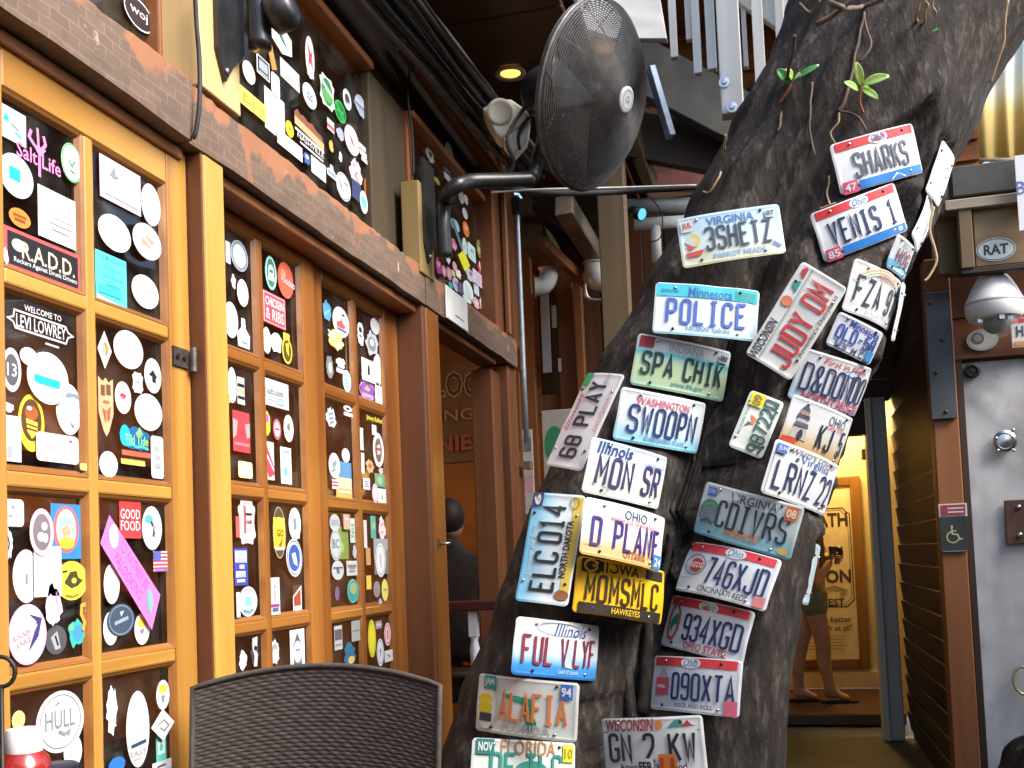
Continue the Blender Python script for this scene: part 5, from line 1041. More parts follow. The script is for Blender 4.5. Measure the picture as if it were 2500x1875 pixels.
# ------------------------------------------------------------------ licence plates
def plate_mat(name, stops, smear=.12):
    """aluminium plate with a printed vertical colour run (v from bottom 0 to top 1)"""
    m, n, l, bs = nt('plate_' + name)
    uv = n.new('ShaderNodeUVMap'); sp = n.new('ShaderNodeSeparateXYZ'); l.new(uv.outputs[0], sp.inputs[0])
    tc = n.new('ShaderNodeTexCoord'); nz = n.new('ShaderNodeTexNoise'); nz.inputs['Scale'].default_value = 18; nz.inputs['Detail'].default_value = 5; l.new(tc.outputs['Object'], nz.inputs['Vector'])
    mm = n.new('ShaderNodeMath'); mm.operation = 'MULTIPLY_ADD'; l.new(nz.outputs[0], mm.inputs[0]); mm.inputs[1].default_value = smear; l.new(sp.outputs['Y'], mm.inputs[2])
    m3 = n.new('ShaderNodeMath'); m3.operation = 'SUBTRACT'; l.new(mm.outputs[0], m3.inputs[0]); m3.inputs[1].default_value = smear * .5
    r = n.new('ShaderNodeValToRGB'); e = r.color_ramp.elements
    e[0].position, e[0].color = stops[0][0], (*stops[0][1], 1); e[1].position, e[1].color = stops[-1][0], (*stops[-1][1], 1)
    for p, c in stops[1:-1]:
        x = e.new(p); x.color = (*c, 1)
    l.new(m3.outputs[0], r.inputs[0])
    n2 = n.new('ShaderNodeTexNoise'); n2.inputs['Scale'].default_value = 45; n2.inputs['Detail'].default_value = 8; n2.inputs['Roughness'].default_value = .7; l.new(tc.outputs['Object'], n2.inputs['Vector'])
    r2 = n.new('ShaderNodeValToRGB'); r2.color_ramp.elements[0].position = .60; r2.color_ramp.elements[1].position = .78; l.new(n2.outputs[0], r2.inputs[0])
    mx = n.new('ShaderNodeMix'); mx.data_type = 'RGBA'; sc_ = n.new('ShaderNodeMath'); sc_.operation = 'MULTIPLY'; sc_.inputs[1].default_value = .38; l.new(r2.outputs[0], sc_.inputs[0])
    l.new(sc_.outputs[0], mx.inputs[0]); l.new(r.outputs[0], mx.inputs[6]); mx.inputs[7].default_value = (.34, .31, .27, 1)
    l.new(mx.outputs[2], bs.inputs['Base Color']); bs.inputs['Roughness'].default_value = .32; bs.inputs['Specular IOR Level'].default_value = .55
    bp = n.new('ShaderNodeBump'); bp.inputs['Strength'].default_value = .1; bp.inputs['Distance'].default_value = .01; l.new(nz.outputs[0], bp.inputs['Height']); l.new(bp.outputs[0], bs.inputs['Normal'])
    return m
PW = (.70, .73, .75); PG = (.60, .63, .61)
def panel(pl, t, mat):
    W, H, r = pl.W, pl.H, .012
    us = [-1, -.985, -.968, -.95, -.93] + [-.86 + .1433 * i for i in range(13)] + [.93, .95, .968, .985, 1]
    vv = [-1, -.985, -.965, -.94, -.91, -.88, -.84] + [-.7 + .2 * i for i in range(8)] + [.84, .88, .91, .94, .965, .985, 1]
    mb = MB(); vs = []; nu = len(us)
    for lay in (0, 1):
        for b in vv:
            v = b * H / 2; dv = max(abs(v) - (H / 2 - r), 0); half = W / 2 - (r - math.sqrt(max(r * r - dv * dv, 0)))
            for a in us:
                u = a * half
                e = min(W / 2 - abs(u), H / 2 - abs(v)); h = .0016 * max(0, 1 - abs(e - .006) / .004) + noise.noise(pl.c * 9 + Vector((u * 14, v * 14, 0))) * .0035
                P = pl.place(u, v, h if lay == 0 else h - .0016)
                vs.append(P)
                mb.uv[len(vs) - 1] = (u / W + .5, v / H + .5)
    n1 = nu * len(vv); fs = []
    for j in range(len(vv) - 1):
        for i in range(nu - 1):
            q = (j * nu + i, j * nu + i + 1, (j + 1) * nu + i + 1, (j + 1) * nu + i); fs.append(q); fs.append(tuple(n1 + x for x in reversed(q)))
    bd = [i for i in range(nu)] + [j * nu + nu - 1 for j in range(1, len(vv))] + [(len(vv) - 1) * nu + i for i in range(nu - 2, -1, -1)] + [j * nu for j in range(len(vv) - 2, 0, -1)]
    for a, b in zip(bd, bd[1:] + bd[:1]): fs.append((b, a, n1 + a, n1 + b))
    mb.add(vs, fs, mat)
    return mb.build('plate_panel', t, auto=50)
DKI = (.02, .025, .05)
def licence_plate(key, label, stops, text, tcol, layers, ty=-.02, tw=.84, thh=.46, th=.0085, fill=.6, space=.55, tx=0, holes=((-.62, .82), (.62, .82), (-.62, -.8), (.62, -.8))):
    pl = PLOBJ[key]; W, H = pl.W, pl.H
    m = Matrix.Translation(pl.c)
    t = thing('licence_plate', label, 'licence plate', mat=m, group='licence plates nailed to the tree trunk')
    panel(pl, t, plate_mat(key, stops))
    def place(u, v, h):
        return pl.place(u, v, h + .0012 + noise.noise(pl.c * 9 + Vector((u * 14, v * 14, 0))) * .0035)
    a, b = W / 2, H / 2
    dc = Decal(); stk = []
    for L in layers:
        k = L[0]
        if k == 'r': dc.rect(L[1] * a, L[2] * b, L[3] * W, L[4] * H, L[5], n=14)
        elif k == 'e': dc.ell(L[1] * a, L[2] * b, L[3] * W, L[4] * H, L[5])
        elif k == 'g': dc.ring(L[1] * a, L[2] * b, L[3] * W, L[4] * H, L[5], L[6], a0=L[7] if len(L) > 7 else 0, a1=L[8] if len(L) > 8 else 360)
        elif k == 'p': dc.poly([(q[0] * a, q[1] * b) for q in L[1]], L[2])
        elif k == 'l': dc.line([(q[0] * a, q[1] * b) for q in L[1]], L[2], L[3])
        elif k == 't':
            for_w = L[5] * W if L[5] else None
            dc.text(L[1], L[2] * a, L[3] * b, L[4] * H, L[6], for_w, 0, L[7] if len(L) > 7 else .015, L[8] if len(L) > 8 else 0)
        elif k == 's': stk.append(L)
    if dc.items: dc.build('printing', t, place)
    for L in stk:       # dated registration stickers: x, y, w, h, colour, text, text colour
        d2 = Decal(); d2.lay = 9; d2.rect(L[1] * a, L[2] * b, L[3] * W, L[4] * H, L[5], n=8)
        d2.lay += 4
        if L[6]: d2.text(L[6], L[1] * a, L[2] * b, L[4] * H * .62, L[7], L[3] * W * .8, 0, .03)
        d2.build('registration_sticker', t, place)
    if text:
        d3 = Decal(); d3.plate_text(text, tx * a, ty * b, tw * W, thh * H, th * .88, tcol, .0030, fill, space)
        o = d3.build('lettering', t, place)
        md = o.modifiers.new('solid', 'SOLIDIFY'); md.thickness = .0014; md.offset = -1
    for (x, y) in holes:
        mb = MB(); P = place(x * a, y * b, 0); mb.lathe([(.0042, .0), (.0042, .003), (.002, .0042)], P, BLACK if (x * y) > 0 else STEEL, 10, pl.n); mb.build('screw', t, smooth=True)
    return t
NV = (.02, .035, .11); RB = (.62, .05, .06); BB = (.02, .17, .52)
def ohio(seal, sx, col_): return [('r', 0, .80, .92, .16, RB), ('e', sx, .78, .22, .20, PW), ('t', 'Ohio', sx, .79, .15, .16, (.10, .22, .40), .01, .3)]
licence_plate('3shetz', 'pale blue licence plate lettered 3SHETZ with a bird picture', [(0, (.62, .62, .40)), (.35, (.58, .66, .62)), (.62, (.50, .66, .72)), (1, (.42, .60, .72))], '3SHETZ', (.07, .08, .10),
    [('t', 'VIRGINIA', .02, .66, .17, .46, (.08, .16, .42)), ('t', 'PARROT HEADS', .12, -.74, .11, .5, (.20, .34, .62)), ('e', -.72, .02, .12, .26, (.66, .58, .12)), ('p', [(-.9, .0), (-.78, .22), (-.66, .05), (-.74, -.25)], (.62, .60, .56)), ('p', [(-.88, -.1), (-.7, -.25), (-.82, -.35)], (.6, .12, .08)), ('p', [(-.92, -.45), (-.55, -.4), (-.62, -.62), (-.88, -.62)], (.62, .10, .08)), ('l', [(.78, -.5), (.92, -.7)], .008, (.10, .20, .5)), ('s', -.82, .62, .12, .22, (.74, .72, .70), 'JUL', (.6, .1, .1)), ('s', .80, .66, .1, .16, (.52, .62, .70), '07', (.1, .12, .16))], -.02, .66, .48, .0085, .62, .55, .14)
licence_plate('venis', 'white licence plate lettered VENIS 1 with red and blue bands', [(0, PW), (1, PW)], 'VENIS 1', NV, ohio(0, 0, 0) + [('r', .18, -.80, .78, .16, BB), ('l', [(-.95, .62), (.95, .62)], .0012, GY), ('s', -.80, -.80, .15, .24, (.66, .08, .16), '85', W_), ('e', .62, -.8, .04, .08, LG), ('e', .78, -.8, .08, .1, LG)], -.05, .80, .50, .0085, .56, .9)
licence_plate('sharks', 'topmost white licence plate lettered SHARKS with red and blue bands', [(0, PW), (1, PW)], 'SHARKS', (.10, .11, .14), ohio(0, 0, 0) + [('r', .18, -.80, .78, .16, BB), ('s', -.80, -.80, .15, .24, (.66, .08, .16), '47', W_), ('p', [(.1, -.95), (.25, -.72), (.5, -.95)], PW)], -.05, .66, .50, .0085, .62)
licence_plate('police', 'blue and white licence plate lettered POLICE', [(0, (.34, .62, .74)), (.12, (.60, .70, .74)), (.5, (.66, .70, .72)), (.7, (.62, .72, .74)), (1, (.60, .72, .74))], 'POLICE', (.06, .12, .46),
    [('r', 0, .72, .97, .24, (.05, .46, .60)), ('r', .72, .68, .2, .16, (.03, .32, .30)), ('t', 'Minnesota', .05, .68, .19, .42, (.04, .14, .38)), ('t', 'EXPLORE', -.72, .68, .07, .16, (.03, .2, .3)), ('t', '10,000 lakes', .05, -.74, .12, .42, (.10, .26, .44)), ('l', [(-.97, .46), (.97, .46)], .0015, (.04, .36, .5))], -.10, .80, .50, .0095, .58)
licence_plate('spa', 'green and teal licence plate lettered SPA CHIK', [(0, (.34, .54, .40)), (.3, (.52, .64, .36)), (.55, (.50, .66, .48)), (.68, (.10, .50, .55)), (.76, (.60, .68, .70)), (1, (.62, .67, .70))], 'SPA CHIK', (.02, .06, .07),
    [('t', 'INDIANA', .0, .66, .15, .36, (.34, .36, .38), 0), ('t', 'www.IN.gov', .12, -.72, .12, .34, (.12, .26, .28)), ('s', -.82, .74, .14, .2, (.30, .03, .04), '', W_), ('s', .82, .66, .11, .18, (.56, .64, .70), '00', (.08, .1, .2))], -.06, .88, .46, .0085, .6, .7)
licence_plate('swoopn', 'white and pale blue licence plate lettered SWOOPN', [(0, (.24, .56, .72)), (.22, (.42, .66, .78)), (.36, (.60, .70, .74)), (1, (.68, .71, .73))], 'SWOOPN', (.03, .05, .18), [('t', 'WASHINGTON', -.08, .62, .15, .60, (.66, .14, .20)), ('t', 'EVERGREEN STATE', .08, -.76, .09, .48, (.16, .30, .46))], -.08, .82, .54, .0085, .62)
licence_plate('68play', 'upended greyish licence plate lettered 68 PLAY on the trunk edge', [(0, (.58, .57, .58)), (1, (.60, .59, .60))], '68 PLAY', (.03, .03, .05), [('t', 'Illinois', .15, .72, .14, .40, (.60, .16, .14), .005, .3), ('t', 'Land of Lincoln', .15, -.76, .10, .36, (.56, .24, .24), 0, .2), ('s', .84, .72, .14, .2, (.05, .26, .10), '', W_), ('t', 'XP03Z', .86, -.3, .10, .14, (.4, .4, .42))], -.02, .82, .46, .0095, .62, .7)
licence_plate('mon', 'cream licence plate with blue top band lettered MON SR', [(0, (.64, .66, .62)), (.3, (.66, .66, .58)), (.6, (.66, .67, .62)), (.74, (.56, .64, .74)), (1, (.48, .57, .70))], 'MON SR', (.06, .05, .16), [('t', 'Illinois', -.46, .72, .22, .40, (.04, .07, .18), .02, .2), ('l', [(-.95, .48), (.95, .48)], .0015, (.3, .34, .42)), ('t', 'Land of Lincoln', .58, .52, .09, .3, (.12, .16, .28), 0, .3), ('g', -.55, -.76, .06, .12, .002, (.2, .28, .4)), ('l', [(-.95, -.5), (-.6, -.75), (.5, -.82)], .001, (.6, .6, .52))], -.08, .84, .56, .0095, .62, .7)
licence_plate('elc', 'upended blue and yellow licence plate lettered ELC 014', [(0, (.58, .64, .66)), (.45, (.58, .68, .72)), (.72, (.30, .56, .70)), (1, (.10, .40, .62))], 'ELC 014', (.02, .03, .035), [('r', .03, -.80, .92, .16, (.62, .46, .08)), ('t', 'NORTH DAKOTA', .0, -.62, .13, .52, (.02, .02, .03), .03), ('t', "Discover the Spirit", -.05, .66, .13, .46, (.66, .72, .76), 0, .3), ('e', -.82, -.72, .09, .26, (.26, .10, .05)), ('g', .84, -.66, .1, .16, .004, (.36, .24, .06)), ('s', .86, .78, .13, .22, (.05, .06, .16), '6', W_)], .06, .82, .48, .0095, .62, .4)
licence_plate('dplane', 'white and tan licence plate lettered D PLANE', [(0, (.56, .34, .12)), (.2, (.60, .42, .22)), (.42, (.66, .62, .60)), (1, (.66, .68, .72))], 'D PLANE', (.06, .03, .20), [('t', 'OHIO', .12, .68, .17, .28, (.05, .07, .14), .0), ('t', 'BIRTHPLACE OF AVIATION', .1, .42, .07, .56, (.62, .16, .16)), ('t', 'OTTAWA', .18, -.72, .14, .28, (.36, .10, .04)), ('l', [(-.95, -.62), (-.6, -.62)], .0015, (.3, .2, .1)), ('s', .82, -.72, .14, .26, (.03, .20, .52), '24', W_)], -.12, .86, .52, .0085, .6, .8)
licence_plate('momsmlc', 'bright yellow licence plate lettered MOMSMLC with black bands', [(0, (.76, .42, .01)), (1, (.80, .47, .015))], 'MOMSMLC', (.04, .025, .01), [('r', .0, .74, .92, .18, (.03, .025, .02)), ('r', -.02, .72, .46, .26, (.80, .47, .015)), ('t', 'IOWA', -.08, .72, .20, .36, (.05, .035, .01), .03), ('r', -.74, .72, .18, .24, (.03, .025, .02)), ('g', -.74, .72, .12, .2, .006, (.74, .42, .01)), ('p', [(-.72, .78), (-.62, .74), (-.7, .66)], (.74, .42, .01)), ('r', 0, -.78, .92, .18, (.03, .025, .02)), ('t', 'HAWKEYES', .05, -.78, .11, .32, (.74, .44, .02))], -.06, .84, .50, .0085, .62)
licence_plate('fulvlyf', 'white to blue licence plate lettered FUL V LYF in dark red', [(0, (.02, .14, .40)), (.2, (.05, .26, .56)), (.42, (.50, .62, .72)), (.6, (.62, .64, .65)), (1, (.64, .65, .65))], 'FUL V LYF', (.22, .03, .05), [('t', 'Illinois', .15, .68, .22, .40, (.05, .10, .28), .0, .35), ('g', -.1, .70, .5, .22, .0015, (.1, .2, .4)), ('p', [(.05, -.6), (.0, -.1), (.1, .2), (.2, .1), (.18, -.4), (.26, -.65)], (.42, .52, .60)), ('t', 'Land of Lincoln', .15, -.76, .08, .26, (.36, .46, .62))], -.08, .88, .52, .0085, .62, .5)
licence_plate('alafia', 'pale licence plate lettered ALAFIA with a green peninsula', [(0, (.56, .60, .56)), (1, (.56, .59, .56))], 'ALAFIA', (.60, .19, .06), [('p', [(-.42, .42), (.08, .34), (.10, .18), (.02, .1), (-.2, .22), (-.4, .3)], (.02, .26, .17)), ('p', [(.08, .34), (.16, .3), (.22, -.2), (.30, -.5), (.22, -.8), (.10, -.65), (.06, -.2), (.0, .1)], (.02, .26, .17)), ('t', 'FLORIDA', .08, -.72, .16, .46, (.40, .38, .36)), ('s', -.70, .74, .14, .24, (.02, .30, .26), 'JAN', W_), ('s', .80, .66, .11, .26, (.04, .14, .46), '94', W_), ('e', -.76, -.12, .22, .78, (.70, .70, .68)), ('e', -.78, .16, .16, .18, (.66, .58, .03)), ('e', -.78, -.14, .16, .18, (.66, .58, .03)), ('r', -.76, -.48, .14, .14, (.06, .06, .08))], .0, .66, .52, .0095, .66, .5, .18)
licence_plate('florida', 'pale licence plate at the bottom headed FLORIDA in brown letters', [(0, (.54, .60, .56)), (1, (.54, .58, .55))], 'DE TLC', (.03, .24, .20), [('t', 'FLORIDA', .02, .74, .26, .52, (.40, .20, .08), .01), ('e', .08, .0, .3, .3, (.04, .28, .20)), ('e', .1, -.3, .14, .3, (.66, .30, .05)), ('s', -.78, .72, .16, .26, (.02, .16, .15), 'NOV', (.5, .6, .56)), ('s', .82, .62, .12, .3, (.62, .58, .05), '10', (.3, .26, .02))], .06, .70, .50, .0095, .66, .5)
licence_plate('gn2kw', 'white licence plate at the bottom lettered GN 2 KW', [(0, (.60, .62, .62)), (1, (.64, .66, .66))], 'GN 2 KW', (.03, .03, .04), [('t', 'WISCONSIN', -.38, .74, .22, .50, (.40, .05, .06), .02, .2), ('l', [(-.95, .50), (.95, .50)], .002, (.06, .07, .09)), ('e', .22, .74, .07, .16, (.72, .26, .08)), ('p', [(.38, .64), (.5, .86), (.6, .9), (.68, .66)], (.05, .24, .20)), ('p', [(.62, .66), (.74, .86), (.8, .7), (.9, .64)], (.40, .04, .04)), ('t', "America's Dairyland", .0, -.74, .13, .66, (.05, .05, .06)), ('s', -.1, -.70, .16, .28, (.66, .68, .68), 'FEB', (.03, .03, .05)), ('s', .32, -.62, .16, .34, (.66, .18, .05), '11', (.4, .08, .02))], -.05, .88, .52, .010, .62, .75)
licence_plate('090xt', 'white licence plate with a red band numbered 090XT', [(0, (.60, .64, .68)), (1, (.63, .66, .70))], '090XTA', NV, ohio(0, .0, 0) + [('p', [(-.78, .1), (-.66, .55), (-.5, .08)], (.5, .5, .5)), ('l', [(-.78, .1), (-.66, .55), (-.5, .08)], .002, (.08, .08, .1)), ('r', -.66, -.12, .18, .32, (.56, .10, .14)), ('r', -.66, -.12, .14, .06, (.74, .5, .52)), ('t', 'ROCK AND ROLL', .12, -.76, .08, .4, (.1, .1, .12)), ('s', .86, -.72, .12, .26, (.60, .12, .2), '', W_)], -.08, .68, .50, .0085, .64, .5, .26)
licence_plate('934xg', 'white licence plate with a red band numbered 934XG', [(0, (.60, .63, .66)), (1, (.63, .66, .69))], '934XGD', NV, ohio(0, .1, 0) + [('g', -.70, .0, .16, .66, .009, (.60, .07, .06)), ('p', [(-.74, -.42), (-.8, -.05), (-.72, .2), (-.62, .36), (-.55, .1), (-.6, -.1), (-.68, -.1)], (.02, .26, .12)), ('t', 'OHIO STATE', .2, -.78, .15, .48, (.48, .06, .08))], -.1, .66, .52, .0085, .64, .5, .26)
licence_plate('746xj', 'white licence plate with a red band and round emblem numbered 746XJD', [(0, (.60, .63, .66)), (1, (.62, .65, .69))], '746XJD', NV, ohio(0, .15, 0) + [('g', -.66, .10, .25, .40, .0025, (.06, .04, .06)), ('p', [(-.92, .12), (-.8, .24), (-.8, .0)], (.62, .64, .67)), ('e', -.62, .10, .17, .26, (.46, .05, .05)), ('t', 'REDS', -.62, .10, .11, .16, (.72, .66, .64), .02), ('t', 'CINCINNATI REDS', .12, -.78, .12, .52, (.04, .04, .06)), ('l', [(-.95, -.45), (-.62, -.45)], .0012, GY), ('s', .86, -.74, .1, .2, (.62, .2, .22), '', W_)], -.05, .64, .54, .0085, .62, .5, .28)
licence_plate('cdivrs', 'teal-grey picture licence plate lettered CDIVRS', [(0, (.16, .38, .46)), (.22, (.26, .48, .55)), (.42, (.50, .58, .58)), (1, (.56, .60, .58))], 'CDIVRS', (.03, .05, .07), [('t', 'VIRGINIA', .10, .68, .17, .46, (.05, .08, .13), .005), ('e', -.74, -.05, .22, .46, (.10, .26, .14)), ('e', -.74, -.2, .22, .3, (.20, .22, .26)), ('l', [(-.9, .1), (-.7, .3), (-.55, .05)], .004, (.1, .36, .2)), ('l', [(-.88, -.5), (-.74, -.35), (-.6, -.5)], .006, (.05, .10, .14)), ('t', 'FRIENDS', .02, -.58, .14, .34, (.66, .24, .10), .03), ('e', .84, -.76, .11, .12, (.58, .42, .12)), ('s', -.78, .68, .10, .16, (.08, .14, .48), 'JUN', LB), ('s', .82, .64, .11, .26, (.60, .16, .06), '08', (.8, .6, .5)), ('p', [(.32, .5), (.36, .72), (.42, .5), (.37, .38)], W_), ('p', [(-.3, .62), (-.25, .84), (-.16, .7), (-.22, .56)], W_)], -.03, .72, .52, .0085, .60, .5, .14)
licence_plate('lrnz', 'white licence plate lettered LRNZ bent round the right stem', [(0, (.62, .64, .66)), (1, (.63, .66, .68))], 'LRNZ 22', (.04, .05, .12), [('t', 'Virginia', .12, .56, .22, .46, (.06, .14, .40), .0), ('t', "WHO'S LOVED", .1, .80, .10, .7, (.12, .10, .12), 0, .2), ('s', -.84, .72, .12, .16, (.08, .20, .55), 'JUN', W_), ('e', -.42, .54, .04, .08, (.1, .1, .1)), ('l', [(-.95, .88), (.95, .88)], .0016, (.1, .12, .14)), ('l', [(-.95, -.9), (.95, -.9)], .0016, (.1, .12, .14)), ('l', [(-.955, -.88), (-.955, .88)], .0016, (.1, .12, .14))], -.18, .88, .54, .008, .58, .5)
licence_plate('ohiokj', 'white and tan licence plate with a lighthouse lettered KJ 5', [(0, (.42, .18, .06)), (.16, (.52, .36, .16)), (.36, (.60, .54, .42)), (.55, (.62, .64, .64)), (1, (.64, .66, .68))], 'KJ 5', (.03, .04, .07), [('t', 'OHIO', .34, .56, .19, .30, (.05, .07, .13), .0), ('t', 'Lake Erie', .34, .34, .10, .3, (.62, .12, .14), 0, .3), ('p', [(-.86, -.5), (-.76, .25), (-.54, .25), (-.42, -.5)], (.46, .44, .40)), ('p', [(-.80, .25), (-.78, .42), (-.5, .42), (-.48, .25)], (.10, .09, .14)), ('p', [(-.82, -.05), (-.80, .12), (-.48, .12), (-.46, -.05)], (.12, .11, .18)), ('p', [(-.76, .55), (-.64, .85), (-.52, .55)], (.10, .10, .16)), ('r', -.64, .48, .1, .08, (.34, .26, .18)), ('e', -.62, -.32, .06, .2, (.05, .05, .07)), ('s', -.84, -.66, .16, .14, (.55, .08, .04), '', W_)], -.14, .52, .48, .008, .5, .8, .32)
licence_plate('dondo', 'white and pale blue licence plate lettered D&DONDO', [(0, (.34, .50, .68)), (.25, (.54, .62, .70)), (.5, (.64, .66, .69)), (1, (.64, .66, .68))], 'D&DONDO', (.04, .05, .13), [('t', 'First in Flight', .12, .70, .15, .62, (.60, .12, .14), .01, .1), ('p', [(.0, .5), (.35, .72), (.62, .66), (.3, .42)], (.25, .50, .70)), ('t', 'NORTH CAROLINA', .1, -.76, .20, .84, (.58, .06, .10), .015)], -.02, .90, .54, .0075, .66)
licence_plate('98722', 'small upended pale green licence plate numbered 98722Q', [(0, (.56, .60, .54)), (1, (.56, .61, .55))], '98722Q', (.04, .10, .09), [('t', 'MOTORCYCLE', .0, .76, .08, .5, (.2, .3, .28)), ('p', [(-.1, .5), (.05, .3), (.25, .5), (.15, .1), (-.05, .15)], (.62, .16, .05)), ('p', [(-.2, .62), (.0, .5), (-.05, .3)], (.10, .12, .12)), ('s', .74, .45, .22, .4, (.66, .56, .04), '09', (.25, .2, .02))], -.36, .92, .42, .0065, .66)
licence_plate('judy', 'tilted white licence plate lettered JUDY OM in red', [(0, (.58, .60, .58)), (1, (.58, .60, .59))], 'JUDY OM', (.50, .05, .06), [('t', 'WISCONSIN', -.58, .74, .18, .40, (.05, .05, .06), .02, .2), ('l', [(-.97, .50), (.97, .50)], .002, (.12, .18, .18)), ('l', [(-.97, .44), (.97, .44)], .001, (.2, .3, .3)), ('e', .22, .72, .10, .22, (.60, .18, .10)), ('p', [(.42, .60), (.52, .84), (.62, .88), (.66, .62)], (.04, .26, .20)), ('p', [(.70, .62), (.84, .86), (.94, .74), (.9, .62)], (.42, .04, .05)), ('t', "America's Dairyland", .1, -.80, .12, .66, (.14, .12, .12))], -.18, .86, .50, .0095, .64, .5, -.03)
licence_plate('old58', 'small white and blue licence plate numbered OLD-58', [(0, (.58, .62, .68)), (1, (.60, .62, .70))], 'OLD-58', (.04, .08, .36), [('t', 'Minnesota', .2, .66, .20, .66, (.05, .06, .30), .02), ('t', 'FEB  M C', -.1, -.72, .18, .62, (.10, .12, .26)), ('s', .74, -.6, .16, .3, (.06, .30, .62), '', W_)], .0, .86, .42, .006, .64, .5)
licence_plate('fza', 'white licence plate with a rainbow numbered FZA 97', [(0, (.64, .66, .66)), (1, (.67, .68, .67))], 'FZA 97', (.06, .08, .10), [('g', .08, -.2, 1.05, 1.2, .006, (.70, .52, .44), 20, 160), ('g', .08, -.2, .98, 1.1, .006, (.72, .66, .42), 20, 160), ('g', .08, -.2, .91, 1.0, .006, (.50, .60, .62), 20, 160), ('t', 'HAWAII', .1, .72, .14, .36, (.52, .28, .22)), ('t', 'ALOHA STATE', .15, -.76, .12, .56, (.52, .52, .50)), ('s', .86, .6, .1, .2, (.2, .45, .72), '', W_)], -.04, .88, .52, .0085, .56, .6)
licence_plate('hog', 'small white licence plate with blue foot lettered HOG', [(0, (.20, .46, .66)), (.3, (.56, .64, .70)), (1, (.66, .68, .70))], 'HOG', (.30, .10, .14), [('t', 'Illinois', .1, .66, .18, .5, (.4, .46, .5), 0, .3), ('p', [(-1, -.45), (-.4, -.3), (0, -.55), (.5, -.4), (1, -.6), (1, -.9), (-1, -.9)], (.16, .42, .62))], -.02, .66, .42, .006, .6)
licence_plate('white_a', 'blank white licence plate turned edge-on high on the right bark', [(0, PW), (1, PW)], None, W_, [('g', .2, -.5, .16, .3, .003, (.45, .12, .2)), ('l', [(-.6, -.4), (.1, -.5)], .002, GY)])
licence_plate('white_b', 'white edge-on licence plate with an orange spot on the right bark', [(0, PW), (1, PW)], None, W_, [('e', .66, .1, .14, .3, (.76, .40, .06)), ('l', [(-.4, -.5), (.2, -.5)], .003, (.2, .3, .4))])
licence_plate('edge_c', 'curved white licence plate seen on its thin edge beside the rainbow plate', [(0, PW), (1, PW)], None, W_, [])
licence_plate('edge_d', 'pale blue licence plate curling off the lower right trunk edge', [(0, (.45, .58, .66)), (1, (.5, .62, .68))], None, W_, [])

# ================================================================== under the eave: fan, brackets, cables, speaker, lamp
def ybox(mb, x0, y0, x1, y1, Y, th, m):
    """upright slab facing the courtyard at distance Y whose outline falls on the given pixels"""
    xm, ym = (x0 + x1) / 2, (y0 + y1) / 2
    X0, X1 = onY(x0, ym, Y).x, onY(x1, ym, Y).x; Z1, Z0 = onY(xm, y0, Y).z, onY(xm, y1, Y).z
    mb.box((X0, Y, Z0), (X1, Y + th, Z1), m); return X0, X1, Z0, Z1
def prism(mb, px, d, th, m, ax=None):
    """solid with a pixel outline at depth d, extruded away from the courtyard"""
    f = [onD(x, y, d) for x, y in px]; ax = Vector(ax) if ax else Vector((0, 1, 0)); N = len(f)
    vs = f + [p + ax * th for p in f]
    return mb.add(vs, [tuple(range(N))] + [tuple(range(2 * N - 1, N - 1, -1))] + [(i, N + i, N + (i + 1) % N, (i + 1) % N) for i in range(N)], m)

# wooden blocks carrying the fan brackets
def bracket(label, blab, y0, y1, z0, z1, arm, bm=None, xb=-1.385):
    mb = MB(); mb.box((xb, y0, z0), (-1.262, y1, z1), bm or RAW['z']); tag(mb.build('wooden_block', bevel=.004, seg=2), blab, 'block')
    t = thing('fan_bracket', label, 'bracket', (-1.262, y1 - .03, z0 + .06))
    ym = y1 - .05
    mb = MB(); mb.add([(-1.2615, ym - .075, z1 + .1), (-1.2615, ym - .075, z0 + .12), (-1.2615, ym - .04, z0 + .05), (-1.2615, ym - .005, z0 + .10), (-1.2615, ym + .055, z0 + .16), (-1.2615, ym + .055, z1 + .1)], [tuple(range(6))], BLACK)
    mb.build('mounting_plate', t, solid=-.012)
    mb = MB(); mb.lathe([(.008, 0), (.008, .004), (.005, .006)], (-1.248, ym - .04, z0 + .075), STEEL, 12, (1, 0, 0)); mb.build('bolt', t, smooth=True)
    mb = MB(); mb.tube(smooth_path([Vector(p) for p in arm], 5), .029, BLACK, 16); mb.build('arm_tube', t, smooth=True)
    return t
by, bz = 2.300, 2.31
b1 = bracket('black fan bracket tube at the top left, its fan out of sight', 'raw wooden block under the nearest black bracket tube', 2.112, 2.302, 2.30, 2.80,
        [(-1.195, 2.285, 2.46), (-1.195, 2.285, 2.60), (-1.195, 2.285, 3.0)])
mb = MB(); mb.lathe([(.03, 0), (.05, .01), (.05, .06), (.03, .075)], onX(655, 42, -1.17), BLACK, 16, (1, .1, .3)); mb.build('clamp_knob', b1, smooth=True)
FC = onY(1446, 236, 4.0); FN = (M3 @ Vector((.79, .29, -.54))).normalized()
aj = [onX(1088, 628, -1.19), onX(1082, 545, -1.19), onX(1088, 490, -1.18), onD(1108, 458, 3.86), onD(1150, 443, 3.92), onD(1230, 440, 3.99), onD(1300, 437, 4.04)]
b2 = bracket('black elbow bracket carrying the big caged fan', 'raw wooden block beside the bright far upper window', 3.655, 3.815, 2.262, 2.62, aj, wood('shaded_raw_wood', (.16, .11, .036), (.26, .185, .07), 'z', .6, 9), -1.335)  # darker copy of the raw wood, shade under the eave put into its colour
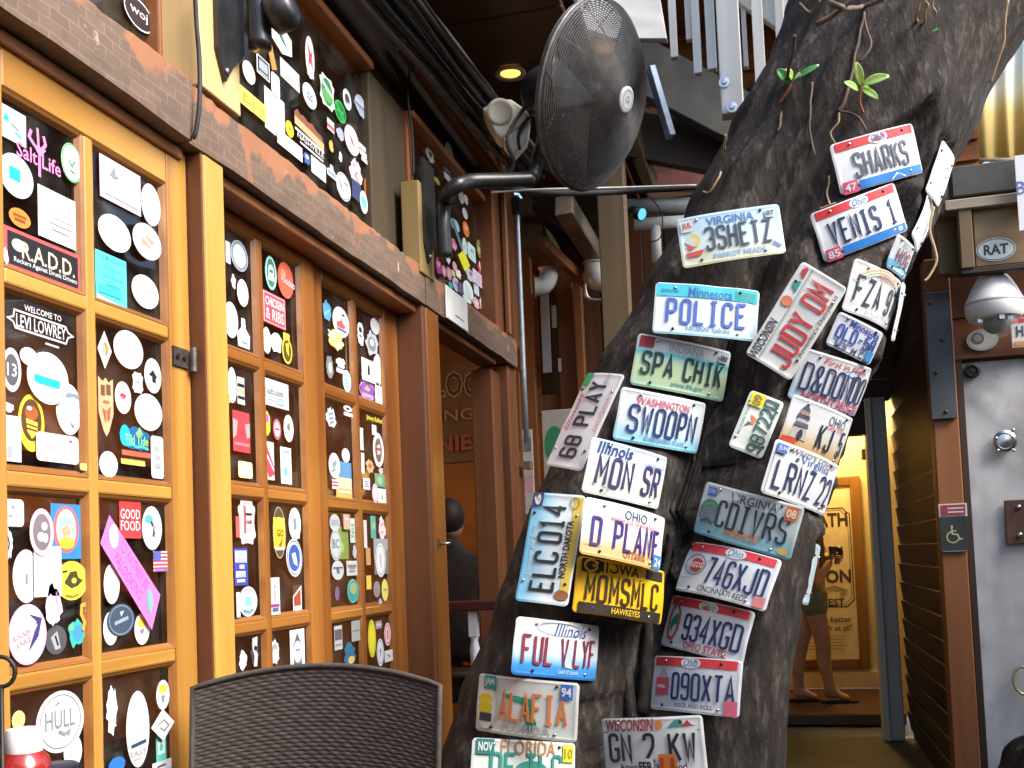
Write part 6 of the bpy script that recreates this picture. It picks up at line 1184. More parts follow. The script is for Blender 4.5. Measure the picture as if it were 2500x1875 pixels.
# ---- the fan
GREYWIRE = surf('fan_wire', (.075, .070, .068), (.13, .124, .12), .42, .2, 20)
fan = thing('caged_fan', 'large dark grey caged wall fan tilted towards the tree', 'fan', mat=Matrix.Translation(FC))
fe1 = FN.orthogonal().normalized(); fe2 = FN.cross(fe1); FR = .358
def fring(r, w, n=56): return [FC + FN * w + (fe1 * math.cos(2 * PI * k / n) + fe2 * math.sin(2 * PI * k / n)) * r for k in range(n)]
def fw_front(r): return .14 * (1 - (r / FR) ** 2.4) + .02
def fw_back(r): return -.10 * (1 - (r / FR) ** 2.6) - .02
mb = MB()
for i in range(46): r = .055 + (FR - .055) * i / 45; mb.tube(fring(r, fw_front(r)), .0020, GREYWIRE, 4, True)
for k in range(12):
    a = 2 * PI * k / 12; d = fe1 * math.cos(a) + fe2 * math.sin(a)
    mb.tube([FC + FN * (fw_front(r) - .003) + d * r for r in [.05 + (FR - .05) * j / 10 for j in range(11)]], .0022, GREYWIRE, 5)
tag(mb.build('front_guard', fan, smooth=True), kind='stuff')
mb = MB()
for i in range(40): r = .08 + (FR - .08) * i / 39; mb.tube(fring(r, fw_back(r)), .0022, GREYWIRE, 4, True)
for k in range(12):
    a = 2 * PI * (k + .5) / 12; d = fe1 * math.cos(a) + fe2 * math.sin(a)
    mb.tube([FC + FN * (fw_back(r) + .003) + d * r for r in [.07 + (FR - .07) * j / 8 for j in range(9)]], .0022, GREYWIRE, 5)
tag(mb.build('rear_guard', fan, smooth=True), kind='stuff')
mb = MB(); mb.tube(fring(FR + .002, 0), .009, GREYWIRE, 10, True); mb.build('rim', fan, smooth=True)
for w_ in (.012, -.012):
    mb = MB(); mb.tube(fring(FR, w_), .003, GREYWIRE, 6, True); mb.build('rim_wire', fan, smooth=True)
BLADE = surf('fan_blade', (.035, .035, .037), (.055, .055, .058), .5, 0, 8)
for k in range(3):
    a0 = 2 * PI * k / 3 + .5; mb = MB()
    def bl(i, j, a0=a0):
        r = .05 + .27 * j; w = (i - .5) * (.75 - .1 * j); a = a0 + w; return FC + (fe1 * math.cos(a) + fe2 * math.sin(a)) * r + FN * (.05 * (i - .5) + .02)
    mb.grid(bl, 8, 8, BLADE); mb.build('blade', fan, smooth=True, solid=.003)
mb = MB(); mb.lathe([(.05, -.04), (.055, 0), (.05, .05), (.02, .06)], FC, BLACK, 24, FN); mb.build('hub', fan, smooth=True)
mb = MB(); mb.lathe([(.05, fw_front(.03) - .004), (.05, fw_front(.03) + .004), (.044, fw_front(.03) + .007)], FC, ink((.66, .67, .68)), 28, FN); bd = mb.build('badge', fan, smooth=False)
dc = Decal(); dc.text('Q', 0, 0, .03, GY); dc.ring(0, 0, .07, .07, .003, GY)
dc.build('badge_mark', bd, lambda u, v, h: FC + FN * (fw_front(.03) + .008 + h) + fe1 * u + fe2 * v)
mb = MB(); mb.lathe([(.06, -.125), (.095, -.13), (.1, -.17), (.1, -.27), (.085, -.30), (.03, -.31)], FC, BLACK, 28, FN)
mb.lathe([(.103, -.20), (.103, -.185)], FC, GREYWIRE, 28, FN); mb.build('motor', fan, auto=40)
mb = MB(); mb.tube(smooth_path([aj[-1], FC - FN * .24 + Vector((0, 0, -.16)), FC - FN * .22 + Vector((0, 0, -.08))], 4), .028, BLACK, 12); mb.build('yoke', fan, smooth=True)
mb = MB(); mb.tube(smooth_path([FC - FN * .28, onD(1240, 330, 4.2), onD(1255, 400, 4.1), aj[-2]], 6), .008, RUBBER, 6); mb.build('power_cord', fan, smooth=True)

# orange-brown trim boards rising along the eave in front of the cables
et = thing('eave_trim', 'pair of orange-brown trim boards slanting along the eave', 'trim', onX(1090, 280, -1.33))
for a_, b_, X_ in (((975, 108), (1203, 430), -1.335), ((1020, 160), (1222, 432), -1.30)):
    mb = MB(); mb.beam(onX(*a_, X_), onX(*b_, X_), .03, .045, ORANGE['y']); mb.build('board', et, bevel=.003)
# ---- ceiling down-light
lp = onZ(1246, 176, 3.398)
dl = thing('recessed_light', 'lit amber recessed ceiling light behind the fan', 'light', lp)
mb = MB(); mb.lathe([(.048, -.004), (.072, -.004), (.074, -.012), (.060, -.016), (.048, -.008)], lp, CREAM, 32, cap=False); mb.build('trim_ring', dl, smooth=True)
mb = MB(); mb.lathe([(.047, -.002), (.047, -.006)], lp, glow('warm_lamp', (1.0, .50, .12), .5), 28); mb.build('lamp_face', dl)
# ---- cables and conduits bundled along the eave
cb = thing('cable_bundle', 'bundle of black cables and grey conduits running under the eave', 'cables', (-1.25, 3.6, 3.05))
B0, B1 = Vector((-1.27, 2.2, 3.09)), onZ(1292, 432, 3.13)
CABM = [BLACK, surf('grey_conduit', (.10, .10, .10), (.15, .15, .15), .5, 0, 20), RUBBER]
for i, (dx, dz, r) in enumerate(((0, 0, .024), (.05, .02, .014), (.075, -.015, .010), (.10, .03, .018), (-.04, -.03, .016), (.03, -.045, .008), (.125, 0, .007), (-.01, .04, .02), (.065, .055, .012))):
    P = []
    for k in range(9):
        t = k / 8; q = B0.lerp(B1, t); P.append(q + Vector((dx, 0, dz)) + Vector((noise.noise(Vector((t * 4, i, 0))), 0, noise.noise(Vector((t * 4, i, 7))))) * .022)
    mb = MB(); mb.tube(smooth_path(P, 4), r, CABM[i % 3] if i not in (1, 3) else CABM[1], 8); mb.build('cable', cb, smooth=True)
mb = MB(); mb.tube(smooth_path([onX(1003, 100, -1.345), onX(1000, 170, -1.34), onX(996, 240, -1.34), onX(1006, 330, -1.335), onX(1010, 430, -1.34)], 6), .006, RUBBER, 6); tag(mb.build('loose_wire', smooth=True), 'thin black wire hanging down the narrow orange upper strip', 'wire')
mb = MB(); mb.tube(smooth_path([onX(476, -20, -1.255), onX(480, 60, -1.255), onX(487, 150, -1.25), onX(487, 250, -1.24), onX(478, 320, -1.25), onX(470, 338, -1.26)], 6), .0055, RUBBER, 6); tag(mb.build('loose_wire', smooth=True), 'grey wire looping down over the beam joint at the left', 'wire')
mb = MB(); mb.tube(smooth_path([onD(1190, 452, 4.3), onD(1330, 470, 4.6), onD(1480, 470, 5.0), onD(1620, 462, 5.0), onD(1730, 455, 5.0)], 6), .014, RUBBER, 8); tag(mb.build('feed_cable', smooth=True), 'black feed cable running level behind the fan towards the tree', 'cable')
mb = MB(); mb.tube(smooth_path([onD(1200, 470, 4.3), onD(1330, 462, 4.5), onD(1500, 458, 4.9), onD(1700, 452, 4.95)], 6), .005, surf('white_cable', (.5, .5, .48), (.6, .6, .58), .5), 6); tag(mb.build('feed_cable', smooth=True), 'thin pale cable running level just above the black feed cable', 'cable')
# conduit down the corner post
mb = MB(); cpt = [onX(1262, 480, -1.25), onX(1264, 560, -1.25), onX(1277, 900, -1.25), onX(1283, 1080, -1.25)]
mb.tube([Vector((-1.25, 5.21, p.z)) for p in cpt], .014, GALV, 12); t = mb.build('conduit', smooth=True); tag(t, 'pale blue-grey steel conduit running down the corner post', 'conduit')
mb = MB(); mb.box((-1.27, 5.17, 2.98), (-1.225, 5.25, 3.06), BLACK); mb.build('clamp', t)
mb = MB(); mb.box((-1.262, 5.175, 1.62), (-1.228, 5.245, 1.66), OLIVE['z']); mb.build('clamp', t)
# wall speaker
spk = thing('wall_speaker', 'cream loudspeaker box under the ceiling left of the fan', 'speaker', onD(1230, 310, 4.7))
zh = lambda x, y: (900 + x * .3617, y * .3617)
mb = MB(); prism(mb, [zh(*q) for q in ((765, 730), (880, 668), (960, 668), (1065, 738), (1095, 800), (900, 935), (860, 900))][::-1], 4.35, .15, CREAM, (-.25, .95, .1)); mb.build('cabinet', spk, bevel=.008, seg=2)
mb = MB(); prism(mb, [zh(*q) for q in ((905, 938), (1095, 805), (1075, 930), (985, 1035))][::-1], 4.33, .14, WHITE, (-.25, .95, .1)); mb.build('front_baffle', spk, bevel=.006)
q = onD(*zh(885, 755), 4.34); mb = MB(); mb.lathe([(.055, 0), (.055, .012), (.04, .006)], q, CREAM, 24, (CAM - q)); mb.build('cone_ring', spk, smooth=True)
mb = MB(); mb.tube(smooth_path([onD(*zh(1085, 790), 4.30), onD(*zh(1030, 860), 4.30), onD(*zh(1010, 930), 4.30), onD(*zh(1020, 1010), 4.30)], 5), .007, RUBBER, 6); mb.build('speaker_cable', spk, smooth=True)

# white notice screwed to the beam
n0, n1 = onX(950 + 455 * .3013, 400 + 1000 * .3013, -1.262), onX(950 + 635 * .3013, 400 + 1355 * .3013, -1.262)
nz0 = onX(950 + 455 * .3013, 400 + 1240 * .3013, -1.262).z; nz1 = onX(950 + 635 * .3013, 400 + 1120 * .3013, -1.262).z
mb = MB(); mb.box((-1.266, n0.y, min(nz0, n1.z)), (-1.258, n1.y, max(n0.z, nz1)), ink((.84, .84, .82)))
t = tag(mb.build('notice_board', bevel=.002), 'blank white square notice fixed to the worn beam', 'notice')
dc = Decal(); dc.rect((n0.y + n1.y) / 2 + .02, min(nz0, n1.z) + .035, .12, .004, GY); dc.build('printing', t, lambda u, v, h: (-1.257 + h, u, v))

# ---- doorway interior: hanging sign, railing, seated guest
SIGNB = surf('sign_brown', (.10, .045, .02), (.18, .08, .03), .6, 0, 4)
z4 = lambda x, y: (950 + x * .3918, 850 + y * .3918)
sg = thing('hanging_sign', 'brown painted sign with pale outlined letters inside the doorway', 'sign', onY(1110, 1000, 6.0))
A, B = onY(*z4(180, 90), 6.0), onY(*z4(640, 700), 6.0)
mb = MB(); mb.box((A.x, 6.0, B.z), (B.x, 6.03, A.z), SIGNB); mb.build('board', sg, bevel=.004)
dc = Decal(); s6 = proj((A.x, 6, 1.9))[2] / F
for ch, x in (('L', 295), ('O', 405), ('O', 520)):
    P = onY(*z4(x, 225), 6.0); dc.text(ch, P.x, P.z, .165, (.42, .36, .26), .115, 0, .05); dc.text(ch, P.x, P.z, .150, (.06, .03, .015), .10, 0, .02)
P = onY(*z4(420, 415), 6.0); dc.text('ING', P.x, P.z, .07, (.34, .20, .10), .22); P = onY(*z4(440, 590), 6.0); dc.text('NIES', P.x, P.z, .10, (.26, .06, .03), .30, 0, .03)
dc.build('lettering', sg, lambda u, v, h: (u, 5.998 - h, v))
WARMW = INTO
rail = thing('porch_railing', 'short white turned-baluster railing just inside the doorway', 'railing', (-1.4, 4.6, 0))
TURN = surf('old_white_paint', (.48, .52, .60), (.58, .62, .68), .55, 0, 12)
for px in (1005, 1083, 1160, 1238):
    x = onY(px, 1600, 4.62).x
    prof = [(.0, .03), (.022, .03), (.022, .30), (.016, .32), (.022, .36), (.026, .44), (.017, .55), (.024, .57), (.017, .59), (.02, .66), (.024, .72), (.016, .76), (.022, .78)]
    mb = MB(); mb.lathe(prof, (x, 4.62, .02), TURN, 14); mb.box((x - .021, 4.599, .80), (x + .021, 4.641, .92), TURN); mb.build('baluster', rail, auto=50)
mb = MB(); mb.box((onY(985, 1500, 4.62).x, 4.58, .92), (onY(1240, 1500, 4.62).x, 4.66, .965), surf('oxblood_paint', (.03, .006, .007), (.05, .01, .011), .45)); mb.build('handrail', rail, bevel=.006)
mb = MB(); mb.box((onY(985, 1500, 4.62).x, 4.60, .02), (onY(1240, 1500, 4.62).x, 4.64, .05), TURN); mb.build('bottom_rail', rail, bevel=.004)

def skin_body(name, parent, nodes, edges, mat, sub=2):
    """one continuous figure: nodes {key: (point, radius)}; edges list of key pairs; first node is the root"""
    keys = list(nodes); bm = bmesh.new(); lay = bm.verts.layers.skin.verify(); V = {}
    im = MW[parent].inverted()
    for i, k in enumerate(keys):
        p, r = nodes[k]; v = bm.verts.new(im @ Vector(p)); V[k] = v
        rr = r if isinstance(r, tuple) else (r, r)
        v[lay].radius = rr; v[lay].use_root = (i == 0)
    for a, b in edges: bm.edges.new((V[a], V[b]))
    me = bpy.data.meshes.new(name); bm.to_mesh(me); bm.free(); me.materials.append(mat)
    o = bpy.data.objects.new(name, me); col.objects.link(o); o.parent = parent; MW[o] = MW[parent].copy()
    sk = o.modifiers.new('skin', 'SKIN'); sk.use_smooth_shade = True; sk.use_x_symmetry = False; sk.branch_smoothing = .4
    ss = o.modifiers.new('sub', 'SUBSURF'); ss.levels = sub; ss.render_levels = sub
    return o
SKIN = surf('skin', (.42, .24, .15), (.50, .30, .20), .5, 0, 12, spec=.35)
def ellipsoid(mb, c, rx_, ry_, rz_, m, n=20, k=14):
    c = Vector(c)
    return mb.grid(lambda i, j: c + Vector((rx_ * math.cos(2 * PI * i) * math.sin(PI * j), ry_ * math.sin(2 * PI * i) * math.sin(PI * j), rz_ * math.cos(PI * j))), n, k, m)
DCLO = surf('dark_shirt', (.018, .016, .016), (.03, .027, .026), .8, 0, 20); HAIR = surf('dark_hair', (.016, .011, .008), (.03, .02, .014), .6, 0, 60, (1, 1, .1))
gp = onD(1095, 1275, 6.0); gx, gy = gp.x, gp.y
g = thing('person', 'person in dark clothes seated with their back turned inside the doorway', 'person', (gx, gy, 0))
H = gp.z
nd = {'pel': ((gx, gy, H - .72), (.16, .13)), 'ab': ((gx, gy + .01, H - .55), (.15, .11)), 'ch': ((gx, gy + .02, H - .34), (.19, .12)), 'nk': ((gx, gy + .02, H - .15), .06), 'hd0': ((gx, gy + .03, H - .08), .07),
      'sl': ((gx - .19, gy + .02, H - .24), .075), 'el': ((gx - .27, gy + .10, H - .5), .055), 'wl': ((gx - .18, gy + .34, H - .56), .04), 'sr': ((gx + .19, gy + .02, H - .24), .075), 'er': ((gx + .27, gy + .10, H - .5), .055), 'wr': ((gx + .16, gy + .34, H - .56), .04),
      'hl': ((gx - .10, gy + .05, H - .76), .09), 'kl': ((gx - .14, gy + .45, H - .74), .07), 'al': ((gx - .14, gy + .42, H - 1.12), .05), 'hr': ((gx + .10, gy + .05, H - .76), .09), 'kr': ((gx + .14, gy + .45, H - .74), .07), 'ar': ((gx + .14, gy + .42, H - 1.12), .05)}
skin_body('body', g, nd, [('pel', 'ab'), ('ab', 'ch'), ('ch', 'nk'), ('nk', 'hd0'), ('ch', 'sl'), ('sl', 'el'), ('el', 'wl'), ('ch', 'sr'), ('sr', 'er'), ('er', 'wr'), ('pel', 'hl'), ('hl', 'kl'), ('kl', 'al'), ('pel', 'hr'), ('hr', 'kr'), ('kr', 'ar')], DCLO)
mb = MB(); ellipsoid(mb, (gx, gy + .035, H + .01), .078, .098, .118, SKIN); mb.build('head', g, smooth=True)
mb = MB(); ellipsoid(mb, (gx, gy + .02, H + .03), .088, .104, .115, HAIR); mb.build('hair', g, smooth=True)
st = thing('bar_stool', 'dark bar stool under the seated person in the doorway', 'stool', (gx, gy, .02))
mb = MB(); mb.lathe([(.17, H - .90), (.18, H - .885), (.18, H - .86), (.16, H - .85)], (gx, gy, 0), DARK['x'], 24); mb.build('seat', st, smooth=True)
for a in range(4):
    t_ = PI / 4 + a * PI / 2; mb = MB(); mb.tube([(gx + .10 * math.cos(t_), gy + .10 * math.sin(t_), H - .89), (gx + .2 * math.cos(t_), gy + .2 * math.sin(t_), .02)], .016, DARK['z'], 8); mb.build('leg', st, smooth=True)
# pendant lamp that gives the room its amber light
pdl = thing('pendant_lamp', 'amber pendant lamp hanging deep in the bar room', 'lamp', (-3.3, 5.6, 2.2))
mb = MB(); mb.lathe([(.03, .16), (.06, .14), (.13, 0), (.125, 0), (.05, .13)], (-3.3, 5.6, 2.2), BROWN['z'], 24, cap=False); mb.build('shade', pdl, smooth=True)
mb = MB(); ellipsoid(mb, (-3.3, 5.6, 2.24), .04, .04, .05, glow('amber_bulb', (1, .5, .15), 20)); mb.build('bulb', pdl, smooth=True)
mb = MB(); mb.tube([(-3.3, 5.6, 2.36), (-3.3, 5.6, 3.3)], .004, RUBBER, 6); mb.build('cord', pdl)
li = bpy.data.lights.new('pendant_light', 'POINT'); li.energy = 11; li.color = (1, .52, .18); li.shadow_soft_size = .05
lo = bpy.data.objects.new('pendant_light', li); col.objects.link(lo); lo.location = (-3.3, 5.6, 2.16)

pd2 = thing('pendant_lamp', 'added pendant lamp lighting up the room behind the nearest glass doors', 'lamp', (-3.2, 2.6, 2.3))  # second pendant is added fill light for the dim room behind the panes
mb = MB(); mb.lathe([(.03, .16), (.06, .14), (.13, 0), (.125, 0), (.05, .13)], (-3.2, 2.6, 2.3), BROWN['z'], 24, cap=False); mb.build('shade', pd2, smooth=True)
mb = MB(); ellipsoid(mb, (-3.2, 2.6, 2.34), .04, .04, .05, glow('amber_bulb', (1, .5, .15), 20)); mb.build('bulb', pd2, smooth=True)
mb = MB(); mb.tube([(-3.2, 2.6, 2.46), (-3.2, 2.6, 3.3)], .004, RUBBER, 6); mb.build('cord', pd2)
li = bpy.data.lights.new('pendant_fill_near', 'POINT'); li.energy = 7; li.color = (1, .55, .22); li.shadow_soft_size = .05
lo = bpy.data.objects.new('pendant_fill_near', li); col.objects.link(lo); lo.location = (-3.2, 2.6, 2.26)

# ================================================================== far wall, stairs and right-hand side
# ---- brown boarded wall beyond the corner, seen between the eave and the trunk
fw_ = thing('boarded_wall', 'brown boarded wall behind the tree beyond the corner post', 'wall', (-.9, 6.5, 0))
x = -1.44; k = 0
while x < -.30:
    mb = MB(); mb.box((x, 6.48 + .004 * (k % 3), .004), (x + .136, 6.52, 3.38), BROWN['z'] if k % 3 else DARK['z']); mb.build('plank', fw_, bevel=.003); x += .14; k += 1
def ypost(name, label, cat, x0, y0, x1, y1, Y, th, m, bev=.005):
    mb = MB(); ybox(mb, x0, y0, x1, y1, Y, th, m); return tag(mb.build(name, bevel=bev), label, cat)
ypost('wall_batten', 'orange-brown upright batten just right of the conduit', 'trim', 1286, 605, 1312, 1500, 6.30, .06, ORANGE['z'])
ypost('wall_batten', 'thin orange batten left of the wide olive post', 'trim', 1411, 690, 1432, 1300, 6.30, .06, ORANGE['z'])
ypost('wall_batten', 'dark brown upright batten between the two pipe elbows', 'trim', 1368, 690, 1410, 1300, 6.36, .05, BROWN['z'])
ypost('olive_post', 'olive-brown square post behind the fan and left of the trunk', 'post', 1474, 300, 1541, 1400, 5.3, .12, OLIVE['z'])
ypost('wall_rail', 'brown cross rail on the boarded wall under the pipes', 'trim', 1300, 960, 1440, 1010, 6.40, .05, BROWN['x'])
mb = MB(); P = onY(1225, 520, 5.6); ybox(mb, 1270, 480, 1322, 605, 5.6, .5, OLIVE['z']); tag(mb.build('lintel_block', bevel=.006), 'dark wooden bracket block beside the top of the conduit', 'block')
# roof timbers falling away behind the olive post
rt = thing('lean_to_roof', 'low lean-to roof with grey timbers behind the olive post', 'roof', onD(1450, 600, 5.9))
mb = MB(); mb.beam(onD(1376, 500, 5.5), onD(1462, 640, 6.15), .10, .11, WEATH['y']); mb.build('rafter', rt, bevel=.005)
mb = MB(); mb.beam(onD(1322, 590, 5.7), onD(1440, 700, 6.2), .05, .06, ORANGE['y']); mb.build('rafter', rt, bevel=.004)
mb = MB(); mb.beam(onD(1310, 500, 5.7), onD(1435, 660, 6.2), .06, .05, DARK['y']); mb.build('rafter', rt, bevel=.004)
mb = MB(); mb.add([onD(1290, 470, 5.6), onD(1480, 470, 5.6), onD(1490, 660, 6.3), onD(1420, 690, 6.3)], [(0, 1, 2, 3)], surf('tar_paper', (.045, .04, .036), (.075, .066, .06), .9, 0, 6)); mb.build('roof_sheet', rt, solid=.02)
# white pipe elbows
def elbow(label, pts, d, r):
    t = thing('pipe_elbow', label, 'pipe', onD(*pts[0], d))
    P = smooth_path([onD(a, b, d) for a, b in pts], 6); mb = MB(); mb.tube(P, r, PVC, 16); mb.build('pipe', t, smooth=True)
    mb = MB(); mb.tube([P[0], P[1]], r * 1.18, PVC, 16); mb.build('collar', t, smooth=True); mb = MB(); mb.tube([P[-2], P[-1]], r * 1.18, PVC, 16); mb.build('collar', t, smooth=True)
elbow('white plastic pipe elbow on the far brown wall', [(1340, 655), (1338, 680), (1325, 697), (1305, 700)], 6.0, .055)
elbow('larger white pipe elbow half behind the olive post', [(1452, 640), (1453, 665), (1465, 685), (1495, 690)], 6.0, .062)
mb = MB(); mb.tube(smooth_path([onD(1428, 690, 6.0), onD(1432, 722, 6.0), onD(1450, 732, 6.0), onD(1490, 730, 6.0)], 5), .012, STEEL, 8); tag(mb.build('pipe_strap', smooth=True), 'bent grey strap hanging under the larger pipe elbow', 'strap')
mb = MB(); P = onY(1330, 790, 6.28); dc = Decal(); ybox(mb, 1322, 710, 1342, 910, 6.28, .015, ink((.40, .40, .48))); tag(mb.build('paper_notice'), 'long faded paper strip on the far brown wall', 'notice')
mb = MB(); ybox(mb, 1363, 875, 1370, 907, 6.34, .01, ink((.5, .5, .5))); tag(mb.build('paper_notice'), 'tiny pale label on the dark batten of the far wall', 'notice')
mb = MB(); ybox(mb, 1347, 745, 1358, 800, 6.34, .008, ink((.40, .44, .40))); tag(mb.build('paper_notice'), 'narrow pale green tag below the first pipe elbow', 'notice')
mb = MB(); X0, X1, Z0, Z1 = ybox(mb, 1325, 1000, 1400, 1170, 5.9, .02, ink((.44, .44, .42))); t = tag(mb.build('leaning_panel', bevel=.003), 'pale panel with a green disc leaning behind the trunk', 'panel')
dc = Decal(); dc.ell((X0 + X1) / 2 - .02, (Z0 + Z1) / 2, .12, .22, (.04, .26, .12)); dc.build('printing', t, lambda u, v, h: (u, 5.899 - h, v))
# narrow board of stickers screwed to the far side of the corner post
nb = thing('sticker_board', 'narrow white-edged board of stickers beside the corner post', 'board', onY(1287, 1170, 5.36))
mb = MB(); X0, X1, Z0, Z1 = ybox(mb, 1276, 1048, 1302, 1255, 5.36, .02, ink((.46, .44, .40))); mb.build('board', nb, bevel=.002)
mb = MB(); mb.box((X0 - .006, 5.345, Z0 - .12), (X0 + .004, 5.385, Z1), ink((.72, .74, .8))); mb.build('edge_strip', nb)
for i, (zf, c) in enumerate(((.82, (.16, .17, .16)), (.52, (.5, .46, .36)), (.34, (.6, .3, .36)), (.14, (.45, .47, .4)))):
    dc = Decal(); dc.rect((X0 + X1) / 2 + .003, Z0 + (Z1 - Z0) * zf, (X1 - X0) * .7, (Z1 - Z0) * .16, c); dc.build('sticker', nb, lambda u, v, h: (u, 5.3595 - h, v))

# ---- upper siding, pipes and lamp between the olive post and the trunk
sid = thing('upper_siding', 'orange-brown clapboard wall high behind the stair balusters', 'wall', (.2, 6.6, 2.3))
z = 2.30; k = 0
while z < 5.6:
    mb = MB(); mb.add([(-1.5, 6.60, z), (1.3, 6.60, z), (1.3, 6.635, z + .13), (-1.5, 6.635, z + .13), (-1.5, 6.66, z), (1.3, 6.66, z), (1.3, 6.66, z + .13), (-1.5, 6.66, z + .13)], [(0, 1, 2, 3), (4, 7, 6, 5), (0, 4, 5, 1), (3, 2, 6, 7), (0, 3, 7, 4), (1, 5, 6, 2)], ORANGE['x']); mb.build('clapboard', sid); z += .128; k += 1
PINK = surf('pink_wall', (.42, .16, .14), (.52, .22, .19), .7, 0, 6)
mb = MB(); prism(mb, [(1585, 455), (1590, 432), (1655, 408), (1665, 378), (1730, 420), (1715, 455)][::-1], 5.9, .1, PINK); tag(mb.build('pink_gable'), 'scrap of pink painted gable under the dark stair', 'wall')
mb = MB(); mb.tube([onD(1460, 507, 6.0), onD(1700, 500, 6.0)], .045, surf('blue_grey_pipe', (.20, .25, .30), (.28, .33, .38), .5), 14); tag(mb.build('drain_pipe', smooth=True), 'blue-grey level drain pipe left of the topmost left plate', 'pipe')
pt = thing('pipe_tee', 'white plastic pipe with a tee left of the bird plate', 'pipe', onD(1600, 570, 5.9))
mb = MB(); mb.tube([onD(1548, 548, 5.9), onD(1700, 538, 5.9)], .035, PVC, 14); mb.build('pipe', pt, smooth=True); mb = MB(); mb.tube([onD(1600, 548, 5.9), onD(1604, 640, 5.9)], .03, PVC, 14); mb.build('pipe', pt, smooth=True)
sp = thing('spot_lamp', 'small spot lamp with a bright blue lens left of the trunk', 'lamp', onD(1570, 530, 5.6))
q = onD(1555, 520, 5.6); mb = MB(); mb.lathe([(.015, -.06), (.032, -.04), (.036, .04)], q, BLACK, 18, (.6, -.4, -.35)); mb.build('housing', sp, smooth=True)
mb = MB(); mb.lathe([(.034, .035), (.030, .042)], q, glow('blue_lens', (.10, .45, .7), .25), 18, (.6, -.4, -.35)); mb.build('lens', sp)
mb = MB(); mb.tube(smooth_path([onD(1585, 480, 5.7), onD(1615, 520, 5.7), onD(1612, 580, 5.7), onD(1580, 590, 5.7)], 5), .004, RUBBER, 5); mb.build('flex', sp, smooth=True)

# ---- outdoor stair and balustrade at the top
stair = thing('stair_balustrade', 'weathered grey stair balustrade hanging above the tree fork', 'balustrade', onY(1700, 150, 5.0))
for x0, x1, yb in ((1623, 1641, 141), (1662, 1677, 98), (1679, 1699, 180), (1712, 1735, 170), (1827, 1854, 200), (1881, 1903, 114), (1800, 1812, 165)):
    mb = MB(); ybox(mb, x0, -420, x1, yb, 5.0 + (.06 if x1 - x0 < 16 else 0), .04, GREYW['z']); mb.build('baluster', stair, bevel=.003)
mb = MB(); X0, X1, Z0, Z1 = ybox(mb, 1743, -420, 1798, 278, 4.9, .085, GREYW['z']); nw = mb.build('newel_post', stair, bevel=.005)
for px, py in ((1768, 201), (1787, 262)):
    q = onY(px, py, 4.897); mb = MB(); mb.lathe([(.026, 0), (.026, .004), (.015, .006), (.014, .014), (.008, .016)], q, STEEL, 14, (0, -1, 0)); mb.build('bolt', nw, auto=40)
mb = MB(); mb.beam(onY(1790, -40, 5.06), onY(1930, 50, 5.06), .05, .14, GREYW['x']); mb.build('handrail', stair, bevel=.004)
mb = MB(); prism(mb, [(1352, -60), (1602, -60), (1628, 94), (1500, 94), (1400, 60)][::-1], 4.95, .05, GREYW['x']); mb.build('rim_board', stair, bevel=.003)
mb = MB(); prism(mb, [(1348, -60), (1400, -60), (1420, 70), (1382, 70)][::-1], 5.0, .05, WEATH['z']); mb.build('rim_board', stair, bevel=.003)
SLATE = surf('slate_timber', (.035, .036, .036), (.06, .06, .058), .7, 0, 8)
stg = thing('stair_stringer', 'dark slate-coloured stair stringer sloping behind the tree', 'stringer', onD(1700, 280, 5.5))
mb = MB(); mb.beam(onD(1500, 130, 5.3), onD(1880, 330, 5.5), .06, .30, SLATE); mb.build('stringer_board', stg, bevel=.005)
mb = MB(); mb.beam(onD(1540, 330, 5.6), onD(1800, 380, 5.6), .06, .26, DARK['x']); mb.build('underside_board', stg, bevel=.005)
mb = MB(); mb.beam(onD(1540, 300, 5.5), onD(1590, 450, 5.7), .06, .10, OLIVE['z']); mb.build('brace', stg, bevel=.004)
mb = MB(); mb.beam(onD(1588, 165, 4.7), onD(1638, 335, 4.7), .055, .03, surf('blue_steel', (.26, .34, .44), (.40, .48, .58), .3, .7, 20)); tag(mb.build('steel_flat', bevel=.003), 'blue-grey steel strut slanting right of the fan', 'strut')

dk_ = thing('shading_deck', 'boarded deck added overhead to shade the far end of the courtyard', 'deck', (.6, 5.4, 4.5))  # deck added overhead to keep the sun off the far end
for i in range(10):
    mb = MB(); mb.box((-.75, 5.15 + i * .15, 4.52), (2.6, 5.15 + i * .15 + .145, 4.56), BROWN['x']); mb.build('deck_board', dk_)
mb = MB(); mb.box((-.75, 5.12, 4.34), (2.6, 5.17, 4.515), BROWN['x']); mb.build('rim_joist', dk_, bevel=.004)

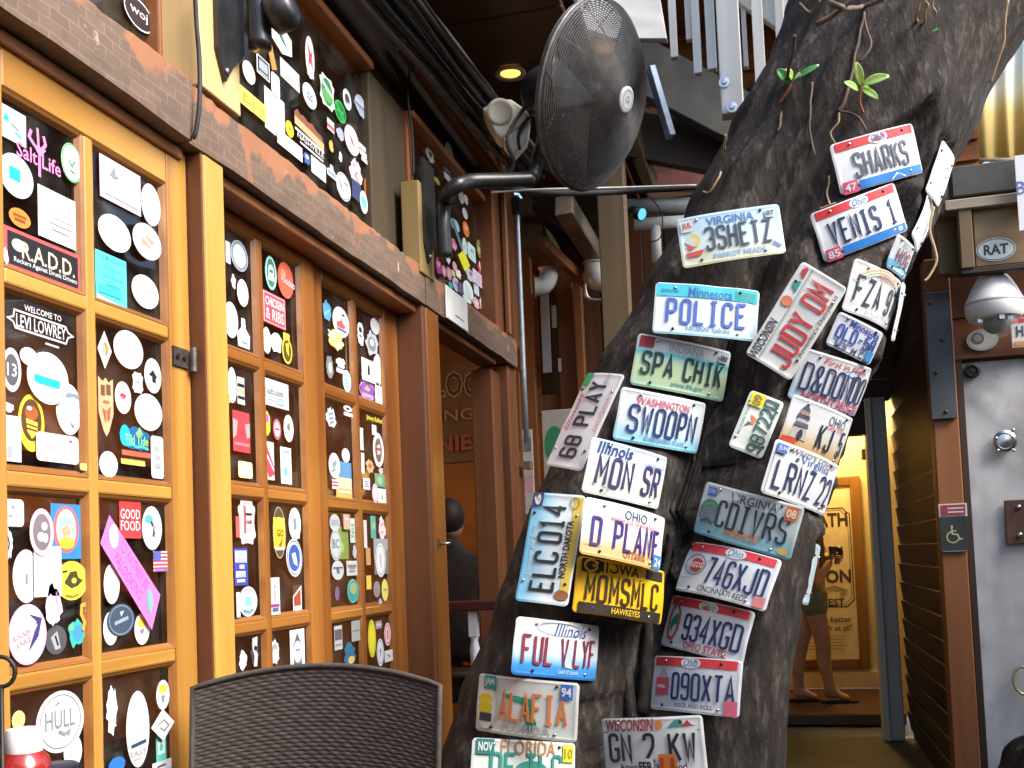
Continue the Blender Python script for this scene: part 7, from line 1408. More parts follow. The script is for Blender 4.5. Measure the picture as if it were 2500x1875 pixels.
# ---- ochre awning and sky-blue cloth at the top right
AW = None
def awning_mat():
    m, n, l, bs = nt('awning_cloth'); uv = n.new('ShaderNodeUVMap'); sp_ = n.new('ShaderNodeSeparateXYZ'); l.new(uv.outputs[0], sp_.inputs[0])
    r = n.new('ShaderNodeValToRGB'); r.color_ramp.interpolation = 'LINEAR'; e = r.color_ramp.elements
    e[0].position, e[0].color = 0, (.52, .38, .10, 1); e[1].position, e[1].color = 1, (.04, .46, .60, 1)
    for p_, c in ((.30, (.62, .50, .20)), (.42, (.72, .70, .58)), (.62, (.62, .68, .68)), (.70, (.50, .66, .70)), (.73, (.04, .48, .62))): x_ = e.new(p_); x_.color = (*c, 1)
    l.new(sp_.outputs['Y'], r.inputs[0]); l.new(r.outputs[0], bs.inputs['Base Color']); bs.inputs['Roughness'].default_value = .8
    tl = n.new('ShaderNodeBsdfTranslucent'); l.new(r.outputs[0], tl.inputs[0]); mx = n.new('ShaderNodeMixShader'); mx.inputs[0].default_value = .5
    l.new(bs.outputs[0], mx.inputs[1]); l.new(tl.outputs[0], mx.inputs[2]); l.new(mx.outputs[0], n['Material Output'].inputs[0]); return m
AW = awning_mat()
mb = MB(); NU, NV_ = 60, 24; vs = []; A, B, C_, D_ = onD(2290, 405, 6.3), onD(2600, 405, 6.3), onD(2600, -60, 7.4), onD(2290, -60, 7.4)
for j in range(NV_ + 1):
    for i in range(NU + 1):
        u, v = i / NU, j / NV_; P = A.lerp(B, u).lerp(D_.lerp(C_, u), v)
        P = P + Vector((0, -1, .4)) * (.045 * (1 - v * .6) * math.sin(u * 38 + .8 * math.sin(u * 9)) - .10 * math.sin(PI * v)); mb.uv[len(vs)] = (u, v); vs.append(P)
mb.add(vs, [(j * (NU + 1) + i, j * (NU + 1) + i + 1, (j + 1) * (NU + 1) + i + 1, (j + 1) * (NU + 1) + i) for j in range(NV_) for i in range(NU)], AW)
t = mb.build('awning', smooth=True, solid=.003); tag(t, 'ochre and white folded awning with a turquoise top at the upper right', 'awning')
mb = MB(); mb.tube([onD(2290, 392, 6.25), onD(2600, 388, 6.25)], .012, WEATH['x'], 8); mb.build('hem_bar', t, smooth=True)

# ---- wooden hatch box with the oval sticker
hb = thing('wooden_hatch', 'weathered wooden hatch box with slatted gap and raw panel', 'hatch', onY(2420, 640, 4.35))
for nm, x0, y0, x1, y1, Y, th, m in (('top_rail', 2322, 388, 2640, 462, 4.35, .09, SLATE), ('lower_rail', 2305, 470, 2640, 496, 4.32, .10, WEATH['x']), ('panel', 2377, 497, 2640, 640, 4.36, .02, WEATH['x']), ('stile', 2342, 498, 2376, 655, 4.33, .05, OLIVE['z']), ('side_panel', 2288, 500, 2341, 668, 4.42, .06, OLIVE['z']), ('back_panel', 2300, 440, 2640, 660, 4.52, .02, DARK['x']), ('bottom_rail', 2345, 641, 2640, 656, 4.34, .06, DARK['x'])):
    mb = MB(); ybox(mb, x0, y0, x1, y1, Y, th, m if nm != 'panel' else wood('hatch_panel', (.19, .12, .065), (.31, .215, .12), 'x', .6, 9, None, .2)); mb.build(nm, hb, bevel=.004)
for x0, x1 in ((2345, 2385), (2400, 2425), (2445, 2470), (2490, 2520)):
    mb = MB(); ybox(mb, x0, 452, x1, 474, 4.44, .02, PINK if x0 == 2345 else WEATH['z']); mb.build('slat', hb)
P = onY(2432, 608, 4.355); dc = Decal(); w, h = 90 * proj(P)[2] / F, 58 * proj(P)[2] / F
dc.ell(P.x, P.z, w, h, (.60, .66, .68)); dc.ring(P.x, P.z, w * .93, h * .89, .0035, (.04, .05, .05)); dc.text('RAT', P.x, P.z, h * .44, (.03, .04, .04), w * .62, 0, .03)
o = dc.build('oval_sticker', hb, lambda u, v, hh: (u, 4.3595 - .001 - hh, v))
mb = MB(); X0, X1, Z0, Z1 = ybox(mb, 2482, 375, 2560, 560, 4.28, .003, plate_mat('edge_right', [(0, PW), (1, PW)])); t = tag(mb.build('licence_plate', bevel=.001), 'white plate sliver cut by the right edge beside the oval sticker', 'licence plate')
dc = Decal(); dc.text('B', X0 + .016, (Z0 + Z1) / 2 + .02, .05, (.10, .16, .4)); dc.build('lettering', t, lambda u, v, hh: (u, 4.279 - hh, v))
# ---- header board, dome camera and stickers under it
BR2 = wood('red_brown_wood', (.12, .042, .016), (.21, .08, .032), 'x', .55, 7, (5, .62, .1, (.06, .03, .02)), .25)
hd = thing('header_board', 'red-brown header board behind the white dome camera', 'board', onY(2450, 860, 4.62))
for i, (ya, yb) in enumerate(((655, 765), (767, 868))):
    mb = MB(); ybox(mb, 2318, ya, 2640, yb, 4.62 + .004 * i, .04, BR2); mb.build('board', hd, bevel=.004)
z5 = lambda x, y: (1900 + x * .42194, 600 + y * .42194)
dcp = onY(*z5(1248, 300), 4.45); ds = proj(dcp)[2] / F * .42194
cam = thing('dome_camera', 'white bullet-shaped dome security camera below the hatch', 'security camera', dcp)
mb = MB(); mb.lathe([(.02 * 1, 150 * ds), (60 * ds, 148 * ds), (95 * ds, 100 * ds), (125 * ds, 45 * ds), (150 * ds, -10 * ds), (158 * ds, -25 * ds), (160 * ds, -45 * ds), (156 * ds, -100 * ds), (140 * ds, -125 * ds), (90 * ds, -128 * ds)], dcp, WHITE, 32); mb.build('housing', cam, auto=35)
mb = MB(); mb.lathe([(161 * ds, -30 * ds), (162.5 * ds, -36 * ds), (161 * ds, -42 * ds)], dcp, surf('seam_grey', (.4, .4, .4), (.5, .5, .5), .5), 32, cap=False); mb.build('seam', cam, smooth=True)
mb = MB(); ellipsoid(mb, dcp + Vector((0, 0, -150 * ds)), 70 * ds, 70 * ds, 62 * ds, surf('camera_grey', (.10, .12, .12), (.2, .22, .22), .25)); mb.build('eyeball', cam, smooth=True)
mb = MB(); ellipsoid(mb, dcp + Vector((0, 0, -135 * ds)), 118 * ds, 118 * ds, 105 * ds, clear('dome_plastic', (.8, .8, .78), .08, 1.45, .16)); mb.build('clear_dome', cam, smooth=True)
for dx in (-95, 10, 60):
    q = dcp + Vector((dx * ds, -125 * ds * (1 - abs(dx) / 200), -135 * ds)); mb = MB(); mb.box((q.x - 14 * ds, q.y - 8 * ds, q.z - 18 * ds), (q.x + 14 * ds, q.y + 8 * ds, q.z + 14 * ds), STEEL); mb.build('clip', cam, bevel=.001)
P = onY(*z5(1185, 540), 4.60); dc = Decal(); k = proj(P)[2] / F * .42194
dc.ell(0, 0, 170 * k, 125 * k, (.56, .57, .58)); dc.ring(0, 0, 150 * k, 108 * k, .002, (.2, .2, .22)); dc.ell(-25 * k, 10 * k, 72 * k, 72 * k, (.16, .16, .19)); dc.ell(-25 * k, 12 * k, 40 * k, 40 * k, (.3, .3, .34))
tag(dc.build('oval_sticker', None, lambda u, v, hh: (P.x + u, 4.616 - hh, P.z + v)), 'grey oval sticker on the header board under the dome camera', 'sticker')
mb = MB(); X0, X1, Z0, Z1 = ybox(mb, *z5(1348, 410), 2560, 846, 4.56, .003, plate_mat('small_h', [(0, (.62, .62, .60)), (1, (.62, .62, .60))])); t = tag(mb.build('licence_plate', bevel=.001), 'small plate with red top lettered H at the right edge by the camera', 'licence plate')
dc = Decal(); dc.rect((X0 + X1) / 2, Z1 - .012, (X1 - X0) * .96, .018, (.56, .05, .05)); dc.text('H', X0 + .032, (Z0 + Z1) / 2 + .005, .045, (.05, .08, .10), .028, 0, .03); dc.rect(X0 + .03, Z0 + .016, .045, .018, (.62, .26, .08)); dc.rect(X0 + .085, Z0 + .016, .05, .018, (.06, .14, .46)); dc.build('lettering', t, lambda u, v, hh: (u, 4.559 - hh, v))
# ---- galvanised metal door
def metal_door_mat():
    return surf('dull_zinc', (.38, .375, .375), (.62, .615, .62), .7, 0, 3.2, (1, 1, .35), 7, .3, .6, .25, 6, (2.4, .56, .22, (.24, .21, .18)), .5, 0, .01)
ZN_M = metal_door_mat()
md = thing('metal_door', 'dented grey zinc-clad door at the right edge', 'door', (1.2, 4.66, .004))
X0 = onY(2349, 887, 4.66).x; ZT = onY(2349, 887, 4.66).z
mb = MB()
def dent(i, j):
    x_ = X0 + .95 * i; z_ = .01 + (ZT - .01) * j
    d = noise.noise(Vector((x_ * 5, z_ * 4, 0))) * .007 + noise.noise(Vector((x_ * 16, z_ * 13, 3))) * .0025
    return Vector((x_, 4.66 - d, z_))
mb.grid(dent, 60, 110, ZN_M); mb.build('sheet', md, smooth=True)
mb = MB(); mb.box((X0, 4.675, .01), (X0 + .95, 4.70, ZT), DARK['z']); mb.build('core', md)
q = onY(2453, 1077, 4.64); mb = MB(); mb.lathe([(.046, 0), (.046, .006), (.034, .012), (.030, .006), (.020, .008), (.006, .012)], q, STEEL, 32, (0, -1, 0)); mb.build('lock_ring', md, auto=40)
for px, py in ((2474, 1050), (2432, 1070), (2475, 1100), (2436, 1100)):
    q = onY(px, py, 4.632); mb = MB(); mb.lathe([(.007, 0), (.007, .004), (.003, .006)], q, STEEL, 10, (0, -1, 0)); mb.build('screw', md, smooth=True)
mb = MB(); ybox(mb, 2455, 1219, 2560, 1327, 4.635, .012, surf('rusty_plate', (.07, .03, .022), (.12, .055, .04), .6, .2, 8)); hp = mb.build('hasp_plate', md, bevel=.002)
for px, py in ((2487, 1238), (2490, 1306)):
    q = onY(px, py, 4.633); mb = MB(); mb.lathe([(.011, 0), (.010, .005), (.004, .008)], q, STEEL, 12, (0, -1, 0)); mb.build('bolt', hp, smooth=True)
q = onY(*z5(1120, 725), 4.64); mb = MB(); mb.lathe([(.032, 0), (.033, .012), (.022, .018), (.018, .010), (.006, .014)], q, RUBBER, 24, (0, -1, 0)); mb.build('rubber_stop', md, auto=40)
q = onY(*z5(1118, 645), 4.64); mb = MB(); mb.box((q.x - .025, q.y - .012, q.z - .012), (q.x + .025, q.y + .01, q.z + .012), RUBBER); mb.build('rubber_stop', md, bevel=.004)
q = onY(2497, 1660, 4.62); mb = MB(); mb.tube([q + Vector((.04 * math.cos(a), -.02 + .01 * math.sin(a), .055 * math.sin(a))) for a in [2 * PI * i / 20 for i in range(20)]], .006, surf('brass_ring', (.42, .34, .2), (.5, .42, .26), .35, .9), 8, True); mb.build('pull_ring', md, smooth=True)
mb = MB(); mb.box((X0 - .032, 4.63, .004), (X0 - .004, 4.70, ZT + .02), DARK['z']); mb.build('edge_strip', md, bevel=.003)
mb = MB(); mb.box((X0 - .004, 4.64, ZT + .002), (X0 + .95, 4.70, ZT + .03), DARK['x']); mb.build('head_strip', md, bevel=.003)
# things on the floor in front of the door
bag = thing('black_bin_bag', 'shiny black bag at the bottom right corner in front of the metal door', 'bag', (.98, 4.4, .004))
BAGM = surf('black_plastic', (.008, .008, .009), (.014, .014, .015), .22, 0, 6, bump=.6, bscale=30, bdist=.01)
mb = MB(); c = Vector((1.03, 4.40, .20))
mb.grid(lambda i, j: c + Vector((math.cos(2 * PI * i) * math.sin(PI * j) * .24, math.sin(2 * PI * i) * math.sin(PI * j) * .17, math.cos(PI * j) * .20)) * (1 + .22 * noise.noise(Vector((math.cos(2 * PI * i) * 2, math.sin(2 * PI * i) * 2, j * 5)))), 48, 30, BAGM); mb.build('sack', bag, smooth=True)
mb = MB(); mb.grid(lambda i, j: c + Vector((.03 + (.05 + .03 * math.sin(6 * i * PI)) * math.cos(2 * PI * i) * (.3 + j), -.04 + .04 * math.sin(2 * PI * i) * (.3 + j), .15 + .05 * j)), 24, 4, surf('wrinkled_tan', (.22, .13, .10), (.34, .22, .18), .4, 0, 20, bump=.5)); mb.build('tied_top', bag, smooth=True)
# ---- corridor post with dark steel cover, access sign
wp = thing('corridor_post', 'orange-brown post left of the metal door with a slate steel cover', 'post', (.70, 4.6, 0))
xa, xb = onY(2282, 1100, 4.6).x, onY(2346, 1100, 4.6).x
mb = MB(); mb.box((xa, 4.60, .004), (xb, 4.70, 2.35), ORANGE['z']); mb.build('timber', wp, bevel=.005)
mb = MB(); ca, cb2 = onY(2256, 715, 4.57), onY(2336, 1020, 4.57); mb.box((ca.x, 4.575, cb2.z), (cb2.x + .005, 4.597, ca.z), surf('slate_steel', (.052, .060, .068), (.082, .092, .10), .5, .3, 5, spots=(9, .66, .08, (.03, .03, .03)))); cv = mb.build('steel_cover', wp, bevel=.002)
for px, py in ((2300, 830), (2285, 910), (2310, 1005), (2270, 740)):
    q = onY(px, py, 4.573); mb = MB(); mb.lathe([(.009, 0), (.008, .004)], q, SLATE, 10, (0, -1, 0)); mb.build('bolt', cv, smooth=True)
sg2 = thing('access_sign', 'dark blue wheelchair access sign under a red and white strip', 'sign', onY(2328, 1345, 4.59))
A, B = onY(2293, 1262, 4.59), onY(2364, 1346, 4.59); sw, sh = B.x - A.x, A.z - B.z; cxm, czm = (A.x + B.x) / 2, (A.z + B.z) / 2
mb = MB(); mb.box((A.x, 4.588, B.z), (B.x, 4.595, A.z), surf('navy_plastic', (.018, .026, .034), (.03, .04, .05), .18, 0, 5)); mb.build('panel', sg2, bevel=.001)
dc = Decal(); PCOL = (.50, .46, .26); k = sw
dc.ell(cxm - .06 * k, czm + .30 * k, .10 * k, .10 * k, PCOL); dc.line([(cxm - .07 * k, czm + .24 * k), (cxm - .05 * k, czm - .0 * k), (cxm + .14 * k, czm - .02 * k), (cxm + .22 * k, czm - .22 * k), (cxm + .32 * k, czm - .18 * k)], .055 * k, PCOL); dc.line([(cxm - .06 * k, czm + .12 * k), (cxm + .1 * k, czm + .12 * k)], .045 * k, PCOL)
dc.ring(cxm - .04 * k, czm - .12 * k, .44 * k, .44 * k, .05 * k, PCOL, a0=100, a1=345); dc.rect(cxm, czm - .48 * sh, sw * .9, .002, (.4, .4, .42)); dc.build('wheelchair_symbol', sg2, lambda u, v, h: (u, 4.587 - h, v))
A2, B2 = onY(2291, 1231, 4.59), onY(2362, 1260, 4.59); mb = MB(); mb.box((A2.x, 4.589, B2.z), (B2.x, 4.595, A2.z), ink((.68, .66, .66))); mb.build('strip', sg2)
dc = Decal(); dc.rect((A2.x + B2.x) / 2, (A2.z + B2.z) / 2, sw * .92, (A2.z - B2.z) * .8, (.30, .05, .06)); dc.rect((A2.x + B2.x) / 2 + .01, (A2.z + B2.z) / 2 + .008, sw * .6, .006, (.66, .6, .6)); dc.rect((A2.x + B2.x) / 2 + .01, (A2.z + B2.z) / 2 - .008, sw * .6, .006, (.66, .6, .6)); dc.build('strip_print', sg2, lambda u, v, h: (u, 4.588 - h, v))
# ---- louvred side wall of the corridor
lv = thing('lap_siding', 'dark varnished lap siding along the right wall of the corridor', 'wall', (.655, 5.5, 0))
LOUV = wood('louvre_wood', (.010, .007, .005), (.022, .014, .010), 'y', .5, 9, None, .15, .0, .25)
z = .12
while z < 2.1:
    mb = MB(); mb.beam((.694, 4.74, z), (.694, 6.42, z), .014, .112, LOUV, up=(-.13, 0, 1)); mb.build('siding_board', lv, bevel=.004, seg=2); z += .108
for ya, yb in ((4.705, 4.735),):
    mb = MB(); mb.box((.665, ya, .02), (.70, yb, 2.2), DARK['z']); mb.build('stile', lv, bevel=.004)
mb = MB(); mb.box((.715, 4.72, .004), (.735, 6.5, 2.9), DARK['y']); mb.build('backing', lv)
mb = MB(); mb.box((-.45, 4.4, .004), (.66, 6.85, .009), surf('dark_olive_floor', (.014, .017, .010), (.032, .035, .020), .7, 0, 5, bump=.3)); tag(mb.build('path'), kind='structure')  # darker, greener floor slab laid over the courtyard concrete
# ---- rest room at the end of the corridor
BATHW = surf('cream_wall', (.52, .44, .26), (.60, .52, .32), .6, 0, 2)
rr_ = thing('rest_room', 'small yellow-lit rest room at the end of the corridor', 'room', (.1, 7.4, 0))
for nm, a, b, m in (('back_wall', (-.95, 8.20, .08), (.80, 8.26, 2.3), BATHW), ('right_wall', (.72, 6.55, .08), (.80, 8.19, 2.3), BATHW), ('left_wall', (-1.0, 6.55, .08), (-.95, 8.19, 2.3), BATHW), ('ceiling', (-1, 6.55, 2.3), (.8, 8.26, 2.36), BATHW), ('skirting', (-.95, 8.17, .08), (.72, 8.198, .20), BATHW)):
    mb = MB(); mb.box(a, b, m); mb.build(nm, rr_)
RED = surf('red_floor', (.035, .008, .006), (.06, .014, .010), .5, 0, 5)
mb = MB(); mb.box((-.95, 6.9, .01), (.72, 8.17, .078), RED); mb.build('raised_floor', rr_, bevel=.004)
mb = MB(); mb.box((-.95, 6.86, .02), (.72, 6.898, .085), DARK['x']); mb.build('step_edge', rr_, bevel=.003)
BLUEP = wood('blue_grey_paint', (.32, .40, .42), (.40, .48, .50), 'z', .5, 8, (7, .66, .08, (.07, .09, .09)), .15)
dj = thing('door_casing', 'blue-grey painted door casing in front of the yellow rest room', 'door frame', (.58, 6.4, 0))
mb = MB(); mb.box((.538, 6.36, .01), (.655, 6.50, 2.02), BLUEP); mb.build('jamb', dj, bevel=.006)
mb = MB(); mb.box((.560, 6.345, .01), (.575, 6.36, 2.02), BLUEP); mb.build('bead', dj, bevel=.003)
mb = MB(); mb.box((-.62, 6.37, .01), (-.50, 6.50, 2.02), BLUEP); mb.build('jamb', dj, bevel=.006)
zl = onY(2090, 1062, 6.4).z
mb = MB(); mb.box((-.50, 6.38, zl), (.537, 6.50, zl + .20), DARK['x']); mb.build('head', dj, bevel=.006)
cw = thing('corridor_header', 'dark boarded header and roof above the rest room corridor', 'wall', (.1, 6.4, zl))
for i in range(7):
    mb = MB(); mb.box((-.62, 6.44, zl + .202 + i * .13), (.75, 6.50, zl + .202 + i * .13 + .126), DARK['x']); mb.build('board', cw, bevel=.003)
for i in range(5, 9):
    mb = MB(); mb.box((.30, 4.72 + i * .19, 2.62), (.80, 4.72 + i * .19 + .18, 2.66), DARK['x']); mb.build('roof_board', cw, bevel=.003)
mb = MB(); mb.beam((.45, 4.8, 2.5), (.48, 6.3, 2.2), .04, .09, DARK['y']); mb.build('brace', cw, bevel=.004)
mb = MB(); mb.beam((.60, 4.75, 2.58), (.60, 6.4, 2.58), .06, .08, DARK['y']); mb.build('roof_beam', cw, bevel=.004)
# framed poster
z6 = lambda x, y: (1850 + x * .4673, 1100 + y * .4673)
ps = thing('framed_poster', 'large framed saloon poster on the yellow rest room wall', 'poster', onY(1960, 1632, 8.16))
xr = onY(2112, 1400, 8.17).x; xl = xr - .98; zt = onY(2093, 1161, 8.17).z; zb = onY(2125, 1632, 8.17).z
FRM = wood('poster_frame', (.15, .07, .016), (.24, .12, .028), 'z', .4, 7, None, .1, .2)
for a, b in (((xl, zb), (xl + .075, zt)), ((xr - .075, zb), (xr, zt)), ((xl + .0752, zt - .075), (xr - .0752, zt)), ((xl + .0752, zb), (xr - .0752, zb + .075))):
    mb = MB(); mb.box((a[0], 8.165, a[1]), (b[0], 8.198, b[1]), FRM); mb.build('frame_rail', ps, bevel=.008, seg=2)
mb = MB(); mb.box((xl + .06, 8.18, zb + .06), (xr - .06, 8.195, zt - .06), ink((.70, .62, .44))); mb.build('sheet', ps)
dc = Decal(); BK = (.06, .04, .02)
def pt8(x_, y_): P_ = onY(*z6(x_, y_), 8.178); return P_.x, P_.z
X2, Z2 = pt8(492, 320); X3, Z3 = pt8(520, 800); xi = (xl + xr) / 2; half = X3 - xi - .02
zt2 = pt8(430, 300)[1]; zb2 = pt8(430, 815)[1]
for g_, th in ((0, .008), (.016, .004)):
    h_ = half - g_; zt3, zb3 = zt2 - g_, zb2 + g_; nch = .05
    dc.line([(xi - h_ + nch, zt3), (xi + h_ - nch, zt3), (xi + h_ - nch * .5, zt3 - nch * .6), (xi + h_, zt3 - nch), (xi + h_, zb3 + nch), (xi + h_ - nch * .5, zb3 + nch * .5), (xi + h_ - nch, zb3), (xi - h_ + nch, zb3), (xi - h_, zb3 + nch), (xi - h_, zt3 - nch), (xi - h_ + nch, zt3)], th, BK)
def rtext(s_, xright, ymid, hpx, col_=BK, bold=.02, ratio=None):
    x_, z_ = pt8(xright, ymid); h_ = hpx * .4673 * proj((x_, 8.178, z_))[2] / F; ar = text_mesh(s_, bold)[2] * (ratio or 1); dc.text(s_, x_ - h_ * ar / 2, z_, h_, col_, h_ * ar, 0, bold)
rtext('BATH', 468, 358, 72, BK, .03, .8); rtext('SALOON', 488, 655, 70, BK, .03, .9); rtext('KEY WEST', 455, 792, 40, BK, .02); rtext('A bath is better', 490, 880, 30, BK, .01); rtext('than no bath at all"', 495, 925, 30, BK, .01)
for i in range(5):
    x_, z_ = pt8(412, 968 + i * 17); dc.rect(x_ - .10, z_, .34 - .03 * (i % 3), .006, (.34, .27, .16))
x_, z_ = pt8(385, 720); dc.line([(x_ - .16, z_ + .02), (x_ - .05, z_ - .01), (x_ + .02, z_ + .015), (x_ + .10, z_ - .02), (x_ + .06, z_ - .05)], .02, (.30, .24, .14))
dc.build('printing', ps, lambda u, v, h: (u, 8.179 - h, v))
# rest room lamp
q = Vector((.42, 7.93, 2.29)); rl = thing('ceiling_lamp', 'warm globe ceiling lamp of the rest room', 'lamp', q)
mb = MB(); mb.lathe([(.07, 0), (.07, -.02), (.05, -.03)], q, WHITE, 24); mb.build('base', rl, smooth=True)
mb = MB(); ellipsoid(mb, q + Vector((0, 0, -.09)), .075, .075, .065, glow('warm_globe', (1, .66, .22), 3)); mb.build('globe', rl, smooth=True)
li = bpy.data.lights.new('rest_room_light', 'POINT'); li.energy = 13; li.color = (1, .66, .24); li.shadow_soft_size = .08
lo = bpy.data.objects.new('rest_room_light', li); col.objects.link(lo); lo.location = q + Vector((0, -.03, -.20))
mb = MB(); mb.box((.63, 7.9, 1.78), (.71, 8.0, 1.86), BLACK); tag(mb.build('wall_dispenser', bevel=.006), 'small black dispenser high on the yellow rest room wall', 'dispenser')

# ---- person standing in the rest room doorway with a camera
py_ = 7.45
def pp(x_, y_, dy=0): return onY(x_, y_, py_ + dy)
man = thing('person', 'person in grey-green shorts holding up a camera in the rest room', 'person', (pp(1985, 1700).x, py_, .08))
pel = pp(1982, 1440); s1 = pel.z / .93
def off(a, b, c): return pel + Vector((a, b, c))
fl, fr_ = Vector((pp(1950, 1700).x, py_ + .06, .15)), Vector((pp(2028, 1700).x, py_ - .02, .15))
kl_, kr_ = Vector((pp(1958, 1585).x, py_ + .05, .50)), Vector((pp(2010, 1585).x, py_ - .05, .50))
hand = pp(2030, 1368, -.10); elb = pp(1984, 1432, -.20); sh_r = off(.02, -.17, .47); sh_l = off(.0, .17, .47); elb_l = off(.10, .22, .22)
nd = {'pel': (pel, (.135, .115)), 'wa': (off(0, 0, .14), (.12, .105)), 'ch': (off(.01, 0, .36), (.15, .115)), 'nk': (off(.02, 0, .54), .055), 'hd': (off(.04, 0, .62), .06),
      'sr': (sh_r, .06), 'er': (elb, .042), 'wr': (hand.lerp(elb, .22), .028), 'pr': (hand, (.034, .022)), 'sl': (sh_l, .06), 'el': (elb_l, .042), 'wl': (hand + Vector((-.03, .09, .01)), .028), 'pl': (hand + Vector((.02, .07, .02)), (.034, .022)),
      'hl': (off(-.0, .09, -.06), .085), 'kl': (kl_, .058), 'cl': (kl_.lerp(fl, .35) + Vector((-.015, 0, 0)), .054), 'al': (fl, .034), 'tl': (fl + Vector((.13, -.02, -.045)), (.038, .02)), 'hel': (fl + Vector((-.03, 0, -.045)), (.034, .022)),
      'hr': (off(.0, -.09, -.06), .085), 'kr': (kr_, .058), 'cr': (kr_.lerp(fr_, .35) + Vector((-.015, 0, 0)), .054), 'ar': (fr_, .034), 'tr': (fr_ + Vector((.13, -.02, -.045)), (.038, .02)), 'her': (fr_ + Vector((-.03, 0, -.045)), (.034, .022))}
skin_body('body', man, nd, [('pel', 'wa'), ('wa', 'ch'), ('ch', 'nk'), ('nk', 'hd'), ('ch', 'sr'), ('sr', 'er'), ('er', 'wr'), ('wr', 'pr'), ('ch', 'sl'), ('sl', 'el'), ('el', 'wl'), ('wl', 'pl'), ('pel', 'hl'), ('hl', 'kl'), ('kl', 'cl'), ('cl', 'al'), ('al', 'tl'), ('al', 'hel'), ('pel', 'hr'), ('hr', 'kr'), ('kr', 'cr'), ('cr', 'ar'), ('ar', 'tr'), ('ar', 'her')], SKIN)
for base, sg_ in ((hand, -1), (hand + Vector((.02, .07, .02)), 1)):
    for f_ in range(4):
        b0 = base + Vector((.015, .012 * sg_, .022 - .015 * f_)); L = (.7, .85, .9, .8)[3 - f_] * .05
        skin_body('finger', man, {'a': (b0, .009), 'b': (b0 + Vector((L * .8, .015 * sg_, .004)), .0085), 'c': (b0 + Vector((L * 1.05, -.015 * sg_, .002)), .007)}, [('a', 'b'), ('b', 'c')], SKIN, 1)
    skin_body('thumb', man, {'a': (base + Vector((-.005, 0, .025)), .011), 'b': (base + Vector((.02, -.01 * sg_, .045)), .01), 'c': (base + Vector((.05, -.012 * sg_, .05)), .008)}, [('a', 'b'), ('b', 'c')], SKIN, 1)
SHORT = surf('grey_green_cloth', (.16, .17, .12), (.22, .23, .17), .85, 0, 14, bump=.3)
SHIRT = surf('pale_shirt', (.10, .09, .07), (.15, .13, .10), .85, 0, 14, bump=.3)
skin_body('shorts', man, {'pel': (off(0, 0, .03), (.115, .11)), 'hl': (off(0, .09, -.05), .10), 'tl': (off(.0, .09, -.05).lerp(kl_, .55), .09), 'hr': (off(0, -.09, -.05), .10), 'tr': (off(0, -.09, -.05).lerp(kr_, .55), .09)}, [('pel', 'hl'), ('hl', 'tl'), ('pel', 'hr'), ('hr', 'tr')], SHORT)
skin_body('shirt', man, {'ch': (off(.01, 0, .36), (.165, .13)), 'wa': (off(0, 0, .14), (.14, .125)), 'hm': (off(0, 0, .07), (.11, .105)), 'nk': (off(.02, 0, .50), .07), 'sr': (sh_r, .075), 'ur': (sh_r.lerp(elb, .45), .062), 'sl': (sh_l, .075), 'ul': (sh_l.lerp(elb_l, .5), .062)}, [('ch', 'wa'), ('wa', 'hm'), ('ch', 'nk'), ('ch', 'sr'), ('sr', 'ur'), ('ch', 'sl'), ('sl', 'ul')], SHIRT)
hc = off(.05, 0, .74)
mb = MB(); ellipsoid(mb, hc, .095, .075, .12, SKIN); ellipsoid(mb, hc + Vector((.10, 0, -.012)), .018, .012, .02, SKIN, 10, 8)
for s_ in (-1, 1): ellipsoid(mb, hc + Vector((-.005, .075 * s_, -.005)), .02, .01, .03, SKIN, 10, 8)
mb.build('head', man, smooth=True)
mb = MB()
for s_ in (-1, 1): ellipsoid(mb, hc + Vector((.082, .032 * s_, .012)), .010, .012, .008, WHITE, 10, 8)
mb.build('eyes', man, smooth=True)
mb = MB(); ellipsoid(mb, hc + Vector((.088, 0, -.055)), .008, .024, .006, ink((.36, .13, .10)), 10, 8); mb.build('mouth', man, smooth=True)
mb = MB(); ellipsoid(mb, hc + Vector((-.025, 0, .03)), .095, .084, .105, HAIR); mb.build('hair', man, smooth=True)
for ft in (fl, fr_):
    mb = MB(); mb.add([ft + Vector((dx, dy, dz)) for dz in (-.07, -.055) for dx, dy in ((-.07, -.035), (.10, -.045), (.18, -.02), (.18, .02), (.10, .04), (-.07, .035))], [(5, 4, 3, 2, 1, 0), (6, 7, 8, 9, 10, 11)] + [(i, (i + 1) % 6, 6 + (i + 1) % 6, 6 + i) for i in range(6)], RUBBER); mb.build('sandal', man, bevel=.004)
hcam = thing('camera', 'small black camera held in the hands of the person in shorts', 'camera', hand)
cp = pp(2036, 1346, -.08)
mb = MB(); mb.box((cp.x - .03, cp.y - .02, cp.z - .032), (cp.x + .015, cp.y + .10, cp.z + .038), BLACK); mb.build('body', hcam, bevel=.008, seg=2)
mb = MB(); mb.lathe([(.03, 0), (.032, .03), (.028, .045), (.022, .04)], cp + Vector((.015, .04, 0)), BLACK, 20, (1, 0, .1)); mb.build('lens', hcam, smooth=True)

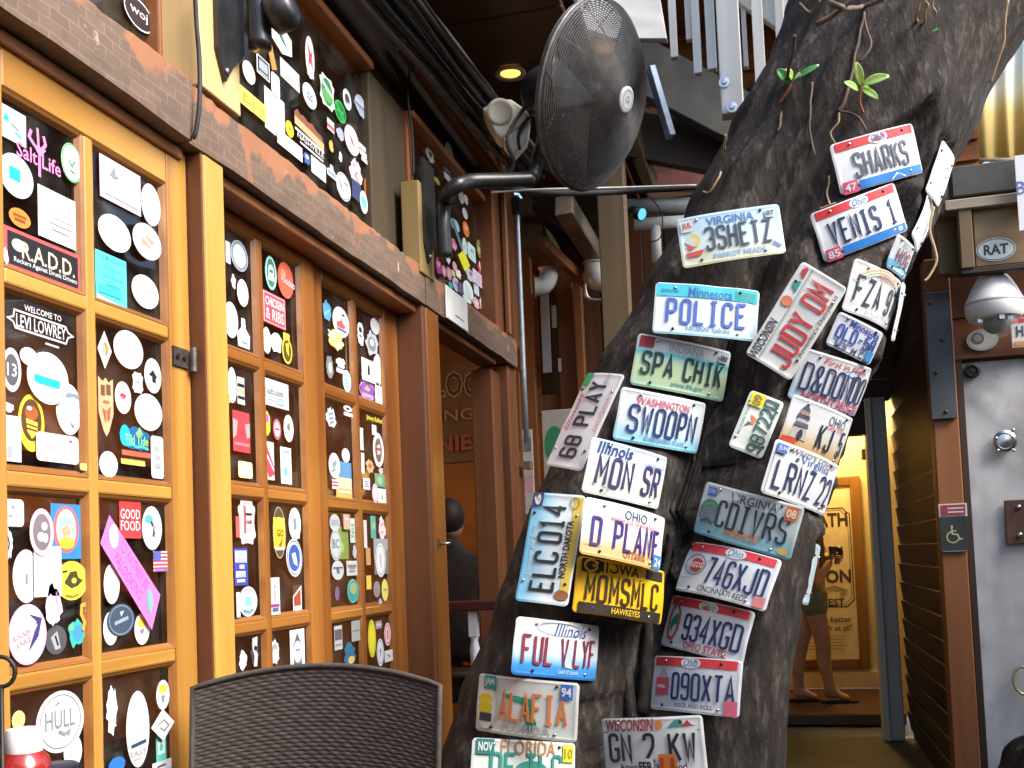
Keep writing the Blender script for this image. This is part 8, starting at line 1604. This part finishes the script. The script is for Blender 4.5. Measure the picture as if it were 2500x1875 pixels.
# ================================================================== foreground
WICK = surf('brown_wicker', (.050, .040, .036), (.074, .060, .054), .8, 0, 60, bump=.2, spec=.4)
WRIM = surf('brown_rim', (.045, .030, .022), (.065, .045, .034), .4, 0, 30, spec=.45)
chair = thing('wicker_chair', 'dark brown woven wicker chair with arched back in the foreground', 'chair', (-.94, 1.75, 0))
xa, xb = onY(465, 1668, 1.95).x, onY(1078, 1668, 1.95).x; xm, hw = (xa + xb) / 2 - .014, (xb - xa) / 2
def ztop(u): return .941 - .039 * u * u
def cpt(u, v, d=0):   # v: 0 at seat, 1 at top
    z_ = .42 + (ztop(u) - .42) * v; sq = 1 - .045 * (1 - v)
    return Vector((xm + u * hw * sq, 1.93 + .05 * v - .045 * (1 - u * u) * -1 - d, z_))
mb = MB(); NR, NC, SEG = 62, 40, 4
for r in range(NR):
    v0 = (r + .03) / NR; v1 = (r + .97) / NR; vs = []
    for i in range(NC * SEG + 1):
        u = -0.985 + 1.97 * i / (NC * SEG); d = .0014 * math.sin(PI * i / SEG + (PI if r % 2 else 0))
        vs += [cpt(u, v0, d - .0012), cpt(u, (v0 + v1) / 2, d + .0010), cpt(u, v1, d - .0012)]
    fs = []
    for i in range(NC * SEG): fs += [(3 * i, 3 * i + 3, 3 * i + 4, 3 * i + 1), (3 * i + 1, 3 * i + 4, 3 * i + 5, 3 * i + 2)]
    mb.add(vs, fs, WICK)
tag(mb.build('woven_back', chair, smooth=True), kind='stuff')
mb = MB(); mb.grid(lambda i, j: cpt(-.985 + 1.97 * i, .99 * j, -.006), 20, 10, WICK); mb.build('back_core', chair, smooth=True)
rimp = [cpt(-1, 0)] + [cpt(-1, j / 8) for j in range(1, 9)] + [cpt(-1 + 2 * i / 24, 1) for i in range(1, 24)] + [cpt(1, 1 - j / 8) for j in range(0, 9)]
mb = MB(); mb.tube(rimp, .006, WICK, 8); mb.build('back_rim', chair, smooth=True)
mb = MB(); mb.box((xa + .03, 1.50, .40), (xb - .03, 1.96, .445), WICK); mb.build('seat', chair, bevel=.015, seg=3)
for x_, y_ in ((xa + .05, 1.52), (xb - .05, 1.52), (xa + .05, 1.94), (xb - .05, 1.94)):
    mb = MB(); mb.tube([(x_, y_, .40), (x_, y_, .004)], [.022, .016], WRIM, 10); mb.build('leg', chair, smooth=True)
# table this side of the chair
tb = thing('dining_table', 'brown dining table below the picture edge carrying the ketchup', 'table', (-.35, .95, 0))
for i in range(5):
    mb = MB(); mb.box((-1.1, .50 + i * .17, .715), (.5, .665 + i * .17, .745), BROWN['x']); mb.build('plank', tb, bevel=.004)
for x_, y_ in ((-1.02, .58), (.42, .58), (-1.02, 1.27), (.42, 1.27)):
    mb = MB(); mb.box((x_ - .03, y_ - .03, .004), (x_ + .03, y_ + .03, .715), DARK['z']); mb.build('leg', tb, bevel=.004)
kp = onD(58, 1776, 1.02); s_ = 1.02 / F * .4069
kt = thing('ketchup_bottle', 'red ketchup bottle with a white cap at the lower left', 'bottle', (kp.x, kp.y, .745))
KET = surf('ketchup_red', (.22, .012, .010), (.30, .02, .015), .12, 0, 4, bump=0, coat=.5)
zc = kp.z
mb = MB(); mb.lathe([(.025, .747), (.028, .75), (.028, zc - .10), (.0275, zc - .055), (.026, zc - .040), (.022, zc - .029), (.0165, zc - .023), (.0150, zc - .021)], (kp.x, kp.y, 0), KET, 32); mb.build('body', kt, smooth=True)
mb = MB(); mb.lathe([(.0170, zc - .024), (.0174, zc - .023), (.0168, zc - .004), (.0155, zc - .001), (.010, zc)], (kp.x, kp.y, 0), WHITE, 36); mb.build('cap', kt, auto=40)
lab = MB(); lab.lathe([(.0284, .80), (.0284, zc - .075)], (kp.x, kp.y, 0), ink((.70, .70, .68)), 24, cap=False); lab.build('label', kt, smooth=True)
k2 = onD(146, 1862, 1.03); st2 = thing('sauce_bottle', 'black-capped sauce bottle just right of the ketchup', 'bottle', (k2.x, k2.y, .745))
mb = MB(); mb.lathe([(.022, .747), (.026, .75), (.026, k2.z - .04), (.016, k2.z - .02)], (k2.x, k2.y, 0), surf('dark_glass', (.03, .012, .01), (.05, .02, .016), .1, 0, 3), 24); mb.build('body', st2, smooth=True)
mb = MB(); mb.lathe([(.0175, k2.z - .022), (.018, k2.z - .002), (.015, k2.z)], (k2.x, k2.y, 0), surf('navy_cap', (.02, .02, .04), (.03, .03, .06), .4), 20); mb.build('cap', st2, auto=40)
cr = onD(3, 1640, 1.0); cd = thing('condiment_caddy', 'black wire condiment caddy with a ring handle at the left edge', 'caddy', (cr.x, cr.y, .745))
IRON = surf('wrought_iron', (.015, .012, .010), (.03, .024, .02), .5, .3, 20)
ax1 = M3.col[0]
mb = MB(); mb.tube([cr + ax1 * (.0135 * math.cos(a)) + Vector((0, 0, .0145 * math.sin(a))) for a in [2 * PI * i / 24 for i in range(24)]], .0022, IRON, 8, True); mb.build('ring_handle', cd, smooth=True)
mb = MB(); mb.tube([cr + Vector((0, 0, -.0145)), (cr.x, cr.y, .749)], .0022, IRON, 8); mb.build('stem', cd, smooth=True)
mb = MB(); mb.tube([(cr.x + .05 * math.cos(a), cr.y + .05 * math.sin(a), .749) for a in [2 * PI * i / 24 for i in range(24)]], .0025, IRON, 6, True); mb.tube([(cr.x - .05, cr.y, .749), (cr.x + .05, cr.y, .749)], .002, IRON, 6); mb.build('base_ring', cd, smooth=True)

# ------------------------------------------------------------------ groups for repeated things
GRP = {'glass_door': 'glazed doors along the bar front', 'transom_window': 'sticker-covered windows above the beam', 'header_beam': 'lengths of the worn header beam', 'door_post': 'golden posts between the doors', 'door_jamb': 'jamb boards of the bar front', 'corner_post': 'posts at the corner of the bar front', 'transom_post': 'posts between the upper windows',
       'wooden_block': 'wooden blocks behind the fan brackets', 'fan_bracket': 'black fan brackets', 'pendant_lamp': 'pendant lamps in the bar room', 'loose_wire': 'loose wires on the bar front', 'feed_cable': 'cables behind the fan', 'paper_notice': 'papers on the far brown wall', 'wall_batten': 'battens on the far brown wall', 'pipe_elbow': 'white pipe elbows', 'leaf_sprig': 'sprouts on the trunk', 'person': 'people in the background'}
for o in list(sc.objects):
    if o.parent is None and 'group' not in o.keys() and 'label' in o.keys():
        g_ = GRP.get(o.name.split('.')[0])
        if g_: o['group'] = g_
